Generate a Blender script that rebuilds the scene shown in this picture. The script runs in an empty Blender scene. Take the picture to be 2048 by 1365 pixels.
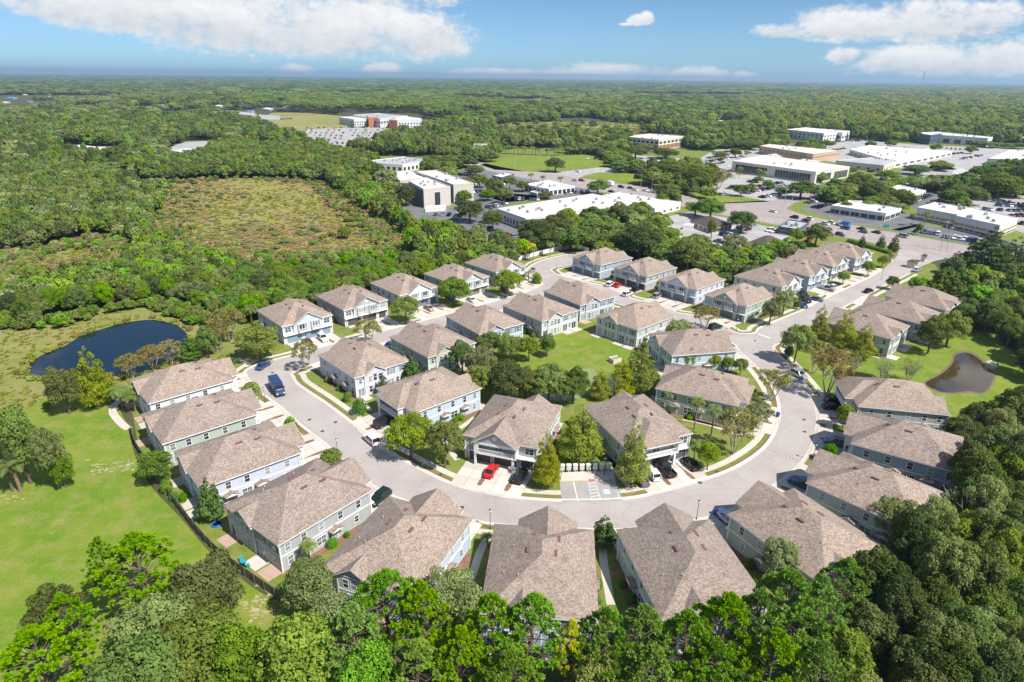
import bpy, bmesh, math, random
import numpy as np
from mathutils import Vector, Matrix
from mathutils.geometry import tessellate_polygon
random.seed(7)
S = bpy.context.scene
COL = S.collection
PI = math.pi
# ------------------------------------------------------------------ camera
F_PX, PITCH, ROLL, CAM_H = 1279.7, math.radians(22.454), math.radians(0.602), 71.33
_F = Vector((0, math.cos(PITCH), -math.sin(PITCH)))
_R0 = Vector((1, 0, 0)); _U0 = Vector((0, math.sin(PITCH), math.cos(PITCH)))
_R = _R0 * math.cos(ROLL) + _U0 * math.sin(ROLL)
_U = -_R0 * math.sin(ROLL) + _U0 * math.cos(ROLL)
cd = bpy.data.cameras.new('camera'); cam = bpy.data.objects.new('camera', cd); COL.objects.link(cam)
cd.sensor_width = 36; cd.sensor_fit = 'HORIZONTAL'; cd.lens = F_PX / 2048 * 36
cd.clip_start = 1; cd.clip_end = 80000
m = Matrix.Identity(4)
for i in range(3):
    m[i][0] = _R[i]; m[i][1] = _U[i]; m[i][2] = -_F[i]
m[2][3] = CAM_H
cam.matrix_world = m
S.camera = cam
# ------------------------------------------------------------------ world, sun, exposure
SUN_EL, SUN_DIR = math.radians(52), (0.78, -0.626)      # the sun stands to the right and behind
S.view_settings.view_transform = 'Standard'; S.view_settings.look = 'None'
S.view_settings.gamma = 1; S.view_settings.use_curve_mapping = False
S.view_settings.exposure = 0.66
S.cycles.use_denoising = True
S.cycles.max_bounces = 6; S.cycles.diffuse_bounces = 3; S.cycles.glossy_bounces = 3
S.cycles.transmission_bounces = 3; S.cycles.volume_bounces = 0; S.cycles.transparent_max_bounces = 6
S.cycles.sample_clamp_indirect = 6
S.cycles.caustics_reflective = False; S.cycles.caustics_refractive = False
sl = bpy.data.lights.new('sun', 'SUN'); sun = bpy.data.objects.new('sun', sl); COL.objects.link(sun)
sl.energy = 4.7; sl.angle = math.radians(0.55); sl.color = (1.0, 0.955, 0.88)
sd = Vector((SUN_DIR[0] * math.cos(SUN_EL), SUN_DIR[1] * math.cos(SUN_EL), math.sin(SUN_EL)))
sun.rotation_euler = sd.to_track_quat('Z', 'Y').to_euler()
sun.location = (0, 0, 300)


def PX(u, v):
    """direction of a viewing ray"""
    return (_F + _R * ((u - 1024) / F_PX) - _U * ((v - 682.5) / F_PX))


def G(u, v, z=0.0):
    """point of the level z seen in direction u, v"""
    d = PX(u, v); t = (z - CAM_H) / d.z
    return Vector((d.x * t, d.y * t, z))


def PJ(p):
    d = Vector(p) - Vector((0, 0, CAM_H)); z = d.dot(_F)
    if z < 1: return (-9999, -9999)
    return (1024 + F_PX * d.dot(_R) / z, 682.5 - F_PX * d.dot(_U) / z)


def HT(u, vb, vt):
    """height of an upright thing standing at u, vb with its top at vt"""
    b = G(u, vb); lo, hi = 0.0, 200.0
    for _ in range(40):
        mid = (lo + hi) / 2
        if PJ((b.x, b.y, mid))[1] > vt: lo = mid
        else: hi = mid
    return lo


# ------------------------------------------------------------------ node helpers
class NT:
    def __init__(s, tree): s.t = tree; s.n = tree.nodes; s.l = tree.links
    def N(s, typ, **kw):
        n = s.n.new(typ)
        for k, v in kw.items():
            setattr(n, k, v)
        return n
    def put(s, sock, v):
        if isinstance(v, bpy.types.NodeSocket): s.l.new(v, sock)
        elif v is not None:
            try: sock.default_value = v
            except Exception: sock.default_value = (*v, 1.0)
    def M(s, op, a, b=None, c=None, clamp=False):
        n = s.N('ShaderNodeMath', operation=op); n.use_clamp = clamp
        s.put(n.inputs[0], a); s.put(n.inputs[1], b)
        if c is not None: s.put(n.inputs[2], c)
        return n.outputs[0]
    def mix(s, f, a, b, mode='MIX'):
        n = s.N('ShaderNodeMix', data_type='RGBA', blend_type=mode)
        s.put(n.inputs[0], f)
        for i, v in ((6, a), (7, b)):
            if isinstance(v, (tuple, list)) and len(v) == 3: v = (*v, 1)
            s.put(n.inputs[i], v)
        return n.outputs[2]
    def noise(s, vec, scale, detail=3, rough=.55):
        n = s.N('ShaderNodeTexNoise'); s.put(n.inputs['Vector'], vec)
        n.inputs['Scale'].default_value = scale; n.inputs['Detail'].default_value = detail
        n.inputs['Roughness'].default_value = rough
        return n.outputs['Fac']
    def ramp(s, f, stops):
        n = s.N('ShaderNodeValToRGB'); s.put(n.inputs[0], f); e = n.color_ramp.elements
        while len(e) < len(stops): e.new(.5)
        for q, (p, c) in zip(e, stops):
            q.position = p; q.color = (*c, 1) if len(c) == 3 else c
        return n.outputs[0]
    def rng(s, f, a, b, c=0, d=1):
        n = s.N('ShaderNodeMapRange'); s.put(n.inputs[0], f)
        for i, v in enumerate((a, b, c, d)): n.inputs[i + 1].default_value = v
        return n.outputs[0]


MATS = {}


def newmat(name):
    mt = bpy.data.materials.new(name); mt.use_nodes = True; mt.node_tree.nodes.clear()
    MATS[name] = mt
    t = NT(mt.node_tree); o = t.N('ShaderNodeOutputMaterial')
    return mt, t, o


def bsdf(t, o, col, rough=.8, spec=.3, metal=0, bump=None, bstr=.3, bdist=.05):
    b = t.N('ShaderNodeBsdfPrincipled'); t.put(b.inputs['Base Color'], col if not isinstance(col, tuple) else (*col, 1))
    t.put(b.inputs['Roughness'], rough); b.inputs['Specular IOR Level'].default_value = spec
    b.inputs['Metallic'].default_value = metal
    if bump is not None:
        n = t.N('ShaderNodeBump'); n.inputs['Strength'].default_value = bstr; n.inputs['Distance'].default_value = bdist
        t.put(n.inputs['Height'], bump); t.l.new(n.outputs[0], b.inputs['Normal'])
    t.l.new(b.outputs[0], o.inputs['Surface'])
    return b


def plain(name, col, rough=.7, spec=.3, metal=0, var=.12, scale=1.5, dirt=.0):
    """one colour with a little wear"""
    mt, t, o = newmat(name)
    g = t.N('ShaderNodeTexCoord').outputs['Object']
    f = t.noise(g, scale, 4, .6)
    c = t.mix(t.rng(f, .3, .7), tuple(x * (1 - var) for x in col), tuple(min(1, x * (1 + var)) for x in col))
    bsdf(t, o, c, rough, spec, metal)
    return mt


def worldpos(t): return t.N('ShaderNodeNewGeometry').outputs['Position']


def ground(name, c1, c2, c3, s1=.05, s2=.6, rough=.95, bump=.4, thr=(.42, .58)):
    """three tones of ground cover in patches, with a fine grain"""
    mt, t, o = newmat(name); p = worldpos(t)
    mp = t.N('ShaderNodeMapping'); t.l.new(p, mp.inputs[0]); mp.inputs['Rotation'].default_value[2] = .6; mp.inputs['Scale'].default_value = (1, 3.2, 1)
    a = t.M('ADD', t.M('MULTIPLY', t.noise(p, s1, 6, .65), .6), t.M('MULTIPLY', t.noise(mp.outputs[0], s1 * 1.6, 5, .7), .4)); b = t.noise(p, s2, 5, .7); d = t.noise(p, 4.5, 3, .7)
    c = t.mix(t.rng(a, *thr), c1, c2)
    c = t.mix(t.M('MULTIPLY', t.rng(b, .45, .72), .8), c, c3)
    c = t.mix(1.0, c, t.mix(t.rng(d, .25, .75), (.72, .72, .72), (1.25, 1.25, 1.25)), 'MULTIPLY')
    bsdf(t, o, c, rough, .1, bump=d, bstr=bump, bdist=.12)
    return mt


# ------------------------------------------------------------------ mesh helpers
class MB:
    """collects faces of ONE mesh"""
    def __init__(s): s.v = []; s.f = []; s.m = []
    def poly(s, pts, m=0):
        i = len(s.v); s.v += [tuple(p) for p in pts]; s.f.append(tuple(range(i, i + len(pts)))); s.m.append(m)
    def box(s, x0, x1, y0, y1, z0, z1, m=0):
        i = len(s.v)
        s.v += [(x0, y0, z0), (x1, y0, z0), (x1, y1, z0), (x0, y1, z0), (x0, y0, z1), (x1, y0, z1), (x1, y1, z1), (x0, y1, z1)]
        for q in ((0, 3, 2, 1), (4, 5, 6, 7), (0, 1, 5, 4), (1, 2, 6, 5), (2, 3, 7, 6), (3, 0, 4, 7)):
            s.f.append(tuple(i + k for k in q)); s.m.append(m)
    def prism(s, pts, vec, m=0):
        """polygon pts extruded along vec"""
        n = len(pts); i = len(s.v); v = Vector(vec)
        s.v += [tuple(p) for p in pts] + [tuple(Vector(p) + v) for p in pts]
        s.f.append(tuple(range(i, i + n))); s.m.append(m)
        s.f.append(tuple(range(i + 2 * n - 1, i + n - 1, -1))); s.m.append(m)
        for k in range(n):
            s.f.append((i + k, i + (k + 1) % n, i + n + (k + 1) % n, i + n + k)); s.m.append(m)
    def tube(s, a, b, r0, r1=None, n=8, m=0, cap=True):
        a, b = Vector(a), Vector(b); r1 = r0 if r1 is None else r1
        d = (b - a).normalized(); x = d.orthogonal().normalized(); y = d.cross(x); i = len(s.v)
        for c, r in ((a, r0), (b, r1)):
            for k in range(n):
                q = 2 * PI * k / n; s.v.append(tuple(c + x * (r * math.cos(q)) + y * (r * math.sin(q))))
        for k in range(n):
            s.f.append((i + k, i + (k + 1) % n, i + n + (k + 1) % n, i + n + k)); s.m.append(m)
        if cap:
            s.f.append(tuple(range(i + n - 1, i - 1, -1))); s.m.append(m)
            s.f.append(tuple(range(i + n, i + 2 * n))); s.m.append(m)
    def loft(s, rings, m=0, cap=True):
        n = len(rings[0]); i = len(s.v)
        for r in rings: s.v += [tuple(p) for p in r]
        for a in range(len(rings) - 1):
            for k in range(n):
                s.f.append((i + a * n + k, i + a * n + (k + 1) % n, i + (a + 1) * n + (k + 1) % n, i + (a + 1) * n + k)); s.m.append(m)
        if cap:
            s.f.append(tuple(range(i + n - 1, i - 1, -1))); s.m.append(m)
            j = i + (len(rings) - 1) * n; s.f.append(tuple(range(j, j + n))); s.m.append(m)
    def mesh(s, name, mats, smooth=False):
        me = bpy.data.meshes.new(name); me.from_pydata(s.v, [], s.f)
        for q in (mats if isinstance(mats, (list, tuple)) else [mats]): me.materials.append(q)
        me.polygons.foreach_set('material_index', s.m)
        if smooth: me.polygons.foreach_set('use_smooth', [True] * len(s.f))
        me.update()
        bm = bmesh.new(); bm.from_mesh(me); bmesh.ops.recalc_face_normals(bm, faces=bm.faces); bm.to_mesh(me); bm.free()
        return me
    def obj(s, name, mats, parent=None, smooth=False): return link(name, s.mesh(name, mats, smooth), parent)


def link(name, data, parent=None, loc=(0, 0, 0), rz=0):
    o = bpy.data.objects.new(name, data); COL.objects.link(o); o.parent = parent
    o.location = loc; o.rotation_euler = (0, 0, rz)
    return o


def tag(o, label=None, cat=None, group=None, kind=None):
    if label:
        while len(label.split()) > 16 and ' the ' in label: label = label[::-1].replace(' eht ', ' ', 1)[::-1]
        o['label'] = label
    if cat: o['category'] = cat
    if group: o['group'] = group
    if kind: o['kind'] = kind
    return o


def thing(name, label, cat, loc=(0, 0, 0), rz=0, group=None, scale=None):
    o = link(name, None, None, loc, rz); o.empty_display_size = .5
    if scale: o.scale = scale
    return tag(o, label, cat, group)


def copy_tree(o, parent=None):
    c = o.copy(); COL.objects.link(c); c.parent = parent
    for ch in KIDS.get(o.name, ()): copy_tree(ch, c)
    return c


KIDS = {}


def index_kids(roots):
    """remember the children of the prototypes (obj.children walks the whole file)"""
    by = {}
    for ob in bpy.data.objects:
        if ob.parent: by.setdefault(ob.parent.name, []).append(ob)
    def walk(o):
        KIDS[o.name] = by.get(o.name, [])
        for c in KIDS[o.name]: walk(c)
    for r in roots: walk(r)


def smooth_line(pts, n=6, closed=False):
    """Catmull-Rom through 2D points"""
    P = [Vector((p[0], p[1])) for p in pts]; out = []; L = len(P)
    for i in range(L if closed else L - 1):
        if closed: a, b, c, d = P[i - 1], P[i], P[(i + 1) % L], P[(i + 2) % L]
        else: a, b, c, d = P[max(i - 1, 0)], P[i], P[i + 1], P[min(i + 2, L - 1)]
        for k in range(n):
            t = k / n
            out.append(.5 * ((2 * b) + (c - a) * t + (2 * a - 5 * b + 4 * c - d) * t * t + (3 * b - a - 3 * c + d) * t ** 3))
    if not closed: out.append(P[-1])
    return out


def GP(px): return [G(*p).to_2d() for p in px]


def sheet(name, loops, z, mat, kind='structure', label=None):
    loops = loops if isinstance(loops[0], (list, tuple)) and not isinstance(loops[0][0], (int, float)) else [loops]
    vs = [Vector((p[0], p[1], z)) for lp in loops for p in lp]
    tris = tessellate_polygon([[Vector((p[0], p[1], 0)) for p in lp] for lp in loops])
    me = bpy.data.meshes.new(name); me.from_pydata([tuple(v) for v in vs], [], [tuple(t) for t in tris])
    bm = bmesh.new(); bm.from_mesh(me)
    for f in bm.faces:
        f.normal_update()
        if f.normal.z < 0: f.normal_flip()
    bm.to_mesh(me); bm.free(); me.materials.append(mat)
    o = link(name, me); tag(o, label, kind=kind)
    return o


def offset(line, d, closed=False):
    out = []; n = len(line)
    for i, p in enumerate(line):
        a = line[i - 1] if (closed or i) else p
        b = line[(i + 1) % n] if (closed or i < n - 1) else p
        t = (b - a)
        if t.length < 1e-6: continue
        t.normalize(); out.append(p + Vector((-t.y, t.x)) * d)
    return out


def resample(line, step, closed=False):
    pts = list(line) + ([line[0]] if closed else []); out = [pts[0].copy()]; acc = 0
    for a, b in zip(pts, pts[1:]):
        L = (b - a).length; s = step - acc
        while s <= L and L > 0:
            out.append(a + (b - a) * (s / L)); s += step
        acc = (acc + L) % step
    return out


def ribbon(name, line, prof, mat, closed=False, kind='structure', label=None):
    """profile (offset, z) swept along a 2D line"""
    mb = MB(); rows = []
    n = len(line)
    for i, p in enumerate(line):
        a = line[i - 1] if (closed or i) else p
        b = line[(i + 1) % n] if (closed or i < n - 1) else p
        t = (b - a); t = t.normalized() if t.length > 1e-6 else Vector((1, 0)); nn = Vector((-t.y, t.x))
        rows.append([(p.x + nn.x * d, p.y + nn.y * d, z) for d, z in prof])
    for i in range(n if closed else n - 1):
        a, b = rows[i], rows[(i + 1) % n]
        for k in range(len(prof) - 1): mb.poly((a[k], b[k], b[k + 1], a[k + 1]))
    o = mb.obj(name, mat)
    # sheets face up
    me = o.data; up = sum(p.normal.z * p.area for p in me.polygons)
    if up < 0: me.flip_normals()
    return tag(o, label, kind=kind)


def area2(l): return sum(a.x * b.y - b.x * a.y for a, b in zip(l, l[1:] + l[:1])) / 2


def inside(p, poly):
    x, y = p[0], p[1]; c = False; j = len(poly) - 1
    for i in range(len(poly)):
        a, b = poly[i], poly[j]
        if (a[1] > y) != (b[1] > y) and x < (b[0] - a[0]) * (y - a[1]) / (b[1] - a[1] + 1e-12) + a[0]: c = not c
        j = i
    return c
# ------------------------------------------------------------------ sky with clouds
W = bpy.data.worlds.new('World'); S.world = W; W.use_nodes = True; W.node_tree.nodes.clear()
w = NT(W.node_tree)
wo = w.N('ShaderNodeOutputWorld'); bg = w.N('ShaderNodeBackground')
sk = w.N('ShaderNodeTexSky', sky_type='NISHITA'); sk.sun_disc = False
sk.sun_elevation = SUN_EL; sk.sun_rotation = math.atan2(SUN_DIR[0], SUN_DIR[1])
sk.altitude = 100; sk.air_density = 1.0; sk.dust_density = 0.3; sk.ozone_density = 2.5
gen = w.N('ShaderNodeTexCoord').outputs['Generated']
sx = w.N('ShaderNodeSeparateXYZ'); w.l.new(gen, sx.inputs[0])
az = w.M('ARCTAN2', sx.outputs[0], sx.outputs[1]); el = w.M('ARCSINE', sx.outputs[2])
cb = w.N('ShaderNodeCombineXYZ'); w.put(cb.inputs[0], az); w.put(cb.inputs[1], w.M('MULTIPLY', el, 1.7))
# puffs: billowing outlines of every cloud
n1 = w.noise(cb.outputs[0], 13, 9, .62); n2 = w.noise(cb.outputs[0], 60, 6, .65)
nz = w.M('ADD', w.M('MULTIPLY', w.M('SUBTRACT', n1, .5), 3.0), w.M('MULTIPLY', w.M('SUBTRACT', n2, .5), 1.8))


def az_el(u, v):
    d = PX(u, v).normalized(); return math.atan2(d.x, d.y), math.asin(d.z)


BLOBS = [(150, 5, 150, 60, 55), (280, 22, 190, 60, 52), (440, 45, 170, 80, 62), (650, 66, 240, 90, 54), (850, 70, 100, 52, 50), (300, -60, 420, 70, 70),
         (800, -40, 160, 60, 60), (1276, 42, 20, 14, 9), (1294, 38, 16, 15, 12), (1252, 49, 14, 3, 3), (1570, 62, 75, 16, 16), (1700, 55, 140, 42, 30), (1860, 45, 150, 55, 42), (1970, 40, 75, 45, 45),
         (1690, 112, 36, 18, 18), (1840, 125, 150, 38, 34), (1990, 118, 110, 46, 44), (590, 144, 42, 17, 14), (765, 142, 42, 16, 13),
         (1200, 150, 130, 24, 14), (1040, 149, 140, 13, 10), (1390, 151, 75, 18, 12), (1490, 152, 30, 10, 8)]
field = None; shade = None
for (u, v, hw, up, dn) in BLOBS:
    a, e = az_el(u, v); k = math.cos(e) / F_PX * 1.04
    k = abs(az_el(u + 50, v)[0] - az_el(u - 50, v)[0]) / 100; ke = abs(az_el(u, v + 10)[1] - az_el(u, v - 10)[1]) / 20
    dx = w.M('DIVIDE', w.M('SUBTRACT', az, a), hw * k)
    dy = w.M('SUBTRACT', el, e)
    dyu = w.M('DIVIDE', w.M('MAXIMUM', dy, 0), up * ke); dyd = w.M('DIVIDE', w.M('MINIMUM', dy, 0), dn * ke)
    r2 = w.M('ADD', w.M('MULTIPLY', dx, dx), w.M('ADD', w.M('MULTIPLY', dyu, dyu), w.M('MULTIPLY', dyd, dyd)))
    f = w.M('SUBTRACT', 1, r2)
    f = w.M('MAXIMUM', f, -3)
    field = f if field is None else w.M('MAXIMUM', field, f)
    # underside of the cloud is greyer
    g = w.M('MULTIPLY', w.M('MAXIMUM', f, 0), w.M('SUBTRACT', w.M('MULTIPLY', dyu, 1), w.M('MULTIPLY', dyd, -1)))
    shade = g if shade is None else w.M('ADD', shade, g)
# the sky goes on outside the picture with scattered clouds of the same kind
big = w.noise(cb.outputs[0], 2.6, 6, .58)
away = w.M('MAXIMUM', w.rng(w.M('ABSOLUTE', az), .80, 1.0), w.rng(el, .12, .2))
other = w.M('SUBTRACT', w.M('MULTIPLY', w.M('SUBTRACT', w.M('MULTIPLY', big, away), .53), 9), .2)
other = w.M('MULTIPLY', other, w.rng(el, -.01, .03))
field = w.M('MAXIMUM', field, other)
dens = w.M('ADD', w.M('ADD', field, .22), nz)
mask = w.N('ShaderNodeMapRange', interpolation_type='SMOOTHSTEP'); w.put(mask.inputs[0], dens)
mask.inputs[1].default_value = -.15; mask.inputs[2].default_value = .95
mk = w.M('MULTIPLY', mask.outputs[0], .97)
lit = w.M('ADD', w.M('MULTIPLY', w.M('SUBTRACT', n2, .5), .9), w.M('MULTIPLY', shade, .55))
lit = w.M('ADD', lit, w.M('MULTIPLY', w.M('SUBTRACT', n1, .5), 1.4))
cc = w.ramp(w.rng(lit, -.45, .55), [(0, (4.6, 4.8, 5.15)), (.5, (5.9, 6.0, 6.15)), (1, (7.2, 7.1, 6.95))])
# deep clear blue higher up
tint = w.mix(w.rng(el, .0, .10), (.40, .68, 1.10), (.41, .57, .78)); tint = w.mix(w.rng(el, .12, .7), tint, (.85, .92, 1.0))
skc = w.mix(1.0, sk.outputs[0], tint, 'MULTIPLY')
out = w.mix(mk, skc, cc)
w.l.new(out, bg.inputs[0]); bg.inputs[1].default_value = 0.092
w.l.new(bg.outputs[0], wo.inputs[0])
W.cycles.sampling_method = 'MANUAL'; W.cycles.sample_map_resolution = 512
# ------------------------------------------------------------------ ground materials
g_wood = ground('woodland_floor', (.055, .06, .028), (.085, .09, .035), (.10, .085, .05), .02, .25, bump=.6)
g_lawn = ground('lawn', (.088, .185, .012), (.19, .225, .03), (.27, .235, .085), .045, .25, thr=(.36, .64))
g_lawn2 = ground('town_lawn', (.10, .17, .018), (.175, .2, .04), (.27, .22, .10), .09, .4, thr=(.38, .62))
g_field = ground('field', (.27, .25, .08), (.2, .21, .06), (.27, .2, .11), .012, .06)
g_bank = ground('rough_grass', (.15, .19, .035), (.23, .215, .07), (.29, .22, .12), .06, .3)
g_mulch = ground('mulch', (.2, .105, .07), (.25, .15, .10), (.14, .07, .05), .5, 3, bump=.3)
g_mud = ground('mud', (.17, .13, .085), (.13, .10, .06), (.21, .18, .12), .2, 1)


def marsh_mat():
    mt, t, o = newmat('marsh'); p = worldpos(t)
    a = t.noise(p, .017, 5, .62); b = t.noise(p, .07, 5, .68); d = t.noise(p, .6, 4, .7); e = t.noise(p, 3, 3, .7)
    c = t.ramp(a, [(.32, (.24, .15, .105)), (.42, (.27, .2, .10)), (.52, (.25, .24, .055)), (.60, (.27, .245, .08)), (.68, (.28, .18, .13))])
    c = t.mix(t.rng(b, .5, .62), c, t.mix(t.rng(d, .35, .65), (.15, .16, .045), (.27, .155, .10)))
    c = t.mix(1.0, c, t.mix(t.rng(e, .25, .75), (.6, .6, .6), (1.35, 1.35, 1.35)), 'MULTIPLY')
    bsdf(t, o, c, .95, .1, bump=t.M('ADD', d, e), bstr=.7, bdist=.4)
    return mt


g_marsh = marsh_mat()


def road_mat(name, c1, c2, stain=.12, seam=True):
    mt, t, o = newmat(name); p = worldpos(t)
    a = t.noise(p, .09, 5, .6); b = t.noise(p, 1.1, 4, .6); d = t.noise(p, 14, 2, .6)
    c = t.mix(t.rng(a, .35, .68), c1, c2)
    c = t.mix(t.M('MULTIPLY', t.rng(b, .55, .8), stain * 3), c, tuple(x * .62 for x in c1))
    c = t.mix(1.0, c, t.mix(t.rng(d, .2, .8), (.88, .88, .88), (1.1, 1.1, 1.1)), 'MULTIPLY')
    vo = t.N('ShaderNodeTexVoronoi', feature='DISTANCE_TO_EDGE'); wv = t.N('ShaderNodeVectorMath', operation='ADD'); t.l.new(p, wv.inputs[0]); nv = t.N('ShaderNodeTexNoise'); nv.inputs['Scale'].default_value = .5; t.l.new(p, nv.inputs['Vector']); t.l.new(nv.outputs['Color'], wv.inputs[1]); t.l.new(wv.outputs[0], vo.inputs['Vector']); vo.inputs['Scale'].default_value = .16
    c = t.mix(t.M('MULTIPLY', t.rng(vo.outputs['Distance'], .004, .014, 1, 0), .22), c, tuple(x * .45 for x in c1))
    e = t.noise(p, .28, 3, .7); c = t.mix(t.M('MULTIPLY', t.rng(e, .58, .72), .3), c, tuple(x * .72 for x in c1))
    bsdf(t, o, c, .9, .2, bump=d, bstr=.15, bdist=.02)
    return mt


m_asph = road_mat('sunbleached_asphalt', (.335, .295, .277), (.40, .36, .34), .09)
m_high = road_mat('highway_asphalt', (.29, .245, .235), (.35, .30, .285), .08)
m_lot = road_mat('dark_asphalt', (.12, .12, .13), (.19, .185, .19), .1)
m_lot2 = road_mat('pale_asphalt', (.3, .29, .29), (.42, .40, .38), .1)
m_conc = road_mat('concrete', (.47, .425, .37), (.56, .515, .455), .1)
m_kerb = road_mat('kerb_concrete', (.5, .455, .40), (.58, .53, .47), .08)
m_paver = road_mat('paver', (.40, .27, .21), (.46, .33, .26), .1)
m_white = plain('white_paint', (.78, .78, .76), .6, var=.05)
m_yell = plain('yellow_paint', (.62, .42, .08), .6)
m_blue = plain('blue_paint', (.36, .55, .66), .7, var=.25)
m_redp = plain('red_paint', (.6, .08, .05), .6)


def water_mat(name, col, rough=.03):
    mt, t, o = newmat(name); p = worldpos(t)
    a = t.noise(p, .8, 4, .6); b = t.noise(p, .06, 3, .5)
    c = t.mix(t.rng(b, .35, .65), col, tuple(x * 1.5 for x in col))
    bsdf(t, o, c, rough, .5, bump=a, bstr=.02, bdist=.1)
    return mt


m_pond = water_mat('pond_water', (.003, .010, .016)); m_brown = water_mat('brown_water', (.035, .025, .012), .03)
m_algae = water_mat('green_water', (.15, .185, .065), .35); m_marshw = water_mat('marsh_water', (.035, .05, .075), .1)

# ------------------------------------------------------------------ terrain sheets
ring = [Vector((28000 * math.cos(2 * PI * i / 48), 28000 * math.sin(2 * PI * i / 48))) for i in range(48)]
sheet('ground', ring, 0, g_wood)
OPEN = []           # world polygons in which the woods do not grow


def region(name, px, z, mat, smooth=True, opened=True, n=6, label=None):
    l = GP(px); l = smooth_line(l, n, True) if smooth else l
    if opened: OPEN.append(l)
    return sheet(name, l, z, mat, label=label)


region('marsh', [(232, 350), (300, 362), (360, 361), (440, 358), (560, 358), (655, 368), (700, 400), (745, 430), (790, 455), (822, 490), (800, 515), (720, 525), (600, 535),
                 (500, 530), (400, 512), (330, 492), (312, 465), (300, 440), (322, 420), (318, 395), (280, 372), (235, 362)], .02, g_marsh)
region('marsh', [(0, 512), (60, 500), (130, 488), (190, 472), (250, 480), (290, 505), (280, 525), (200, 538), (100, 552), (0, 585)], .02, g_bank)
region('pond_bank', [(0, 640), (60, 655), (130, 640), (200, 618), (300, 606), (390, 622), (440, 650), (480, 690), (470, 720), (300, 770), (130, 800), (60, 815), (0, 835)], .02, g_bank)
region('meadow', [(0, 860), (60, 810), (130, 795), (215, 800), (250, 840), (268, 905), (300, 970), (360, 1035), (430, 1115), (520, 1185), (585, 1215), (640, 1290), (520, 1420), (0, 1500), (-150, 1500), (-120, 950)], .024, g_lawn)
TOWN = [(250, 740), (480, 640), (600, 590), (900, 505), (1130, 480), (1250, 480), (1500, 560), (1560, 520), (1700, 472), (1800, 500), (1870, 530), (1920, 600), (1985, 660), (2048, 740),
        (2048, 830), (1960, 950), (1900, 1040), (1800, 1130), (1650, 1230), (1300, 1300), (640, 1290), (560, 1205), (420, 1100), (330, 990), (278, 900)]
region('neighbourhood_lawn', TOWN, .012, g_lawn2, smooth=False, opened=False)
region('park_lawn', [(1010, 700), (1100, 672), (1140, 662), (1190, 668), (1250, 690), (1290, 720), (1300, 760), (1250, 800), (1050, 810), (980, 770)], .018, g_lawn)
region('bank_lawn', [(1580, 700), (1620, 745), (1640, 790), (1690, 800), (1700, 760), (1850, 810), (1960, 850), (2048, 830), (2060, 760), (2020, 700), (1960, 670), (1890, 670), (1820, 690), (1760, 720), (1680, 700)], .018, g_lawn)
POND = [(52, 742), (66, 722), (90, 708), (130, 692), (160, 674), (200, 660), (250, 646), (305, 640), (345, 648), (366, 660), (380, 680), (370, 700), (345, 715), (300, 738), (240, 752), (180, 752), (130, 757), (95, 753), (70, 760)]
region('pond', POND, .03, m_pond)
region('pond_mud', [(1846, 767), (1880, 745), (1900, 725), (1907, 707), (1932, 702), (1955, 710), (1976, 729), (1991, 747), (1985, 772), (1966, 789), (1940, 787), (1900, 789), (1867, 782)], .024, g_mud)
region('pond', [(1852, 766), (1882, 749), (1904, 729), (1911, 711), (1931, 706), (1952, 714), (1972, 732), (1986, 748), (1981, 770), (1964, 786), (1940, 783), (1900, 786), (1870, 780)], .03, m_brown)
region('pond', [(1668, 752), (1690, 742), (1720, 745), (1760, 757), (1740, 770), (1690, 768)], .03, m_brown)
region('pond', [(1065, 780), (1080, 760), (1110, 748), (1150, 740), (1185, 738), (1195, 750), (1180, 776), (1155, 798), (1115, 802), (1075, 796)], .03, m_algae)
# open water between the marsh plants
rw = random.Random(3)
for k in range(46):
    u, v = rw.uniform(360, 720), rw.uniform(436, 512)
    if k < 8: u, v = rw.uniform(420, 560), rw.uniform(425, 445)
    c = G(u, v).to_2d(); r = rw.uniform(.8, 3.2)
    pts = [c + Vector((math.cos(a) * r * rw.uniform(.6, 1.9), math.sin(a) * r * rw.uniform(.5, 1.2))) for a in [i * PI / 4 for i in range(8)]]
    sheet('marsh_pool', smooth_line(pts, 3, True), .03, m_marshw)
region('marsh_pool', [(100, 500), (130, 492), (165, 488), (170, 493), (130, 500), (105, 505)], .03, m_marshw)

# ------------------------------------------------------------------ the loop road
OUT = [(1550, 689), (1545, 697), (1556, 711), (1580, 737), (1606, 767), (1622, 790), (1630, 818), (1632, 847), (1624, 885), (1603, 922), (1580, 944), (1539, 974), (1481, 1008), (1423, 1031),
       (1385, 1038), (1310, 1050), (1233, 1057), (1155, 1056), (1070, 1053), (987, 1046), (944, 1038), (880, 1022), (807, 998), (758, 976), (721, 951), (672, 902), (600, 846), (562, 812),
       (525, 785), (503, 762), (490, 751), (494, 742), (516, 730), (560, 718), (588, 711), (661, 691), (796, 656), (898, 629), (992, 603), (1024, 594), (1047, 588), (1079, 574),
       (1087, 568), (1077, 561), (1056, 549), (1057, 538), (1070, 528), (1097, 518), (1147, 507.5), (1190, 498), (1195, 518), (1141, 529.6), (1123, 532.5), (1105, 537), (1101, 541), (1111, 548), (1130, 555),
       (1178, 566), (1211, 574), (1259, 596), (1290, 604), (1338, 619), (1354, 626.5), (1393, 633), (1453, 656), (1461, 662), (1478, 668), (1500, 669), (1517, 665), (1525, 655),
       (1609, 620), (1653, 597), (1703, 574), (1756, 547), (1776, 530), (1795, 512), (1803, 499), (1887, 515), (1868, 523), (1842, 534), (1826, 542), (1800, 556), (1770, 570), (1690, 612), (1620, 655), (1574, 683)]
O = smooth_line(GP(OUT), 5, True)
north = GP([(1440, 650), (1393, 633), (1354, 626.5), (1338, 619), (1290, 604), (1259, 596), (1211, 574), (1178, 566)])
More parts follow.
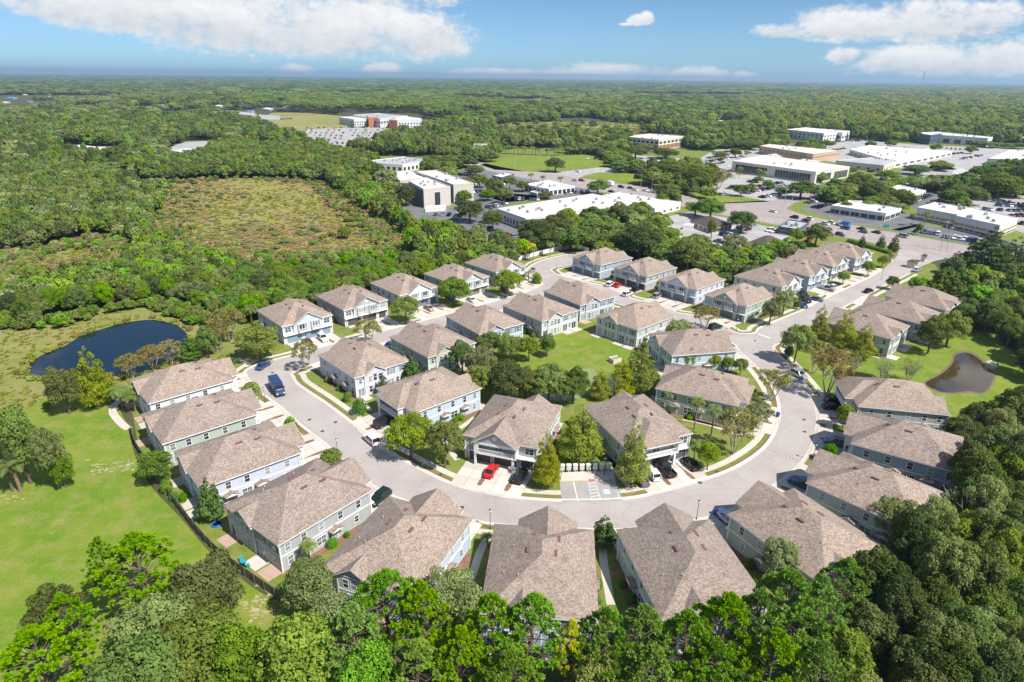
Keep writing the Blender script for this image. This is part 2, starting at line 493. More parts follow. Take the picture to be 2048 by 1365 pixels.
street = GP([(1024, 594), (992, 603), (898, 629), (796, 656), (661, 691)])
I0 = GP([(588, 743), (585, 755), (591, 767), (611, 782), (650, 808), (703, 848), (729, 872), (768, 901), (841, 941), (881, 961), (921, 976), (1001, 994), (1042, 999), (1127, 1004), (1242, 1001),
         (1325, 986), (1441, 951), (1501, 921), (1541, 886), (1559, 846), (1561, 815), (1551, 781), (1519, 738), (1480, 702), (1469, 688)])
I1 = offset(north, 8.2); I2 = offset(street, 7.6)
I = smooth_line(I0 + I1 + I2, 5, True)
sheet('road', [O, I], .022, m_asph)
OPEN.append(O)
if area2(O) > 0: O = O[::-1]            # left side of O now points outward
if area2(I) < 0: I = I[::-1]            # left side of I points inward, away from the road
O2 = resample(O, 2.0, True); I2r = resample(I, 2.0, True)


def far_part(line, f):
    """runs of a line where f holds"""
    runs = []; cur = []
    for p in line + line[:1]:
        if f(p): cur.append(p)
        elif cur: runs.append(cur); cur = []
    if cur: runs.append(cur)
    return [r for r in runs if len(r) > 3]


HX = G(1790, 506).to_2d()
def off_highway(p): return (p - HX).length > 34 and not (1150 < PJ((p.x, p.y, 0))[0] < 1200 and PJ((p.x, p.y, 0))[1] < 530)
kerb_prof = [(-.05, .03), (.45, .034), (.55, .11), (.75, .12), (.76, 0)]
for r in far_part(O2, off_highway):
    ribbon('kerb', r, kerb_prof, m_kerb); ribbon('sidewalk', r, [(2.0, .032), (3.4, .032)], m_conc); ribbon('mulch_bed', r, [(.8, .026), (1.25, .026)], g_mulch)
ribbon('kerb', I2r, kerb_prof, m_kerb, True); ribbon('sidewalk', I2r, [(2.0, .032), (3.4, .032)], m_conc, True); ribbon('mulch_bed', I2r, [(.8, .026), (1.3, .026)], g_mulch, True)
EDGES = [(O2, True), (I2r, True)]


def ray_edge(p, d, far=30):
    """distance from p along d to the nearest road edge"""
    best = far
    for line, _ in EDGES:
        for a, b in zip(line, line[1:] + line[:1]):
            e = b - a; den = d.x * e.y - d.y * e.x
            if abs(den) < 1e-9: continue
            q = a - p; t = (q.x * e.y - q.y * e.x) / den; s = (q.x * d.y - q.y * d.x) / den
            if 0 <= s <= 1 and .5 < t < best: best = t
    return best


# speed bumps, manholes, stop lines, the parking bay
def strip(px, z, mat, name, w=None):
    if w:
        a, b = G(*px[0]).to_2d(), G(*px[1]).to_2d(); n = (b - a).normalized(); n = Vector((-n.y, n.x)) * w / 2
        return sheet(name, [a + n, b + n, b - n, a - n], z, mat)
    return sheet(name, GP(px), z, mat)


m_black = plain('black_rubber', (.03, .03, .03), .8)
for seg in (((714, 930), (730, 923)), ((744, 917), (762, 909)), ((1537, 900), (1555, 906)), ((1571, 912), (1594, 921))):
    a, b = G(*seg[0]), G(*seg[1])
    for k in range(7): 
        p = a.lerp(b, (k + .5) / 7); q = a.lerp(b, (k + 1.0) / 7)
        strip([PJ(p), PJ(q)], .03, m_black if k % 2 == 0 else m_yell, 'road_marking', .35)
m_iron = plain('cast_iron', (.06, .055, .05), .7, .4)
for (u, v) in ((619, 840), (671, 845), (645, 863), (924, 1015.5), (545, 746), (1608, 840), (1609, 864), (1400, 966), (881, 950), (1434, 944), (1510, 682)):
    p = G(u, v); mb = MB(); mb.tube((p.x, p.y, .02), (p.x, p.y, .034), .42, n=14); tag(mb.obj('manhole_cover', m_iron), kind='structure')
strip([(1517, 668.5), (1540, 677)], .028, m_white, 'stop_line', .5)
strip([(1117, 946), (1227, 940), (1231, 960.5), (1119, 964)], .036, m_conc, 'mailbox_pad')
strip([(1119, 964), (1231, 960.5), (1246, 1003), (1124, 1006)], .034, road_mat('worn_asphalt', (.29, .265, .25), (.36, .335, .315), .14), 'parking_bay')
for a, b, c in (((1147, 964.5), (1156, 1003), m_white), ((1176, 963), (1184, 1002), m_blue), ((1190, 962.5), (1202, 1002), m_blue), ((1227, 961), (1240, 1000), m_blue)): strip([a, b], .04, c, 'road_marking', .14)
for k in range(6):
    v = 966 + k * 6.5; strip([(1177.5 + k * 1.2, v + 2), (1191 + k * 1.9, v)], .04, m_white, 'road_marking', .12)
strip([(1119, 963.2), (1229, 960)], .046, m_yell, 'kerb_paint', .16); strip([(1177, 961.2), (1191, 960.8)], .05, m_redp, 'kerb_paint', .5)
# wheelchair symbol on the reserved bay
def symbol(u, v, ang):
    c = G(u, v).to_2d(); R = Matrix.Rotation(ang, 2)
    def pt(x, y): return c + R @ Vector((x, y))
    sheet('road_marking', [pt(-.62, -.68), pt(.62, -.68), pt(.62, .68), pt(-.62, .68)], .04, m_blue)
    def bar(a, b, wd=.11):
        a, b = Vector(a), Vector(b); n = (b - a).normalized(); n = Vector((-n.y, n.x)) * wd / 2
        sheet('road_marking', [pt(*(a + n)), pt(*(b + n)), pt(*(b - n)), pt(*(a - n))], .044, m_white)
    arc = [(.32 * math.cos(q) - .05, .32 * math.sin(q) - .22) for q in [PI * (.75 + .14 * k) for k in range(8)]]
    for a, b in zip(arc, arc[1:]): bar(a, b)
    bar((-.08, .36), (-.05, -.1)); bar((-.06, .1), (.25, .1)); bar((-.06, -.08), (.28, -.08)); bar((.27, -.08), (.42, -.42)); bar((.4, -.4), (.55, -.35))
    sheet('road_marking', [pt(-.09 + .11 * math.cos(q), .5 + .11 * math.sin(q)) for q in [k * PI / 4 for k in range(8)]], .044, m_white)
symbol(1213, 984, .05)
for px in ([(1440, 667.5), (1464, 667), (1464, 669.5), (1440, 670)], [(1548, 702), (1552, 699), (1556, 708), (1551, 709)]): strip(px, .05, m_redp, 'kerb_paint')
# path by the meadow and paths between houses
for px, wd in (([(241, 800), (228, 812), (226, 826), (236, 840), (248, 852), (258, 858)], 1.6), ([(1668, 680), (1690, 695), (1725, 706), (1760, 716)], 1.3),
               ([(473, 718), (492, 727), (500, 738)], 1.3), ([(1205, 1092), (1208, 1130), (1215, 1170), (1222, 1210)], 1.3), ([(985, 1062), (962, 1100), (948, 1140), (938, 1165)], 1.3),
               ([(655, 755), (690, 780), (725, 803), (740, 822)], 1.2), ([(915, 920), (890, 880), (930, 850), (950, 835)], 1.2), ([(1250, 880), (1225, 915), (1235, 945), (1262, 975)], 1.3),
               ([(1366, 838), (1420, 850), (1475, 868), (1525, 868)], 1.3)):
    ribbon('path', smooth_line(GP(px), 5), [(-wd / 2, .026), (wd / 2, .026)], m_conc)
m_sand = ground('sandy_soil', (.42, .36, .26), (.26, .25, .10), (.36, .3, .18), .5, 1.2)
for cu, cv, su, sv, n in ((215, 934, 30, 14, 44), (262, 932, 16, 10, 20), (515, 1212, 30, 24, 60), (12, 995, 20, 8, 14)):
    for k in range(n):
        c = G(cu + rw.gauss(0, su * .6), cv + rw.gauss(0, sv * .6)).to_2d(); r = rw.uniform(.1, .42)
        sheet('sandy_patch', [c + Vector((math.cos(q * PI / 4) * r * rw.uniform(.5, 1.7), math.sin(q * PI / 4) * r * rw.uniform(.3, 1.1))) for q in range(8)], .03 + k * .0004, m_sand)
# ------------------------------------------------------------------ townhouse materials
def shingle_mat(name, c1, c2, c3):
    mt, t, o = newmat(name)
    tc = t.N('ShaderNodeTexCoord'); sp = t.N('ShaderNodeSeparateXYZ'); t.l.new(tc.outputs['Object'], sp.inputs[0])
    sn = t.N('ShaderNodeSeparateXYZ'); t.l.new(tc.outputs['Normal'], sn.inputs[0])
    side = t.M('GREATER_THAN', t.M('ABSOLUTE', sn.outputs[0]), t.M('ABSOLUTE', sn.outputs[1]))
    u = t.M('ADD', t.M('MULTIPLY', sp.outputs[1], side), t.M('MULTIPLY', sp.outputs[0], t.M('SUBTRACT', 1, side)))
    v = t.M('MULTIPLY', sp.outputs[2], 2.24)
    row = t.M('FLOOR', t.M('DIVIDE', v, .16)); fr = t.M('FRACT', t.M('DIVIDE', v, .16))
    uo = t.M('ADD', t.M('DIVIDE', u, .30), t.M('MULTIPLY', t.M('FRACT', t.M('MULTIPLY', row, .387)), 3.1))
    cell = t.M('FLOOR', uo)
    cv = t.N('ShaderNodeCombineXYZ'); t.put(cv.inputs[0], cell); t.put(cv.inputs[1], row); t.put(cv.inputs[2], t.N('ShaderNodeObjectInfo').outputs['Random'])
    wn = t.N('ShaderNodeTexWhiteNoise', noise_dimensions='3D'); t.l.new(cv.outputs[0], wn.inputs[0])
    r = wn.outputs['Value']
    c = t.ramp(r, [(0, c1), (.3, c1), (.42, c2), (.72, c2), (.8, c3), (1, c3)])
    big = t.noise(tc.outputs['Object'], .35, 4, .6)
    c = t.mix(1.0, c, t.mix(t.rng(big, .3, .7), (.88, .87, .86), (1.08, 1.08, 1.08)), 'MULTIPLY')
    c = t.mix(1.0, c, t.mix(t.rng(t.N('ShaderNodeObjectInfo').outputs['Random'], 0, 1), (.93, .93, .95), (1.06, 1.04, 1.02)), 'MULTIPLY')
    bsdf(t, o, c, .92, .15, bump=t.M('ADD', fr, t.M('MULTIPLY', r, .6)), bstr=.35, bdist=.03)
    return mt


m_shin = shingle_mat('taupe_shingles', (.222, .172, .141), (.288, .232, .193), (.336, .279, .236))
m_dshin = shingle_mat('dark_shingles', (.07, .055, .05), (.095, .075, .068), (.12, .095, .085))


def siding_mat(name, col):
    mt, t, o = newmat(name); tc = t.N('ShaderNodeTexCoord').outputs['Object']
    sp = t.N('ShaderNodeSeparateXYZ'); t.l.new(tc, sp.inputs[0])
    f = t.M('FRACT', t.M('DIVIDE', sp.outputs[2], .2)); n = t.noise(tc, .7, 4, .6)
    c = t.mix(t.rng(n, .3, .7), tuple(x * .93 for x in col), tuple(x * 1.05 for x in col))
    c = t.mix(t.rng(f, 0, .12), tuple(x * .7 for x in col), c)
    bsdf(t, o, c, .75, .25, bump=f, bstr=.25, bdist=.03)
    return mt


WALL = {k: siding_mat(k + '_siding', c) for k, c in dict(blue=(.47, .55, .64), grey=(.40, .41, .415), sage=(.40, .46, .40), lavender=(.54, .56, .66), slate=(.32, .39, .48),
        green=(.30, .39, .32), white=(.66, .68, .72), mist=(.46, .5, .5)).items()}
GAR = {k: plain(k + '_garage_paint', c, .55) for k, c in dict(blue=(.2, .29, .36), grey=(.085, .08, .078), sage=(.2, .2, .165), lavender=(.17, .2, .23), slate=(.16, .2, .26), green=(.11, .15, .13), white=(.17, .2, .23), mist=(.12, .125, .12)).items()}
m_trim = plain('white_trim', (.74, .74, .72), .55, var=.05)
m_vent = plain('vent_metal', (.17, .085, .085), .6); m_pipe = plain('pipe_metal', (.5, .48, .46), .5); m_metal = plain('grey_metal', (.35, .36, .37), .5)
def glass_mat():
    mt, t, o = newmat('window_glass'); g = t.N('ShaderNodeTexCoord').outputs['Object']; r = t.N('ShaderNodeObjectInfo').outputs['Random']
    c = t.mix(t.rng(r, .35, .9), (.03, .04, .05), (.32, .33, .33))
    bsdf(t, o, c, .08, .6)
    return mt
m_glass = glass_mat()
m_door = plain('door_paint', (.30, .36, .40), .5)
m_shut = plain('shutter_paint', (.16, .19, .23), .6)

def slab_mat():
    mt, t, o = newmat('concrete_slab'); p = worldpos(t); r = t.N('ShaderNodeObjectInfo').outputs['Random']
    a = t.noise(p, .5, 5, .65); d = t.noise(p, 12, 2, .6)
    c = t.mix(r, (.46, .415, .36), (.57, .525, .47)); c = t.mix(t.M('MULTIPLY', t.rng(a, .55, .8), .5), c, (.3, .265, .23)); c = t.mix(1.0, c, t.mix(t.rng(d, .2, .8), (.93, .93, .93), (1.06, 1.06, 1.06)), 'MULTIPLY')
    bsdf(t, o, c, .9, .2); return mt
m_slab = slab_mat(); m_joint = plain('joint_filler', (.2, .175, .15), .9)
HX_, HY_, EZ = 7.42, 8.80, 5.42     # half width, half depth of the walls; level of the eaves
EX_, EY_ = 7.87, 9.23               # half sizes of the roof at the eaves
RISE = 3.85
_wc = {}


def window(root, x, y, z, wd, ht, face, name='window', shut=False):
    """white framed window standing 4 cm proud of a wall that faces -y, +y, -x or +x"""
    key = (wd, ht, name)
    if key not in _wc:
        a, t = .11, .05; f = MB()
        f.box(-wd / 2 - a, wd / 2 + a, -t, 0.02, -a, 0); f.box(-wd / 2 - a, wd / 2 + a, -t, .02, ht, ht + a)
        f.box(-wd / 2 - a, -wd / 2, -t, .02, 0, ht); f.box(wd / 2, wd / 2 + a, -t, .02, 0, ht)
        n = max(1, round(wd / .8))
        for k in range(1, n): f.box(-wd / 2 + wd * k / n - .05, -wd / 2 + wd * k / n + .05, -t + .005, .01, 0, ht)
        if name == 'window':
            f.box(-wd / 2, wd / 2, -t + .01, .01, ht * .5 - .035, ht * .5 + .035)
            for k in range(n):
                xc = -wd / 2 + wd * (k + .5) / n; f.box(xc - .015, xc + .015, -t + .02, .01, ht * .5, ht)
        g = MB(); g.box(-wd / 2, wd / 2, -.018, .012, 0, ht)
        _wc[key] = (f.mesh(name, m_trim), g.mesh('pane', m_glass))
    rz = {'-y': 0, '+x': PI / 2, '+y': PI, '-x': -PI / 2}[face]
    o = link(name, _wc[key][0], root, (x, y, z), rz); link('pane', _wc[key][1], o)
    if shut:
        k2 = ('shutter', ht)
        if k2 not in _wc:
            s = MB(); s.box(-.19, .19, -.05, .02, -.05, ht + .05)
            for q in range(6): s.box(-.15, .15, -.06, -.04, ht * q / 6 + .03, ht * (q + 1) / 6 - .03)
            _wc[k2] = s.mesh('shutter', m_shut)
        for sg in (-1, 1): link('shutter', _wc[k2], o, (sg * (wd / 2 + .33), 0, 0))
    return o


def railing(mb, x0, x1, y, z0, h=1.0, axis='x', step=.16):
    def b(a0, a1, t0, t1, za, zb):
        if axis == 'x': mb.box(a0, a1, y + t0, y + t1, za, zb)
        else: mb.box(y + t0, y + t1, a0, a1, za, zb)
    b(x0, x1, -.04, .04, z0 + h - .08, z0 + h); b(x0, x1, -.03, .03, z0 + .06, z0 + .12)
    n = max(2, int((x1 - x0) / step))
    for k in range(n + 1):
        c = x0 + (x1 - x0) * k / n; b(c - .02, c + .02, -.02, .02, z0 + .12, z0 + h - .08)


def garage_door(root, x, wd, y):
    mb = MB(); H = 2.25
    for k in range(4):
        mb.box(-wd / 2, wd / 2, -.05, .02, .04 + k * H / 4, (k + 1) * H / 4 - .015)
        n = max(2, int(wd / 1.1))
        for q in range(n): mb.box(-wd / 2 + wd * (q + .12) / n, -wd / 2 + wd * (q + .88) / n, -.07, -.04, .15 + k * H / 4, (k + 1) * H / 4 - .12)
    mb.obj('garage_door', GAR['grey'], root).location = (x, y, 0)
    f = MB(); f.box(-wd / 2 - .16, -wd / 2, -.08, .02, 0, H + .16); f.box(wd / 2, wd / 2 + .16, -.08, .02, 0, H + .16); f.box(-wd / 2, wd / 2, -.08, .02, H, H + .16)
    f.obj('garage_frame', m_trim, root).location = (x, y, 0)


def gable_slabs(mb, cx, half, y0, y1, z, rise, over=.42, th=.16):
    """two roof slabs over a gable whose ridge runs from y0 to y1; white raking edges"""
    s = rise / half; hx = half + .38; ze = z - .38 * s
    for sg in (-1, 1):
        pts = [(cx, y0, z + rise), (cx + sg * hx, y0, ze), (cx + sg * hx, y0, ze - th), (cx, y0, z + rise - th)]
        i = len(mb.v); mb.prism(pts, (0, y1 - y0, 0), 0)
        mb.m[-6] = 1
        mb.m[-3] = 1      # eave edge
    return mb


def make_house(variant):
    r = link('townhouse', None); r.empty_display_size = 1
    w = MB(); w.box(-HX_, HX_, -HY_, HY_, 0, EZ)
    t = MB()
    for z0, z1 in ((2.72, 2.98),):
        t.box(-HX_ - .04, HX_ + .04, -HY_ - .045, -HY_ + .1, z0, z1); t.box(-HX_ - .04, HX_ + .04, HY_ - .1, HY_ + .045, z0, z1)
        t.box(-HX_ - .045, -HX_ + .1, -HY_ + .1, HY_ - .1, z0, z1); t.box(HX_ - .1, HX_ + .045, -HY_ + .1, HY_ - .1, z0, z1)
    for sx in (-1, 1):
        for sy in (-1, 1): t.box(sx * HX_ - .12, sx * HX_ + .12, sy * HY_ - .12, sy * HY_ + .12, 0, EZ - .02)
    rf = MB()
    # hip roof: soffit, gutter, four planes
    e = [(-EX_, -EY_), (EX_, -EY_), (EX_, EY_), (-EX_, EY_)]; ry = EY_ - EX_ * .97
    lo = [(x, y, EZ - .02) for x, y in e]; up = [(x, y, EZ + .2) for x, y in e]
    A, B = (0, -ry, EZ + .2 + RISE), (0, ry, EZ + .2 + RISE)
    rf.poly(lo[::-1], 1)
    for k in range(4): rf.poly((lo[k], lo[(k + 1) % 4], up[(k + 1) % 4], up[k]), 1)
    rf.poly((up[0], up[1], A)); rf.poly((up[1], up[2], B, A)); rf.poly((up[2], up[3], B)); rf.poly((up[3], up[0], A, B))
    # rear gable with the arched windows
    gx, gh, gr = 2.3, 2.75, 1.75
    w.box(gx - gh, gx + gh, HY_ - .2, HY_ + .32, 0, EZ + .12)
    w.prism([(gx - gh, HY_ + .319, EZ + .1), (gx + gh, HY_ + .319, EZ + .1), (gx, HY_ + .319, EZ + .05 + gr)], (0, -.5, 0))
    t.box(gx - gh - .05, gx + gh + .05, HY_ + .1, HY_ + .365, 2.72, 2.98)
    for sx in (-1, 1): t.box(gx + sx * gh - .1, gx + sx * gh + .1, HY_ + .1, HY_ + .36, 0, EZ + .1)
    gable_slabs(rf, gx, gh, HY_ + .75, HY_ - 3.6, EZ + .2, gr)
    for x in (gx - 1.35, gx, gx + 1.35):
        window(r, x, HY_ + .32, 3.35, .85, 1.45 if x != gx else 1.75, '+y'); window(r, x, HY_ + .32, .65, .85, 1.6, '+y')
    window(r, 6.1, HY_, 3.5, .75, 1.3, '+y'); window(r, -2.4, HY_, 3.5, 1.0, 1.3, '+y', shut=True); window(r, -5.8, HY_, 3.5, .9, 1.3, '+y', shut=True)
    window(r, 6.1, HY_, .12, 1.6, 2.1, '+y', 'patio_door'); window(r, -2.2, HY_, .12, 1.7, 2.1, '+y', 'patio_door'); window(r, -5.9, HY_, .12, 1.7, 2.1, '+y', 'patio_door')
    window(r, -4.1, HY_, .9, .8, 1.3, '+y')
    # sides
    for fx, x in (('+x', HX_), ('-x', -HX_)):
        for y in (-6.2, -2.5, 1.2, 4.5, 7.4): window(r, x, y, 3.45, .85, 1.35, fx)
        window(r, x, 1.5, .75, 1.7, 1.5, fx); window(r, x, 7.2, .75, .85, 1.5, fx); window(r, x, -5.6, .9, .75, 1.2, fx)
        for y in (-1.1, 4.4):
            s = 1 if fx == '+x' else -1
            d = MB(); d.box(-.5, .5, -.06, .02, .05, 2.15, 0); d.box(-.62, -.5, -.08, .02, 0, 2.25, 1); d.box(.5, .62, -.08, .02, 0, 2.25, 1); d.box(-.62, .62, -.08, .02, 2.15, 2.28, 1)
            for za, zb in ((.2, .9), (1.05, 1.95)):
                d.box(-.38, -.06, -.075, -.05, za, zb, 0); d.box(.06, .38, -.075, -.05, za, zb, 0)
            o = d.obj('front_door', [m_door, m_trim], r); o.location = (x, y, 0); o.rotation_euler.z = PI / 2 * s
            c = MB()
            for q in (-1, 1):
                c.prism([(0, -1.15, 3.05), (q * 1.25, -1.15, 2.45), (q * 1.25, -1.15, 2.35), (0, -1.15, 2.93)], (0, 1.2, 0), 0)
            c.prism([(-1.0, -1.05, 2.45), (1.0, -1.05, 2.45), (0, -1.05, 2.93)], (0, .1, 0), 1); c.box(-1.1, 1.1, -1.12, -1.0, 2.3, 2.46, 1)
            for q in (-1, 1): c.prism([(q * .95, -.9, 2.35), (q * .95, 0, 2.35), (q * .95, 0, 1.7)], (.08, 0, 0), 1)
            o = c.obj('door_canopy', [m_shin, m_trim], r); o.location = (x, y, 0); o.rotation_euler.z = PI / 2 * s
        d = MB(); d.tube((x * 1.012, -8.4, .1), (x * 1.012, -8.4, EZ - .1), .05, n=6); d.obj('downspout', m_trim, r)
    # front
    y = -HY_
    garage_door(r, -4.35, 4.5, y); garage_door(r, 1.05, 4.7, y); garage_door(r, 5.5, 2.5, y)
    window(r, 5.9, y, 3.5, 1.7, 1.35, '-y'); window(r, -6.0, y, 3.5, 1.6, 1.35, '-y')
    t.box(-HX_ - .05, HX_ + .05, y - .75, y + .05, 2.52, 2.70)
    v = MB(); v.tube((0, 0, 0), (0, -.06, 0), .42, n=18); v.tube((0, -.05, 0), (0, -.08, 0), .3, n=18)
    gv = v.obj('gable_vent', m_trim, r)
    if variant == 'A':
        gx, gh, gr, pj = 0.05, 4.35, 2.75, .42
        w.box(gx - gh, gx + gh, y - pj, y + .3, 2.7, EZ + .12)
        w.prism([(gx - gh, y - pj + .001, EZ + .1), (gx + gh, y - pj + .001, EZ + .1), (gx, y - pj + .001, EZ + .06 + gr)], (0, .6, 0))
        gable_slabs(rf, gx, gh, y - pj - .5, y + 5.6, EZ + .2, gr)
        gv.location = (gx, y - pj - .005, EZ + 1.35)
        for sx in (-1, 1): t.box(gx + sx * gh - .1, gx + sx * gh + .1, y - pj - .035, y - pj + .1, 2.7, EZ + .1)
        for x in (-1.95, 2.05):
            window(r, x, y - pj, 3.0, 1.6, 2.05, '-y', 'balcony_door', shut=False)
            for q in (-1, 1):
                s = MB(); s.box(x + q * 1.22 - .2, x + q * 1.22 + .2, y - pj - .05, y - pj + .02, 3.0, 5.05); s.obj('shutter', m_shut, r)
            b = MB(); b.box(x - 1.35, x + 1.35, y - pj - 1.0, y - pj - .01, 2.84, 2.96)
            railing(b, x - 1.3, x + 1.3, y - pj - .95, 2.96); railing(b, y - pj - .95, y - pj - .05, x - 1.3, 2.96, axis='y'); railing(b, y - pj - .95, y - pj - .05, x + 1.3, 2.96, axis='y')
            b.obj('balcony', m_trim, r)
    else:
        gx, gh, gr, pj = -.6, 4.35, 2.75, 1.75
        yb = y - pj
        b = MB(); b.box(gx - gh, gx + gh, yb, y - .06, 2.74, 2.96)                      # balcony floor
        b.box(gx - gh, gx - gh + .9, yb + .005, yb + .2, 2.98, EZ - .05); b.box(gx + gh - .25, gx + gh, yb + .005, yb + .2, 2.98, EZ - .05)
        b.box(gx - gh, gx - gh + .2, yb + .2, y - .06, 2.98, EZ - .05); b.box(gx + gh - .2, gx + gh, yb + .2, y - .06, 2.98, EZ - .05)
        b.box(gx - gh, gx + gh, yb + .002, yb + .2, EZ - .5, EZ + .1)
        railing(b, gx - gh + .9, gx + gh - .25, yb + .1, 2.96)
        for x in (gx - gh + .2, 3.05): b.box(x - .2, x + .2, yb + .1, yb + .5, 0, 2.73)
        b.obj('balcony', m_trim, r)
        if variant == 'B': w.prism([(gx - gh, yb + .001, EZ + .1), (gx + gh, yb + .001, EZ + .1), (gx, yb + .001, EZ + .06 + gr)], (0, .3, 0))
        rf.box(gx - gh - .1, gx + gh + .1, yb + .25, y, EZ - .06, EZ + .02, 1)
        if variant == 'B':
            gable_slabs(rf, gx, gh, yb - .5, y + 5.6, EZ + .2, gr); gv.location = (gx, yb - .005, EZ + 1.35)
        else:                   # hipped bay
            bpy.data.objects.remove(gv); hx, y0, y1 = gh + .4, yb - .45, y + 5.6; zt = EZ + .2 + gr; q = [(gx - hx, y0), (gx + hx, y0), (gx + hx, y1), (gx - hx, y1)]
            a_, b_ = (gx, y0 + hx, zt), (gx, y1, zt); u_ = [(a, b, EZ + .19) for a, b in q]; l_ = [(a, b, EZ - .03) for a, b in q]
            rf.poly((u_[0], u_[1], a_)); rf.poly((u_[1], u_[2], b_, a_)); rf.poly((u_[3], u_[0], a_, b_))
            for k in (0, 1, 3): rf.poly((l_[k], l_[(k + 1) % 4], u_[(k + 1) % 4], u_[k]), 1)
        window(r, gx - 2.2, y, 3.6, 1.5, 1.3, '-y'); window(r, gx + .2, y, 3.0, 1.6, 2.05, '-y', 'balcony_door'); window(r, gx + 2.7, y, 3.6, 1.2, 1.3, '-y')
    w.obj('wall', WALL['blue'], r); t.obj('trim', m_trim, r)
    ro = rf.obj('roof', [m_shin, m_trim], r)
    # things on the roof
    vm = MB(); vm.prism([(-.62, -.24, -.05), (.62, -.24, -.05), (.62, -.24, .16), (-.62, -.24, .16)], (0, .42, 0)); vme = vm.mesh('roof_vent', m_vent)
    pm = MB(); pm.tube((0, 0, -.1), (0, 0, .38), .07, n=7); pme = pm.mesh('vent_pipe', m_pipe)
    def on_roof(x, y):
        s = RISE / EX_; d = min(EX_ - abs(x), (EY_ - abs(y)) * EX_ / (EY_ - ry)); return EZ + .2 + d * s
    for (x, y) in ((2.0, -.3), (-2.0, .1), (1.2, -3.6), (-2.4, -3.2)):
        horiz = abs(x) / EX_ < .1 or (EX_ - abs(x)) > (EY_ - abs(y)) * .97
        o = link('roof_vent', vme, ro, (x, y, on_roof(x, y)))
        o.rotation_euler = (0, 0, 0 if horiz and False else PI / 2)
    for (x, y) in ((4.2, -2), (5.2, 3), (-4.6, 2.5), (-5, -3), (3.1, 4.4), (-3, 5)): link('vent_pipe', pme, ro, (x, y, on_roof(x, y)))
    return r


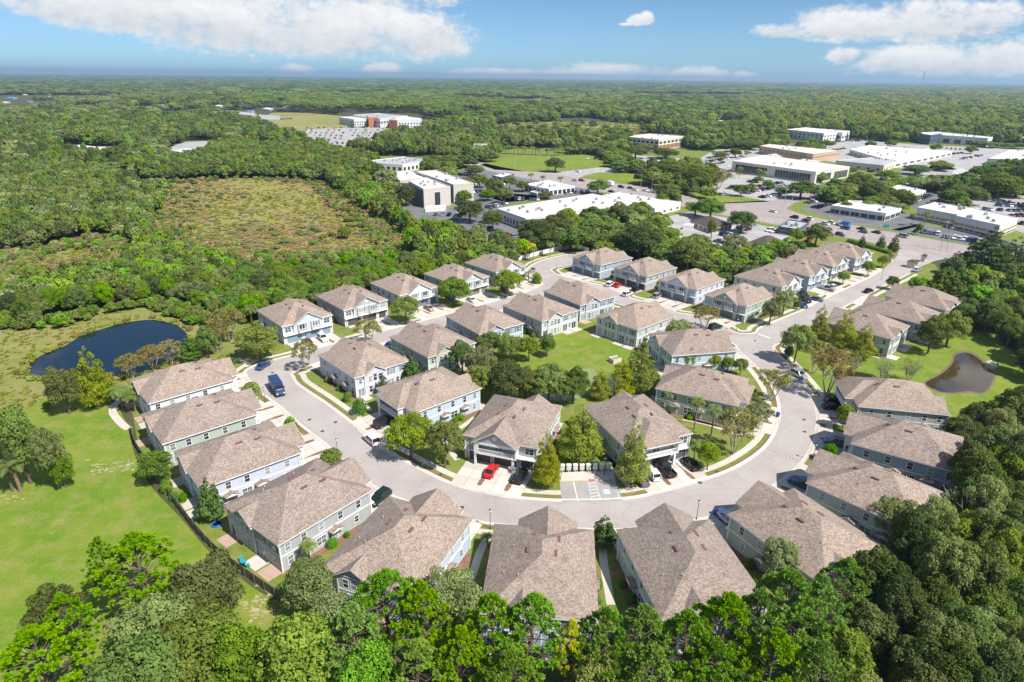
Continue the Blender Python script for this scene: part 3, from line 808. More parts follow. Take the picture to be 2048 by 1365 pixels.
# id: (x, y, angle, variant, wall colour, label)
HOUSES = {
 1: (-65.16, 179.66, 41.93, 'A', 'blue', 'light blue townhouse at the cul-de-sac, nearest the dark pond'),
 2: (-51.35, 193.99, 42.06, 'A', 'grey', 'grey townhouse second from the cul-de-sac, taupe garage doors facing the street'),
 3: (-36.88, 208.34, 42.39, 'A', 'white', 'white fronted townhouse third from the cul-de-sac, tan car on its drive'),
 4: (-20.22, 220.59, 43.44, 'A', 'sage', 'pale green townhouse fourth from the cul-de-sac behind a large street tree'),
 5: (-6.59, 235.67, 43.41, 'A', 'mist', 'grey green townhouse at the street bend, next to the white vinyl fence'),
 6: (-37.37, 147.20, -137.17, 'A', 'lavender', 'white lavender townhouse at the inner road corner beside the yellow sign'),
 7: (-21.47, 159.46, -138.36, 'A', 'sage', 'sage green townhouse between the lavender and the steel blue ones'),
 8: (-8.21, 175.46, -143.66, 'A', 'slate', 'steel blue townhouse with trees before its rear, left of the park lawn'),
 9: (8.61, 186.18, -139.33, 'A', 'mist', 'grey green townhouse whose rear patio borders the park lawn corner'),
 10: (21.88, 200.61, -142.87, 'A', 'slate', 'slate blue townhouse at the inner bend with round trees behind it'),
 11: (35.42, 246.79, -50.49, 'A', 'slate', 'dusty blue townhouse with blue garage doors below the white fence end'),
 12: (49.83, 232.86, -48.65, 'A', 'grey', 'grey townhouse with the red car and black pickup on its drive'),
 13: (63.52, 217.91, -47.65, 'A', 'lavender', 'lavender townhouse with the silver estate car on its drive'),
 14: (75.09, 200.97, -49.20, 'A', 'green', 'sage green townhouse at the junction corner under the lamp post'),
 15: (36.94, 179.90, 132.23, 'A', 'mist', 'grey green townhouse with a shaded arched window facing the park lawn'),
 16: (48.48, 159.66, 101.31, 'A', 'blue', 'blue townhouse by the junction with small trees along its side'),
 17: (44.70, 134.53, 63.04, 'C', 'green', 'green townhouse behind the three palm trees'),
 18: (25.86, 117.29, 21.63, 'C', 'mist', 'townhouse with open white balcony over the black pickup truck'),
 19: (0.72, 116.49, -18.30, 'B', 'grey', 'grey townhouse with balcony gable and the red car on its drive'),
 20: (-18.83, 130.51, -48.21, 'C', 'blue', 'light blue townhouse with long balcony above the black van'),
 21: (-76.45, 133.47, 132.45, 'B', 'white', 'pale townhouse nearest the pond in the row along the meadow fence'),
 22: (-65.10, 117.34, 131.53, 'B', 'sage', 'pale sage townhouse second from the pond along the meadow fence'),
 23: (-51.33, 103.09, 131.09, 'B', 'lavender', 'white lavender townhouse third from the pond, dark magnolia at its corner'),
 24: (-35.46, 89.27, 141.73, 'B', 'grey', 'grey townhouse with the patio and blue chairs beside the picket fence'),
 25: (-16.67, 78.37, 158.27, 'B', 'blue', 'blue townhouse with satellite dish behind the bright pines'),
 26: (4.62, 73.11, 175.50, 'B', 'slate', 'townhouse whose roof faces the lamp post, bottom centre behind the pines'),
 27: (26.10, 74.14, -169.95, 'B', 'sage', 'green walled townhouse right of the round street tree, above the pines'),
 28: (46.75, 81.55, -151.95, 'B', 'grey', 'grey townhouse with the pale blue car and blue bin at its drive'),
 29: (64.04, 93.37, -138.31, 'B', 'mist', 'dim grey townhouse with the dark jeep in its drive'),
 30: (78.50, 109.81, -123.61, 'B', 'slate', 'slate blue townhouse with the long blue grey SUV in its drive'),
 31: (86.24, 129.75, -101.61, 'C', 'grey', 'grey townhouse below the brown pond with two black cars outside'),
 32: (103.53, 174.99, -135.72, 'A', 'mist', 'pale townhouse with teal corner trim above the brown pond'),
 33: (119.74, 186.72, -138.25, 'A', 'slate', 'blue grey townhouse in the middle of the three by the right wood'),
 34: (134.82, 199.58, -140.77, 'A', 'sage', 'green townhouse nearest the entrance of the three by the right wood'),
 35: (91.81, 221.54, 42.49, 'A', 'white', 'white gabled townhouse beside the group of dark parked cars'),
 36: (107.35, 234.71, 40.38, 'A', 'blue', 'light blue townhouse beside the silver pickup near the entrance'),
 37: (121.64, 248.58, 42.26, 'A', 'mist', 'grey teal townhouse second from the entrance road'),
 38: (136.93, 260.67, 39.82, 'A', 'lavender', 'pale lavender townhouse closest to the entrance and highway')}
PH = {k: make_house(k) for k in 'ABC'}
index_kids(PH.values())
HBOX = []
first = {}
for hid, (x, y, a, var, colr, lab) in HOUSES.items():
    pr = PH[var]
    h = pr if var not in first else copy_tree(pr)
    first[var] = 1; h.location = (x, y, 0); h.rotation_euler = (0, 0, math.radians(a))
    tag(h, lab, 'townhouse', 'two-storey townhouses with taupe shingle roofs')
    HOUSES[hid] = (x, y, a, var, colr, lab, h)
# colours per house: wall and garage doors take their own paint
bychild = {}
for ob in bpy.data.objects:
    if ob.parent: bychild.setdefault(ob.parent.name, []).append(ob)
rg = random.Random(5)
for hid, (x, y, a, var, colr, lab, h) in HOUSES.items():
    ca, sa = math.cos(math.radians(a)), math.sin(math.radians(a))
    L = lambda px, py: Vector((x + ca * px - sa * py, y + sa * px + ca * py))
    for ch in bychild[h.name]:
        st = ch.name.split('.')[0]
        if st in ('wall', 'garage_door'):
            ch.material_slots[0].link = 'OBJECT'; ch.material_slots[0].material = (WALL if st == 'wall' else GAR)[colr]
    OPEN.append([L(-8.4, -10), L(8.4, -10), L(8.4, 10), L(-8.4, 10)]); HBOX.append((x, y))
    # driveway down to the kerb, with planting strips between the bays
    dr = Vector((sa, -ca)); D = min(ray_edge(L(-5, -HY_), dr), ray_edge(L(5, -HY_), dr), ray_edge(L(0, -HY_), dr), 22)
    dl, dm, dd = [min(ray_edge(L(q, -HY_), dr), 22) for q in (-6.9, 0, 7.0)]
    dw = sheet('driveway', [L(-6.9, -HY_), L(-6.9, -HY_ - dl + .2), L(0, -HY_ - dm + .2), L(7.0, -HY_ - dd + .2), L(7.0, -HY_)], .036, m_joint)
    xs = [-6.9, -4.25, -1.6, 1.15, 3.9, 7.0]; dep = lambda q: (dl + (dm - dl) * (q + 6.9) / 6.9 if q < 0 else dm + (dd - dm) * q / 7.0) - .2
    for xa, xb in zip(xs, xs[1:]):
        nr = max(1, round(min(dep(xa), dep(xb)) / 3.1))
        for q in range(nr):
            f0, f1 = q / nr, (q + 1) / nr; j = .035
            mb = MB(); mb.poly([(*L(xa + j, -HY_ - dep(xa) * f0 - j), .042), (*L(xa + j, -HY_ - dep(xa) * f1 + j), .042), (*L(xb - j, -HY_ - dep(xb) * f1 + j), .042), (*L(xb - j, -HY_ - dep(xb) * f0 - j), .042)])
            mb.obj('slab', m_slab, dw)
    for px in (-1.55, 3.85):
        d2 = min(D - 1.6, 7.5)
        if d2 > 3:
            pts = [L(px - .12, -HY_ - 1.2), L(px - .16, -HY_ - d2 * .5), L(px - .5, -HY_ - d2 * .85), L(px - .42, -HY_ - d2 - .3), L(px, -HY_ - d2 - .5), L(px + .42, -HY_ - d2 - .3), L(px + .5, -HY_ - d2 * .85), L(px + .16, -HY_ - d2 * .5), L(px + .12, -HY_ - 1.2)]
            sheet('mulch_strip', pts, .048, g_mulch)
    for sx in (-1, 1):
        sheet('mulch_bed', [L(sx * 7.5, -7.5), L(sx * 7.5, 8.6), L(sx * 8.9, 8.6), L(sx * 8.9, -7.5)], .026, g_mulch)
    for px in (6.1, -2.3, -5.9):
        sheet('patio', [L(px - 1.6, HY_), L(px - 1.6, HY_ + 2.6), L(px + 1.6, HY_ + 2.6), L(px + 1.6, HY_)], .034, m_conc if rg.random() < .7 else m_paver)
# ------------------------------------------------------------------ foliage materials
def leaf_mat(name, col, var=.22, hue=.03, trans=.38, tip=None):
    mt, t, o = newmat(name)
    at = t.N('ShaderNodeAttribute', attribute_name='tone'); oi = t.N('ShaderNodeObjectInfo').outputs['Random']
    col = (col[0] * 1.3, col[1] * 1.32, col[2] * .95); tip = tip or tuple(min(1, x * 1.35) for x in col)
    c = t.mix(at.outputs['Fac'], tuple(x * .68 for x in col), tip)
    h = t.N('ShaderNodeHueSaturation'); t.l.new(c, h.inputs['Color'])
    t.put(h.inputs['Hue'], t.rng(oi, 0, 1, .5 - hue, .5 + hue))
    oi2 = t.M('FRACT', t.M('MULTIPLY', oi, 7.31)); t.put(h.inputs['Value'], t.rng(oi2, 0, 1, 1 - var, 1 + var))
    oi3 = t.M('FRACT', t.M('MULTIPLY', oi, 3.77)); t.put(h.inputs['Saturation'], t.rng(oi3, 0, 1, .85, 1.12))
    d = t.N('ShaderNodeBsdfDiffuse'); t.l.new(h.outputs[0], d.inputs[0])
    tr = t.N('ShaderNodeBsdfTranslucent')
    t.l.new(t.mix(1.0, h.outputs[0], (1.15, 1.25, .55), 'MULTIPLY'), tr.inputs[0])
    mx = t.N('ShaderNodeMixShader'); mx.inputs[0].default_value = trans
    t.l.new(d.outputs[0], mx.inputs[1]); t.l.new(tr.outputs[0], mx.inputs[2]); t.l.new(mx.outputs[0], o.inputs['Surface'])
    return mt


LEAF = {k: leaf_mat(k + '_leaves', *a) for k, a in dict(
    oak=((.14, .185, .055), .3, .03), live=((.108, .14, .052), .28, .025), grey=((.20, .225, .12), .2, .02), elm=((.165, .215, .05), .18, .02), bright=((.155, .255, .03), .22, .022),
    pine=((.11, .225, .022), .14, .014, .3, (.30, .47, .05)), cypress=((.225, .24, .045), .15, .02), crape=((.23, .195, .085), .15, .03), magnolia=((.07, .13, .035), .15, .02, .12),
    shrub=((.12, .22, .02), .22, .03), palm=((.16, .21, .08), .15, .02), red=((.5, .14, .06), .1, .02), gold=((.42, .29, .04), .15, .03), conifer=((.085, .12, .055), .2, .02, .25),
    yellow=((.45, .42, .03), .1, .01), marsh=((.25, .25, .065), .25, .045), reed=((.29, .215, .14), .2, .025), hedge=((.10, .21, .018), .15, .02)).items()}
m_bark = plain('bark', (.16, .125, .10), .95, .1, var=.25); m_bark2 = plain('pale_bark', (.34, .30, .26), .9, .1, var=.2); m_ptrunk = plain('palm_bark', (.25, .17, .12), .95, .1, var=.25)
NR = np.random.default_rng(11)


def leaf_mesh(name, C, Nn, size, mat, tone=None, aspect=.62, tri=False):
    """leaf sized faces at C, facing Nn"""
    n = len(C); rnd = NR.normal(size=(n, 3)); T = np.cross(Nn, rnd); T /= np.linalg.norm(T, axis=1, keepdims=True) + 1e-9
    B = np.cross(Nn, T); s = (size * NR.uniform(.6, 1.35, n))[:, None]
    tone = NR.uniform(0, 1, n) if tone is None else tone
    cup = Nn * s * .22
    if tri: V = np.stack([C + T * s, C - T * s * .55 + B * s * aspect, C - T * s * .55 - B * s * aspect], 1); k = 3
    else: V = np.stack([C + T * s - cup, C + B * s * aspect + cup, C - T * s - cup, C - B * s * aspect + cup], 1); k = 4
    me = bpy.data.meshes.new(name); me.vertices.add(n * k); me.vertices.foreach_set('co', V.reshape(-1).astype(np.float32))
    me.loops.add(n * k); me.polygons.add(n)
    me.loops.foreach_set('vertex_index', np.arange(n * k, dtype=np.int32)); me.polygons.foreach_set('loop_start', np.arange(0, n * k, k, dtype=np.int32))
    me.polygons.foreach_set('loop_total', np.full(n, k, np.int32)); me.update(); me.validate()
    a = me.attributes.new('tone', 'FLOAT', 'POINT'); a.data.foreach_set('value', np.repeat(np.clip(tone, 0, 1), k).astype(np.float32))
    me.materials.append(mat)
    return me


def blob_leaves(blobs, n, fill=.55):
    """points and normals spread over the shells of lumps (x, y, z, r, rz)"""
    bl = np.array(blobs, float); wgt = bl[:, 3] ** 2; idx = NR.choice(len(bl), n, p=wgt / wgt.sum()); b = bl[idx]
    d = NR.normal(size=(n, 3)); d /= np.linalg.norm(d, axis=1, keepdims=True)
    d[:, 2] = np.where(d[:, 2] < -.35, -d[:, 2], d[:, 2])
    rr = NR.uniform(fill, 1.06, n) ** .6
    R = np.stack([b[:, 3], b[:, 3], b[:, 4]], 1)
    C = b[:, :3] + d * R * rr[:, None]
    Nn = d + NR.normal(size=(n, 3)) * .55 + np.array([0, 0, .35]); Nn /= np.linalg.norm(Nn, axis=1, keepdims=True)
    tone = .5 * NR.uniform(0, 1, n) + .5 * NR.uniform(0, 1, len(bl))[idx]
    return C, Nn, tone


# every prototype crown has width 1 and the whole tree height 1
def dome(rs, k, zc=.55, zr=.44, r0=.5, rb=.15, flat=1.0, low=-.62):
    out = [(0, 0, zc, rb * 1.5, rb * 1.3)]
    for i in range(k):
        t = low + (1 - low) * (i + .5) / k; a = i * 2.39996 + rs.uniform(-.35, .35); R = math.sqrt(1 - t * t); e = rs.uniform(.72, 1.08); r = rb * rs.uniform(.65, 1.3)
        out.append(((r0 - rb) * R * math.cos(a) * e, (r0 - rb) * R * math.sin(a) * e, zc + (zr - rb * .85) * t * e, r, r * .82 * flat))
    return out


def cone(rs, k, z0=.12, r0=.44):
    out = []
    for i in range(k):
        h = (i + .5) / k; z = z0 + (.95 - z0) * h; R = r0 * (1 - h) ** .6 * (1 if h > .12 else .75)
        nb = max(1, int(6 * (1 - h) + 1.5))
        for j in range(nb):
            a = 2 * PI * j / nb + i * 1.3 + rs.uniform(-.3, .3); q = R * rs.uniform(.5, .78) if nb > 1 else 0
            out.append((q * math.cos(a), q * math.sin(a), z - rs.uniform(0, .03), max(.055, R * .42), .06))
    return out


def trunk_mesh(name, mat, h=.6, r=.03, limbs=6, spread=.3, seed=0, top=.85, lean=0.02, multi=1, lr=.35):
    rs = random.Random(seed); mb = MB()
    for q in range(multi):
        a0 = 2 * PI * q / multi; o = .015 * (multi > 1); sp = .13 * (multi > 1)
        p0 = Vector((o * math.cos(a0), o * math.sin(a0), -.01)); p1 = Vector((sp * math.cos(a0) + rs.uniform(-lean, lean), sp * math.sin(a0) + rs.uniform(-lean, lean), h * .55)); p2 = Vector((p1.x * 1.5, p1.y * 1.5, h))
        mb.tube(p0, p1, r * 1.25, r, 7, cap=False); mb.tube(p1, p2, r, r * .65, 7, cap=False)
        for k in range(limbs):
            a = k * 2.4 + rs.uniform(-.4, .4) + q; s = p1.lerp(p2, rs.uniform(0, 1)); e = Vector((spread * math.cos(a) * rs.uniform(.6, 1), spread * math.sin(a) * rs.uniform(.6, 1), rs.uniform(h, top)))
            mid = s.lerp(e, .5) + Vector((0, 0, .03)); mb.tube(s, mid, r * lr * 1.4, r * lr, 5, cap=False); mb.tube(mid, e, r * lr, r * lr * .4, 5, cap=False)
    return mb.mesh(name, mat)


def twigs(mb, rs, n, z0, z1, R, r=.004):
    for k in range(n):
        a = rs.uniform(0, 2 * PI); q = R * rs.uniform(.2, .6); s = Vector((q * .4 * math.cos(a), q * .4 * math.sin(a), rs.uniform(z0, z0 + .2)))
        e = Vector((R * rs.uniform(.4, 1) * math.cos(a + .4), R * rs.uniform(.4, 1) * math.sin(a + .4), rs.uniform(z0 + .15, z1)))
        mb.tube(s, e, r * 1.5, r * .5, 3, cap=False)
        for j in range(3):
            p = s.lerp(e, rs.uniform(.4, .95)); mb.tube(p, p + Vector((rs.uniform(-.1, .1), rs.uniform(-.1, .1), rs.uniform(.02, .12))), r * .7, r * .3, 3, cap=False)


PROTO = {}      # kind -> list of (trunk mesh, crown mesh)


def proto(kind, leafk, n, size, fblobs, nvar=2, trunk=None, fill=.55, aspect=.62, tri=False):
    for v in range(nvar):
        rs = random.Random(sum(map(ord, kind)) + v * 7); bl = fblobs(rs)
        C, Nn, tn = blob_leaves(bl, n, fill)
        me = leaf_mesh('crown', C, Nn, size, LEAF[leafk], tn, aspect, tri)
        kw = dict(mat=m_bark, seed=v); kw.update(trunk or {})
        PROTO.setdefault(kind, []).append((trunk_mesh('trunk', **kw), me))


proto('oak', 'oak', 9000, .021, lambda rs: dome(rs, 44, .54, .46, .5, .13), 3)
proto('live_oak', 'live', 9000, .02, lambda rs: dome(rs, 48, .54, .45, .5, .125), 3)
proto('grey_oak', 'grey', 7500, .018, lambda rs: dome(rs, 44, .56, .44, .5, .115), 2, fill=.35)
proto('elm', 'elm', 7500, .019, lambda rs: dome(rs, 46, .60, .40, .5, .115), 2, dict(mat=m_bark, r=.022, limbs=9), fill=.4)
proto('bright', 'bright', 8000, .022, lambda rs: dome(rs, 38, .52, .47, .5, .14), 2)
proto('cypress', 'cypress', 9000, .017, lambda rs: cone(rs, 12, .12, .5), 2, dict(mat=m_bark, h=.72, r=.022, limbs=6, spread=.14, top=.74), fill=.4)
proto('conifer', 'conifer', 6000, .022, lambda rs: cone(rs, 10, .05, .46), 2, dict(mat=m_bark, h=.7, r=.025, limbs=4, spread=.12, top=.72), fill=.5)
proto('crape', 'crape', 3000, .019, lambda rs: dome(rs, 34, .66, .32, .5, .10), 2, dict(mat=m_bark2, h=.5, r=.014, limbs=7, spread=.38, multi=3, top=.92), fill=.2)
proto('magnolia', 'magnolia', 4200, .03, lambda rs: cone(rs, 8, .12, .5), 2, dict(h=.6, r=.02), fill=.6)
proto('round_tree', 'elm', 4200, .03, lambda rs: dome(rs, 22, .62, .42, .5, .2), 2, dict(r=.025, h=.5, limbs=5), fill=.7)
proto('shrub', 'shrub', 1500, .05, lambda rs: dome(rs, 12, .35, .62, .5, .3, 1.5), 3, dict(h=.3, r=.03, limbs=3, spread=.2, top=.5), fill=.8)
proto('red', 'red', 3200, .026, lambda rs: dome(rs, 22, .55, .45, .5, .15), 1)
proto('gold', 'gold', 3200, .026, lambda rs: dome(rs, 22, .55, .42, .5, .15), 1)


def bare(kind, n):
    for v in range(2):
        rs = random.Random(40 + v); mb = MB(); twigs(mb, rs, 34, .25, 1.0, .5)
        C, Nn, tn = blob_leaves(dome(rs, 20, .6, .35, .5, .12), n, .2)
        PROTO.setdefault(kind, []).append((trunk_mesh('trunk', m_bark2, .45, .014, 8, .4, v, .95, multi=3), leaf_mesh('crown', C, Nn, .02, LEAF['grey'], tn)))
        PROTO[kind][-1] += (mb.mesh('twigs', m_bark2),)
bare('bare', 700)


def pine(kind, leafk, nv=3):
    """slash pine: round puffs of long needles at the ends of the limbs"""
    for v in range(nv):
        rs = random.Random(90 + v); pts = []
        for i in range(125):
            a = i * 2.39996; h = rs.random(); R = .5 * (1 - max(0, h - .35) ** 1.6 * 1.9) * (.55 + .45 * min(1, h / .25))
            q = R * math.sqrt(rs.uniform(.25, 1)); pts.append((q * math.cos(a), q * math.sin(a), .44 + .52 * h * (1 - .25 * (q / .5) ** 2) + rs.uniform(-.02, .02)))
        P = np.array(pts); m_ = 64; n = len(P) * m_
        d = NR.normal(size=(n, 3)); d[:, 2] = np.abs(d[:, 2]) * .9 - .18; d /= np.linalg.norm(d, axis=1, keepdims=True)
        base = np.repeat(P, m_, 0); L = NR.uniform(.04, .068, n)[:, None] * np.repeat(NR.uniform(.75, 1.25, len(P)), m_)[:, None]
        side = np.cross(d, NR.normal(size=(n, 3))); side /= np.linalg.norm(side, axis=1, keepdims=True)
        zs = np.array([1, 1, .55])
        a0 = base + d * L * .1 * zs; tipp = base + d * L * zs; wv = side * L * .12
        V = np.stack([a0 + wv * .5, base + d * L * .7 * zs + wv, tipp, base + d * L * .7 * zs - wv], 1)
        me = bpy.data.meshes.new('crown'); me.vertices.add(n * 4); me.vertices.foreach_set('co', V.reshape(-1).astype(np.float32)); me.loops.add(n * 4); me.polygons.add(n)
        me.loops.foreach_set('vertex_index', np.arange(n * 4, dtype=np.int32)); me.polygons.foreach_set('loop_start', np.arange(0, n * 4, 4, dtype=np.int32)); me.polygons.foreach_set('loop_total', np.full(n, 4, np.int32)); me.update(); me.validate()
        tone = np.stack([np.zeros(n), np.full(n, .4), np.ones(n), np.full(n, .4)], 1) * np.repeat(NR.uniform(.5, 1, len(P)), m_)[:, None]  # shade inside each puff put into the colour: needle bases dark, tips bright
        at = me.attributes.new('tone', 'FLOAT', 'POINT'); at.data.foreach_set('value', tone.reshape(-1).astype(np.float32)); me.materials.append(LEAF[leafk])
        mb = MB(); mb.tube((0, 0, -.01), (.01, .01, .55), .026, .02, 8); mb.tube((.01, .01, .55), (0, 0, .93), .02, .006, 7)
        for p in pts[::2]:
            z = max(.4, p[2] - .10); mb.tube((0.005, 0.005, z), p, .006, .002, 4, cap=False)
        PROTO.setdefault(kind, []).append((mb.mesh('trunk', m_bark), me))


pine('pine', 'pine'); pine('yellow_pine', 'yellow', 1)


def palm(kind, nf=26, droop=1.0, r=.035):
    for v in range(2):
        rs = random.Random(7 + v); V = []; Fc = []; tn = []
        for i in range(nf):
            a = i * 2.39996; e = rs.uniform(-.5, 1.25); L = rs.uniform(.42, .55); prev = None; d = Vector((math.cos(a), math.sin(a), 0)); sd_ = Vector((-d.y, d.x, 0))
            pts = []
            for k in range(6):
                s = k / 5; pts.append(Vector((0, 0, .86)) + d * (L * math.cos(e) * s + L * .25 * s * s * max(0, math.sin(e))) + Vector((0, 0, .22 * (math.sin(e) * s - droop * .75 * s * s))))
            for k in range(5):
                for q in (-1, 1):
                    for j in range(3):
                        p = pts[k].lerp(pts[k + 1], j / 3); nx = pts[k].lerp(pts[k + 1], (j + .9) / 3); l = .16 * math.sin(PI * min(.98, (k + j / 3 + .6) / 5.6)) + .02
                        tip = p + sd_ * q * l + d * l * .5 + Vector((0, 0, -.02)); i0 = len(V); V += [tuple(p), tuple(nx), tuple(tip)]; Fc.append((i0, i0 + 1, i0 + 2)); tn += [.3, .3, rs.uniform(.5, 1)]
        me = bpy.data.meshes.new('crown'); me.from_pydata(V, [], Fc); me.update(); at = me.attributes.new('tone', 'FLOAT', 'POINT'); at.data.foreach_set('value', tn); me.materials.append(LEAF['palm'])
        mb = MB()
        for k in range(8): mb.tube((0.006 * math.sin(k), .006 * math.cos(k), -.01 + k * .109), (.006 * math.sin(k + 1), .006 * math.cos(k + 1), -.01 + (k + 1) * .109), r * (1.25 if k == 0 else 1.05), r * .95, 8)
        PROTO.setdefault(kind, []).append((mb.mesh('trunk', m_ptrunk), me))
palm('palm'); palm('small_palm', 18, .8, .05)

DESC = dict(oak='green oak', live_oak='dark green live oak', grey_oak='grey green airy oak', elm='pale green elm', bright='bright green leafy tree', cypress='conical yellow green cypress', conifer='dark green conifer',
            crape='brownish crape myrtle', magnolia='glossy dark magnolia', round_tree='clipped round green tree', shrub='round green shrub', red='orange red maple', gold='golden autumn tree', bare='half bare grey tree',
            pine='bright slash pine', yellow_pine='yellowing pine', palm='tall palm', small_palm='low palm')
NAME = dict(oak='oak_tree', live_oak='live_oak', grey_oak='oak_tree', elm='elm_tree', bright='leafy_tree', cypress='cypress_tree', conifer='conifer_tree', crape='crape_myrtle', magnolia='magnolia_tree', round_tree='street_tree',
            shrub='shrub', red='maple_tree', gold='autumn_tree', bare='bare_tree', pine='pine_tree', yellow_pine='pine_tree', palm='palm_tree', small_palm='palm_tree')
TR = random.Random(21); TREES = []


def plant(kind, x, y, h, wd, label=None, group=None, rot=None, z=0):
    pr = PROTO[kind]; p = pr[TR.randrange(len(pr))]
    r = thing(NAME[kind], label, 'shrub' if kind == 'shrub' else 'palm' if 'palm' in kind else 'tree', (x, y, z), TR.uniform(0, 6.28) if rot is None else rot, group, (wd, wd, h))
    link('trunk', p[0], r); link('crown', p[1], r)
    if len(p) > 2: link('twigs', p[2], r)
    TREES.append((x, y, max(wd, 2) / 2, r, kind))
    return r
# ------------------------------------------------------------------ highway and lots
def flat(name, px, z, mat, smooth=False): return region(name, px, z, mat, smooth, True)


sheet('commercial_ground', GP([(700, 318), (770, 312), (930, 318), (960, 296), (1380, 296), (1480, 290), (1700, 284), (2300, 262), (2300, 500), (1960, 520), (1800, 500), (1560, 515), (1500, 535), (1400, 525), (1190, 505), (1000, 485), (880, 470), (800, 430), (740, 360)]), .008, g_lawn2)
flat('highway', [(930, 318), (1000, 334), (1050, 343), (1130, 352), (1210, 364), (1314, 377), (1427, 407), (1560, 400), (1640, 378), (1690, 366), (1705, 372), (1650, 390), (1590, 406), (1572, 418), (1612, 432), (1741, 457), (1931, 491), (2300, 560), (2300, 625), (1960, 535), (1887, 515), (1800, 497), (1700, 477), (1638, 467), (1520, 444), (1445, 431), (1340, 408), (1215, 386), (1100, 366), (1000, 348), (930, 330)], .03, m_high)
flat('highway', [(1060, 346), (1110, 338), (1190, 334), (1230, 338), (1240, 345), (1180, 350), (1130, 362), (1090, 368)], .026, m_lot2)
flat('highway', [(560, 268), (640, 284), (690, 300), (760, 318), (930, 318), (930, 330), (760, 330), (660, 305), (600, 288)], .026, m_high)
for a, b in (((1445, 419), (1600, 450)), ((1600, 450), (1800, 487)), ((1800, 487), (2040, 535)), ((1225, 375), (1430, 417)), ((1000, 341), (1215, 374))):
    strip([a, b], .036, m_yell, 'road_marking', .25)
    n = 14
    for sgn in (-4.2, 4.2):
        A, B = G(*a).to_2d(), G(*b).to_2d(); d = (B - A).normalized(); nn = Vector((-d.y, d.x)) * sgn
        for k in range(n):
            p = A.lerp(B, k / n) + nn; q = A.lerp(B, (k + .4) / n) + nn; w2 = Vector((-d.y, d.x)) * .1
            sheet('road_marking', [p + w2, q + w2, q - w2, p - w2], .036, m_white)
for px, mt in (([(790, 415), (850, 395), (905, 415), (960, 395), (1030, 388), (1085, 392), (1010, 412), (1060, 445), (1130, 470), (1090, 486), (1000, 480), (900, 462), (830, 440)], m_lot), ([(1000, 385), (1060, 370), (1180, 372), (1215, 385), (1180, 392), (1010, 405), (985, 398)], m_lot),
               ([(1315, 438), (1380, 424), (1480, 440), (1590, 468), (1560, 500), (1500, 500), (1440, 515), (1370, 500), (1330, 470)], m_lot2), ([(1600, 418), (1640, 400), (1700, 420), (1810, 425), (1860, 440), (1830, 455), (1800, 462), (1700, 447)], m_lot),
               ([(1425, 375), (1470, 350), (1560, 350), (1640, 365), (1640, 376), (1590, 392), (1540, 402), (1440, 400)], m_lot2), ([(1395, 320), (1430, 300), (1530, 296), (1560, 310), (1480, 330), (1470, 350), (1400, 350)], m_lot2),
               ([(1780, 460), (1840, 448), (1960, 470), (2060, 490), (2060, 510), (1940, 490)], m_lot), ([(1900, 400), (2060, 392), (2060, 470), (2010, 455), (1930, 425)], m_lot2), ([(1820, 400), (1850, 384), (1900, 392), (1860, 412), (1830, 420)], m_lot),
               ([(1720, 365), (1800, 345), (1880, 330), (1940, 345), (1900, 360), (1800, 372), (1745, 378)], m_lot2), ([(1640, 290), (1720, 280), (1830, 290), (2060, 300), (2060, 330), (1950, 340), (1850, 340), (1700, 330), (1640, 320)], m_lot2),
               ([(545, 262), (690, 256), (850, 255), (850, 268), (775, 276), (765, 298), (700, 298), (600, 272)], m_lot2), ([(840, 240), (900, 240), (900, 256), (840, 258)], m_lot2), ([(430, 224), (560, 232), (560, 240), (430, 238)], m_lot2), ([(110, 296), (260, 292), (262, 312), (130, 315)], m_lot2),
               ([(335, 296), (370, 284), (440, 282), (380, 320), (330, 322)], m_lot2), ([(1200, 318), (1260, 310), (1380, 318), (1380, 328), (1260, 325)], m_lot2)):
    flat('parking_lot', px, .022, mt)
flat('parking_lot', [(905, 346), (955, 336), (1050, 353), (1098, 368), (1050, 374), (1000, 388), (960, 398), (905, 402)], .024, m_lot)
for px in ([(960, 330), (1010, 316), (1110, 308), (1200, 313), (1220, 325), (1205, 335), (1100, 346), (990, 340)], [(1165, 352), (1200, 345), (1300, 350), (1340, 372), (1280, 368)], [(1380, 384), (1430, 384), (1500, 396), (1540, 404), (1440, 408)], [(1085, 515), (1145, 492), (1190, 488), (1140, 500)]):
    flat('lawn', px, .03, g_lawn)
flat('field', [(985, 252), (1080, 244), (1250, 246), (1320, 255), (1250, 276), (1130, 280), (1000, 272)], .02, g_field, True); flat('field', [(545, 226), (680, 232), (690, 256), (560, 258)], .02, g_field, True); flat('field', [(340, 300), (440, 284), (430, 300), (385, 328)], .02, g_lawn, True)
m_dark = plain('dark_glass_wall', (.03, .04, .05), .12, .6, var=.2); m_cream = plain('cream_wall', (.62, .56, .47), .8, var=.07); m_wwall = plain('white_wall', (.64, .63, .61), .8, var=.05); m_bwall = plain('beige_wall', (.52, .47, .42), .8, var=.06)
m_gwall = plain('grey_wall', (.30, .31, .33), .8, var=.06); m_orange = plain('terracotta_panel', (.42, .16, .08), .8); m_tan = plain('tan_wall', (.50, .34, .23), .8); m_navy = plain('navy_wall', (.06, .10, .15), .5)
m_wroof = plain('white_roof', (.60, .575, .54), .85, var=.16, scale=.22); m_groof = plain('grey_roof', (.36, .36, .37), .85, var=.12, scale=.1); m_broof = plain('blue_roof', (.08, .22, .5), .6); m_brick = plain('red_brick', (.24, .1, .07), .9)
m_unit = plain('unit_grey', (.33, .33, .33), .6); m_gold = plain('gold_glass', (.45, .27, .04), .15, .6)


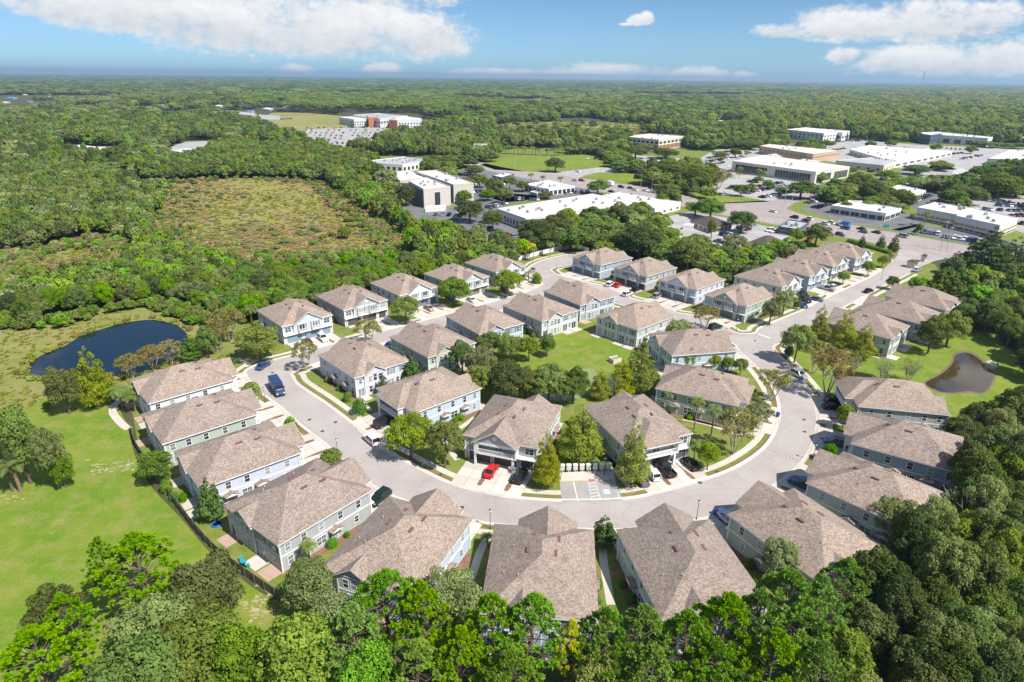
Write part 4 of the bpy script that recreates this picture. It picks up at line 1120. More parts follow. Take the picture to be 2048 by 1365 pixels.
def building(name, label, cat, roof, foot, wall, roofm, wins=(), units=0, parapet=.6, seed=0, extra=None, group=None):
    """flat roofed block; roof = corners in the picture, foot = (corner index, foot v)"""
    i, vb = foot; u, v = roof[i]; h = HT(u, vb, v); P = [G(a, b, h).to_2d() for a, b in roof]
    if area2(P) < 0: P = P[::-1]
    c = sum(P, Vector((0, 0))) / len(P)
    r = thing(name, label, cat, (c.x, c.y, 0), 0, group); Q = [p - c for p in P]; OPEN.append([c + q * 1.12 for q in Q])
    mb = MB(); mb.prism([(q.x, q.y, 0) for q in Q], (0, 0, h - .02)); mb.obj('wall', wall, r)
    # parapet with the roof inside it
    n = len(Q); pr = MB(); inn = []
    for k in range(n):
        a, b, d = Q[k - 1], Q[k], Q[(k + 1) % n]; t1 = (b - a).normalized(); t2 = (d - b).normalized(); nn = Vector((-(t1.y + t2.y), t1.x + t2.x)); nn = nn.normalized() / max(.4, abs(nn.normalized().dot(Vector((-t1.y, t1.x))))); inn.append(b + nn * .35)
    for k in range(n):
        a, b, ai, bi = Q[k], Q[(k + 1) % n], inn[k], inn[(k + 1) % n]; oa = a + (a - ai) * .15; ob = b + (b - bi) * .15
        pr.poly([(oa.x, oa.y, h - .5), (ob.x, ob.y, h - .5), (ob.x, ob.y, h + parapet), (oa.x, oa.y, h + parapet)]); pr.poly([(oa.x, oa.y, h + parapet), (ob.x, ob.y, h + parapet), (bi.x, bi.y, h + parapet), (ai.x, ai.y, h + parapet)]); pr.poly([(bi.x, bi.y, h), (ai.x, ai.y, h), (ai.x, ai.y, h + parapet), (bi.x, bi.y, h + parapet)])
    pr.obj('parapet', wall, r); rf = MB(); rf.poly([(q.x, q.y, h + .03) for q in inn]); rf.obj('roof', roofm, r)
    # windows: (edge facing picture point?, number, width share, z0, z1, material)
    for ek, nw, share, z0, z1, wm in wins:
        a, b = Q[ek % n], Q[(ek + 1) % n]; L = (b - a).length; d = (b - a) / L; ang = math.atan2(d.y, d.x); ww = L / nw * share
        wmsh = MB(); wmsh.box(-ww / 2, ww / 2, -.07, .03, z0 * h, z1 * h, 0); fb = .12
        wmsh.box(-ww / 2 - fb, ww / 2 + fb, -.12, .03, z0 * h - fb, z0 * h, 1); wmsh.box(-ww / 2 - fb, ww / 2 + fb, -.12, .03, z1 * h, z1 * h + fb, 1)
        nm = max(1, int(ww / 2.2))
        for q in range(1, nm): wmsh.box(-ww / 2 + ww * q / nm - .06, -ww / 2 + ww * q / nm + .06, -.1, .02, z0 * h, z1 * h, 1)
        me = wmsh.mesh('window', [wm, m_trim])
        for q in range(nw):
            p = a + d * (L * (q + .5) / nw); o = link('window', me, r, (p.x, p.y, 0), ang)
    rs = random.Random(seed)
    if units:
        um = MB(); um.box(-.9, .9, -.7, .7, 0, .25); um.box(-.75, .75, -.6, .6, .25, 1.3); um.tube((0, 0, 1.3), (0, 0, 1.4), .45, n=10); ume = um.mesh('roof_unit', m_unit)
        for k in range(units):
            for _ in range(20):
                a, b = rs.random(), rs.random(); p = Q[0].lerp(Q[1], a).lerp(Q[3 % n].lerp(Q[2 % n], a), .2 + .6 * b)
                if inside((p.x, p.y), inn): link('roof_unit', ume, r, (p.x, p.y, h + .03), rs.uniform(0, 3)); break
    return r, h, c, Q


def hip_building(name, label, roof, foot, wallm, roofm, rise=2.6):
    i, vb = foot; u, v = roof[i]; h = HT(u, vb, v); P = [G(a, b, h).to_2d() for a, b in roof]
    if area2(P) < 0: P = P[::-1]
    c = sum(P, Vector((0, 0))) / 4; Q = [p - c for p in P]; OPEN.append([c + q * 1.1 for q in Q])
    if (Q[1] - Q[0]).length < (Q[2] - Q[1]).length: Q = Q[1:] + Q[:1]
    r = thing(name, label, 'building', (c.x, c.y, 0)); mb = MB(); mb.prism([(q.x * .92, q.y * .92, 0) for q in Q], (0, 0, h)); mb.obj('wall', wallm, r)
    m1, m2 = (Q[0] + Q[3]) / 2, (Q[1] + Q[2]) / 2; wd = (Q[2] - Q[1]).length; L = (m2 - m1).length; d = (m2 - m1) / L; e = min(wd / 2, L * .45); A, B = m1 + d * e, m2 - d * e; rf = MB()
    up = [(q.x, q.y, h + .1) for q in Q]; lo = [(q.x, q.y, h - .12) for q in Q]; A, B = (A.x, A.y, h + rise), (B.x, B.y, h + rise); rf.poly(lo[::-1], 1)
    for k in range(4): rf.poly((lo[k], lo[(k + 1) % 4], up[(k + 1) % 4], up[k]), 1)
    rf.poly((up[0], up[1], B, A)); rf.poly((up[1], up[2], B)); rf.poly((up[2], up[3], A, B)); rf.poly((up[3], up[0], A)); rf.obj('roof', [roofm, m_trim], r)
    for k in range(4):
        a, b = Q[k] * .92, Q[(k + 1) % 4] * .92; L = (b - a).length; d = (b - a) / L; n = max(2, int(L / 3.2)); wm = MB(); wm.box(-.8, .8, -.06, .03, .25 * h, .8 * h, 0); wm.box(-.9, .9, -.08, .03, .25 * h - .1, .25 * h, 1); me = wm.mesh('window', [m_dark, m_trim])
        for q in range(n): p = a + d * (L * (q + .5) / n); link('window', me, r, (p.x, p.y, 0), math.atan2(d.y, d.x))
    return r


BL = building
all4 = lambda n, s, a, b, m: [(k, n, s, a, b, m) for k in range(4)]
BL('commercial_hall', 'long white flat roofed hall with many roof units behind the white fence', 'building', [(995, 418.5), (1186, 388.5), (1268, 405), (1051, 438)], (3, 462), m_wwall, m_wroof, all4(9, .55, .2, .62, m_dark), 16, .3, 1)
BL('commercial_hall', 'white annex joined to the right end of the long hall', 'building', [(1206, 392), (1240, 385.5), (1362, 405), (1310, 418)], (2, 420), m_wwall, m_wroof, all4(4, .3, .25, .5, m_dark), 5, .3, 2)
BL('office_block', 'front three storey cream office block with dark side', 'building', [(818, 364), (855, 356.5), (901, 374.5), (847, 380)], (3, 417), m_bwall, m_wroof, [(0, 1, .2, .08, .8, m_dark), (1, 1, .9, .05, .9, m_navy), (2, 1, .2, .1, .85, m_dark), (3, 1, .94, .05, .92, m_navy)], 6, .5, 3)
BL('office_block', 'right three storey cream office block of the pair', 'building', [(832, 344.5), (874, 342), (947, 367.5), (907, 371)], (2, 403), m_bwall, m_wroof, [(1, 1, .9, .05, .9, m_navy), (3, 1, .94, .05, .92, m_navy)], 7, .5, 4)
BL('office_block', 'low rear wing of the cream office blocks', 'building', [(771, 346), (822, 342.5), (858, 356), (800, 362.5)], (3, 392), m_bwall, m_wroof, [(k, 1, .9, .1, .85, m_navy) for k in range(4)], 3, .5, 5)
BL('commercial_hall', 'grey roofed long hall behind the office blocks', 'building', [(716, 325), (810, 314.5), (868, 322), (805, 331)], (3, 345), m_wwall, m_groof, all4(8, .5, .2, .7, m_dark), 14, .5, 6)
BL('commercial_building', 'small white roofed shop with dark glazed side near the crossroads', 'building', [(1049, 370), (1100, 361), (1150, 373), (1098, 379)], (2, 386), m_wwall, m_wroof, [(0, 6, .7, .1, .75, m_dark), (1, 6, .25, .4, .6, m_dark), (2, 6, .7, .1, .75, m_dark), (3, 6, .7, .1, .75, m_dark)], 6, .3, 7)
BL('medical_building', 'far white medical building, left wing', 'building', [(678, 235), (742, 232.5), (745, 238), (708, 240)], (3, 254), m_wwall, m_wroof, all4(8, .5, .5, .72, m_navy) + all4(8, .5, .15, .38, m_navy), 3, .6, 8)
BL('medical_building', 'far white medical building, right wing beside the terracotta panel', 'building', [(790, 240), (815, 234), (843, 237.5), (843, 240)], (0, 258), m_wwall, m_wroof, all4(9, .45, .5, .68, m_navy) + all4(9, .45, .15, .35, m_navy), 3, .6, 9)
BL('medical_building', 'far medical building middle block with grey roof', 'building', [(706, 231), (760, 227.5), (815, 232.5), (760, 238.5)], (3, 256), m_wwall, m_groof, all4(10, .6, .45, .7, m_navy), 4, .6, 10)
BL('medical_tower', 'left terracotta panel block of the far medical building', 'building', [(733, 231.5), (752, 229.5), (756, 235), (737, 236)], (3, 255), m_orange, m_groof, (), 0, .5, 11)
BL('medical_tower', 'right terracotta panel block of the far medical building', 'building', [(778, 241), (783, 236), (795, 240), (794, 242)], (0, 258), m_orange, m_groof, (), 0, .5, 12)
BL('retail_building', 'far retail building with glazed front at the upper left highway', 'building', [(438, 225), (455, 221), (511, 227), (505, 232)], (3, 238), m_bwall, m_groof, all4(6, .8, .1, .8, m_dark), 4, .5, 13)
BL('office_block', 'brick and cream office building with dark roof canopy beyond the sports lawn', 'building', [(1257, 275), (1300, 268.5), (1372, 273.5), (1318, 281)], (3, 302), m_cream, m_wroof, [(k, 7, .6, .62, .85, m_dark) for k in range(4)] + [(k, 7, .9, .08, .5, m_brick) for k in range(4)], 5, .7, 14)
BL('office_block', 'white three storey office with small square windows at the forest edge', 'building', [(1573, 260), (1614, 256), (1700, 263), (1648, 268)], (3, 285), m_wwall, m_wroof, all4(9, .4, .6, .78, m_dark) + all4(9, .4, .25, .42, m_dark), 3, .6, 15)
BL('bank_building', 'big cream hall with wide dark glass front facing its car park', 'building', [(1465, 323), (1530, 311), (1700, 334), (1632, 345)], (3, 368), m_cream, m_wroof, [(0, 2, .8, .12, .78, m_dark), (1, 3, .7, .12, .7, m_dark), (2, 3, .75, .12, .78, m_dark), (3, 2, .8, .12, .78, m_dark)], 4, .4, 16)
BL('roof_block', 'cream block standing on the roof of the big cream hall', 'building', [(1513, 314), (1552, 308), (1566, 315), (1550, 322)], (3, 330), m_cream, m_wroof, (), 1, .3, 17)
BL('bank_building', 'tan striped upper hall behind the big cream hall', 'building', [(1519, 293), (1540, 289), (1680, 302), (1627, 309.5)], (3, 326), m_tan, m_wroof, [(k, 12, .5, .55, .7, m_dark) for k in range(4)], 5, .5, 18)
BL('commercial_hall', 'low white hall with long roof right of the tan striped hall', 'building', [(1700, 300), (1740, 291), (1905, 303), (1790, 325)], (3, 336), m_wwall, m_wroof, all4(9, .6, .2, .6, m_dark), 9, .4, 19)
BL('commercial_hall', 'low cream shed in front of the long low white hall', 'building', [(1672, 322), (1745, 316), (1795, 322), (1768, 332)], (3, 345), m_cream, m_groof, all4(5, .3, .2, .5, m_dark), 3, .4, 20)
BL('car_dealership', 'long white dealership with dark portal at the forest edge', 'building', [(1820, 267), (1878, 264.5), (1986, 275), (1976, 277.5)], (3, 294), m_wwall, m_wroof, all4(7, .55, .12, .62, m_dark), 8, .5, 21)
BL('carport', 'dark open roofed car shelter right of the white dealership', 'building', [(1985, 274), (1995, 271), (2100, 276), (2100, 280)], (0, 284), m_navy, m_groof, (), 0, .2, 22)
BL('commercial_hall', 'grey roofed halls at the right edge below the dealership', 'building', [(1975, 318), (2020, 300), (2100, 304), (2100, 325)], (0, 330), m_gwall, m_wroof, all4(6, .4, .2, .6, m_dark), 6, .3, 23)
BL('showroom', 'white showroom with dark glass front and empty lot at the highway', 'building', [(1662, 412), (1700, 402), (1803, 418), (1772, 428), (1722, 421)], (4, 436), m_wwall, m_wroof, [(k, 3, .85, .1, .62, m_dark) for k in range(5)], 2, .4, 24)
BL('roof_block', 'beige box on the roof of the white showroom', 'building', [(1689, 406), (1707, 399), (1740, 405), (1722, 413)], (3, 419), m_bwall, m_wroof, (), 0, .3, 25)
BL('showroom', 'left lower tier of the white two tier building at the highway', 'building', [(1835, 416), (1870, 406), (1957, 419), (1915, 431)], (3, 455), m_wwall, m_wroof, [(k, 4, .9, .35, .55, m_gold) for k in range(4)] + [(k, 4, .9, .08, .2, m_dark) for k in range(4)], 6, .4, 26)
BL('showroom', 'right tier of the white two tier building nearer the highway', 'building', [(1912, 433), (1955, 420), (2037, 437), (2000, 452)], (3, 478), m_wwall, m_wroof, [(k, 4, .9, .35, .55, m_gold) for k in range(4)] + [(k, 4, .9, .08, .22, m_dark) for k in range(4)], 6, .4, 27)
BL('commercial_building', 'white building with flat roof among oaks behind the showroom', 'building', [(1770, 382), (1790, 369), (1852, 382), (1830, 392)], (3, 400), m_wwall, m_wroof, all4(4, .5, .2, .7, m_dark), 4, .4, 28)
BL('drive_through', 'small dark drive through with white canopy beside the entrance row', 'building', [(1557, 455), (1578, 441), (1618, 447), (1597, 461)], (3, 474), m_navy, m_groof, [(k, 2, .7, .15, .6, m_dark) for k in range(4)], 4, .5, 29)
hip_building('hip_roof_office', 'dark hip roofed office beside the white container', [(1378, 443), (1420, 432.5), (1468, 449), (1424, 459)], (3, 469), m_bwall, m_dshin)
hip_building('hip_roof_office', 'second dark hip roofed office nearer the townhouses', [(1492, 487), (1530, 472), (1575, 486), (1540, 500)], (3, 508), m_bwall, m_dshin, 3)
hip_building('church_building', 'grey hip roofed building among the oaks at right', [(1865, 352), (1925, 338), (1960, 352), (1900, 365)], (3, 372), m_wwall, m_groof, 5)
for k, (px, fv, lab) in enumerate([([(125, 297), (160, 290), (210, 296), (180, 304)], 309, 'longest white mobile home roof in the left clearing'), ([(185, 305), (205, 298), (254, 304), (252, 307)], 312, 'white mobile home at the right of the left clearing'), ([(335, 320), (365, 315), (382, 319), (352, 323)], 326, 'turquoise white roof at the edge of the marsh wood'),
      ([(345, 302), (375, 297), (400, 300), (370, 306)], 309, 'white shed right of the left clearing'), ([(88, 196), (100, 193), (104, 196), (92, 199)], 202, 'grey white house far at the left edge'), ([(0, 218), (30, 214), (44, 219), (20, 224)], 228, 'long white store roof at the left picture edge'),
      ([(525, 328), (0, 0)], 0, '')][:6]):
    BL('mobile_home' if k < 4 else 'far_building', lab, 'building', px, (3, fv), m_wwall, m_wroof, all4(3, .3, .3, .6, m_dark), 0, .1, 40 + k)
for k, (px, fv, rm, lab) in enumerate([([(315, 202), (330, 200), (345, 202), (330, 204)], 207, m_broof, 'left one of two far blue roofs'), ([(352, 202), (368, 200), (382, 202), (366, 204)], 207, m_broof, 'right one of two far blue roofs'), ([(470, 205), (500, 202), (515, 204), (480, 207)], 210, m_broof, 'third far blue roof before the pine wood'),
      ([(545, 236), (0, 0)], 0, m_wroof, ''), ([(1448, 248), (1462, 243), (1482, 246), (1466, 251)], 256, m_groof, 'grey roofed far house in a forest clearing'), ([(1430, 244), (1440, 241), (1450, 243), (1441, 246)], 249, m_wroof, 'white far house in a forest clearing')]):
    if lab: BL('far_building', lab, 'building', px, (3, fv), m_wwall, rm, all4(3, .4, .3, .7, m_dark), 0, .1, 60 + k)
for px, fv, wm, rm, lab, n in (([(1590, 322), (1612, 318), (1640, 323), (1618, 328)], 334, m_cream, m_wroof, 'second cream block on the right end of the big cream hall', 1), ([(1627, 296), (1640, 294), (1662, 297), (1648, 300)], 304, m_cream, m_groof, 'grey box on the tan striped hall', 0), ([(1517, 290), (1530, 287), (1545, 290), (1532, 294)], 300, m_tan, m_wroof, 'tan corner block at the left end of the tan striped hall', 0),
      ([(1745, 297), (1775, 292), (1830, 297), (1800, 303)], 307, m_wwall, m_groof, 'grey roofed step on the low white hall', 3), ([(1835, 300), (1860, 297), (1900, 301), (1875, 305)], 309, m_wwall, m_wroof, 'white step on the right end of the low white hall', 2), ([(1722, 322), (1745, 318), (1790, 323), (1768, 328)], 333, m_gwall, m_groof, 'grey step on the low cream shed', 1),
      ([(1840, 268), (1860, 266), (1882, 268), (1862, 271)], 290, m_navy, m_wroof, 'dark portal block of the white dealership', 0), ([(1905, 272), (1925, 270), (1960, 273), (1940, 276)], 281, m_wwall, m_wroof, 'raised white block on the dealership', 1), ([(1648, 262), (1662, 260), (1700, 263), (1685, 266)], 283, m_wwall, m_wroof, 'right wing of the white forest edge office', 1),
      ([(1320, 271), (1335, 269), (1368, 272), (1352, 275)], 279, m_navy, m_dshin, 'dark roof canopy on the brick office', 0), ([(985, 352), (1010, 346), (1028, 349), (1003, 356)], 362, m_navy, m_wroof, 'small blue sided bank with white canopy by the crossroads', 1), ([(893, 318), (915, 314), (930, 317), (908, 321)], 326, m_wwall, m_groof, 'small grey roofed shop below the billboard', 0), ([(940, 310), (955, 307), (968, 309), (953, 313)], 320, m_bwall, m_groof, 'small shop right below the billboard', 0), ([(1060, 384), (1078, 381), (1092, 384), (1074, 388)], 393, m_wwall, m_groof, 'low shed behind the long white hall', 0)):
    BL('roof_block' if ' on the ' in lab else 'commercial_building', lab, 'building', px, (3, fv), wm, rm, [(0, 3, .5, .3, .6, m_dark), (3, 3, .5, .3, .6, m_dark)], n, .3, 33)
# scattered far houses of the suburbs
fh = random.Random(12); m_redr = plain('red_roof', (.42, .12, .06), .7)
FARB = [(70 + 11 * k, 172 + (k * 37) % 58) for k in range(46)] + [(12, 186), (25, 196), (48, 190), (60, 204), (8, 205), (75, 212), (640, 178), (700, 172), (1130, 188), (1410, 185), (1660, 206), (900, 165), (1700, 182), (950, 232)]
for k, (u, v) in enumerate(FARB):
    u += fh.uniform(-6, 6); s_ = fh.uniform(.5, 1.3) * (v - 140) / 55; w_ = fh.uniform(6, 13) * s_; roofm = fh.choice([m_wroof, m_wroof, m_wroof, m_groof, m_redr, m_broof])
    rn = {'white_roof': 'white', 'grey_roof': 'grey', 'red_roof': 'red', 'blue_roof': 'blue'}[roofm.name]
    BL('far_building', 'distant %s roofed building, %s, %s' % (rn, 'far below the horizon' if v > 205 else 'close to the horizon' if v < 185 else 'midway in the far woods', 'at the far left' if u < 200 else 'left of the far pine wood' if u < 400 else 'above the far pine wood' if u < 620 else 'over the middle of the town'), 'building', [(u - w_, v), (u - w_ * .2, v - 1.6 * s_), (u + w_, v - .6 * s_), (u + w_ * .3, v + 1.1 * s_)], (3, v + 1.1 * s_ + 2.2 * s_), m_wwall, roofm, [(0, 3, .4, .3, .7, m_dark), (3, 3, .4, .3, .7, m_dark)], 0, .1, 80 + k, None, 'distant suburban buildings')
    OPEN.append([G(u + a * w_ * 1.5, v + b).to_2d() for a, b in ((-1, -2 * s_), (1, -2 * s_), (1.2, 7 * s_), (-1.2, 7 * s_))])
# white containers
for lab, roof, fv in (('long white trailer at the foot of the cream office block', [(850, 417), (855, 412), (892, 410), (891, 414)], 425), ('white storage container beside the dark hip roofed office', [(1366, 451), (1372, 447), (1388, 448), (1387, 452)], 460)):
    BL('container', lab, 'container', roof, (0, fv), m_wwall, m_wroof, (), 0, .05, 3)
SHORT = {1: 'first blue townhouse of the pond row', 2: 'second townhouse of the pond row', 3: 'third townhouse of the pond row', 4: 'fourth townhouse of the pond row', 5: 'townhouse at the street bend', 6: 'lavender corner townhouse', 7: 'sage townhouse', 8: 'steel blue townhouse', 9: 'patio townhouse of the park', 10: 'slate blue bend townhouse', 11: 'dusty blue townhouse', 12: 'red car townhouse', 13: 'lavender estate car townhouse', 14: 'junction corner townhouse', 15: 'arched window townhouse', 16: 'blue junction townhouse', 17: 'palm tree townhouse', 18: 'open balcony townhouse', 19: 'grey gable townhouse', 20: 'long balcony townhouse', 21: 'meadow row end by the pond', 22: 'second meadow row townhouse', 23: 'magnolia townhouse', 24: 'blue chair patio townhouse', 25: 'satellite dish townhouse', 26: 'bottom centre townhouse', 27: 'green walled townhouse', 28: 'pale blue car townhouse', 29: 'dark jeep townhouse', 30: 'slate blue right townhouse', 31: 'townhouse below the brown pond', 32: 'teal trimmed townhouse', 33: 'middle townhouse of the right trio', 34: 'gate side townhouse of the trio', 35: 'white gabled townhouse', 36: 'silver pickup townhouse', 37: 'grey teal townhouse', 38: 'highway end townhouse'}
# ------------------------------------------------------------------ trees that stand singly (foot u v, top v, width in px of the photograph)
def T(kind, u, vt, vb, wpx, where):
    b = G(u, vb); dist = (b - Vector((0, 0, CAM_H + 0))).dot(_F)
    h = max(1.2, HT(u, vb, vt)); wd = wpx * dist / F_PX
    plant(kind, b.x, b.y, h, wd, DESC[kind] + ' ' + where)


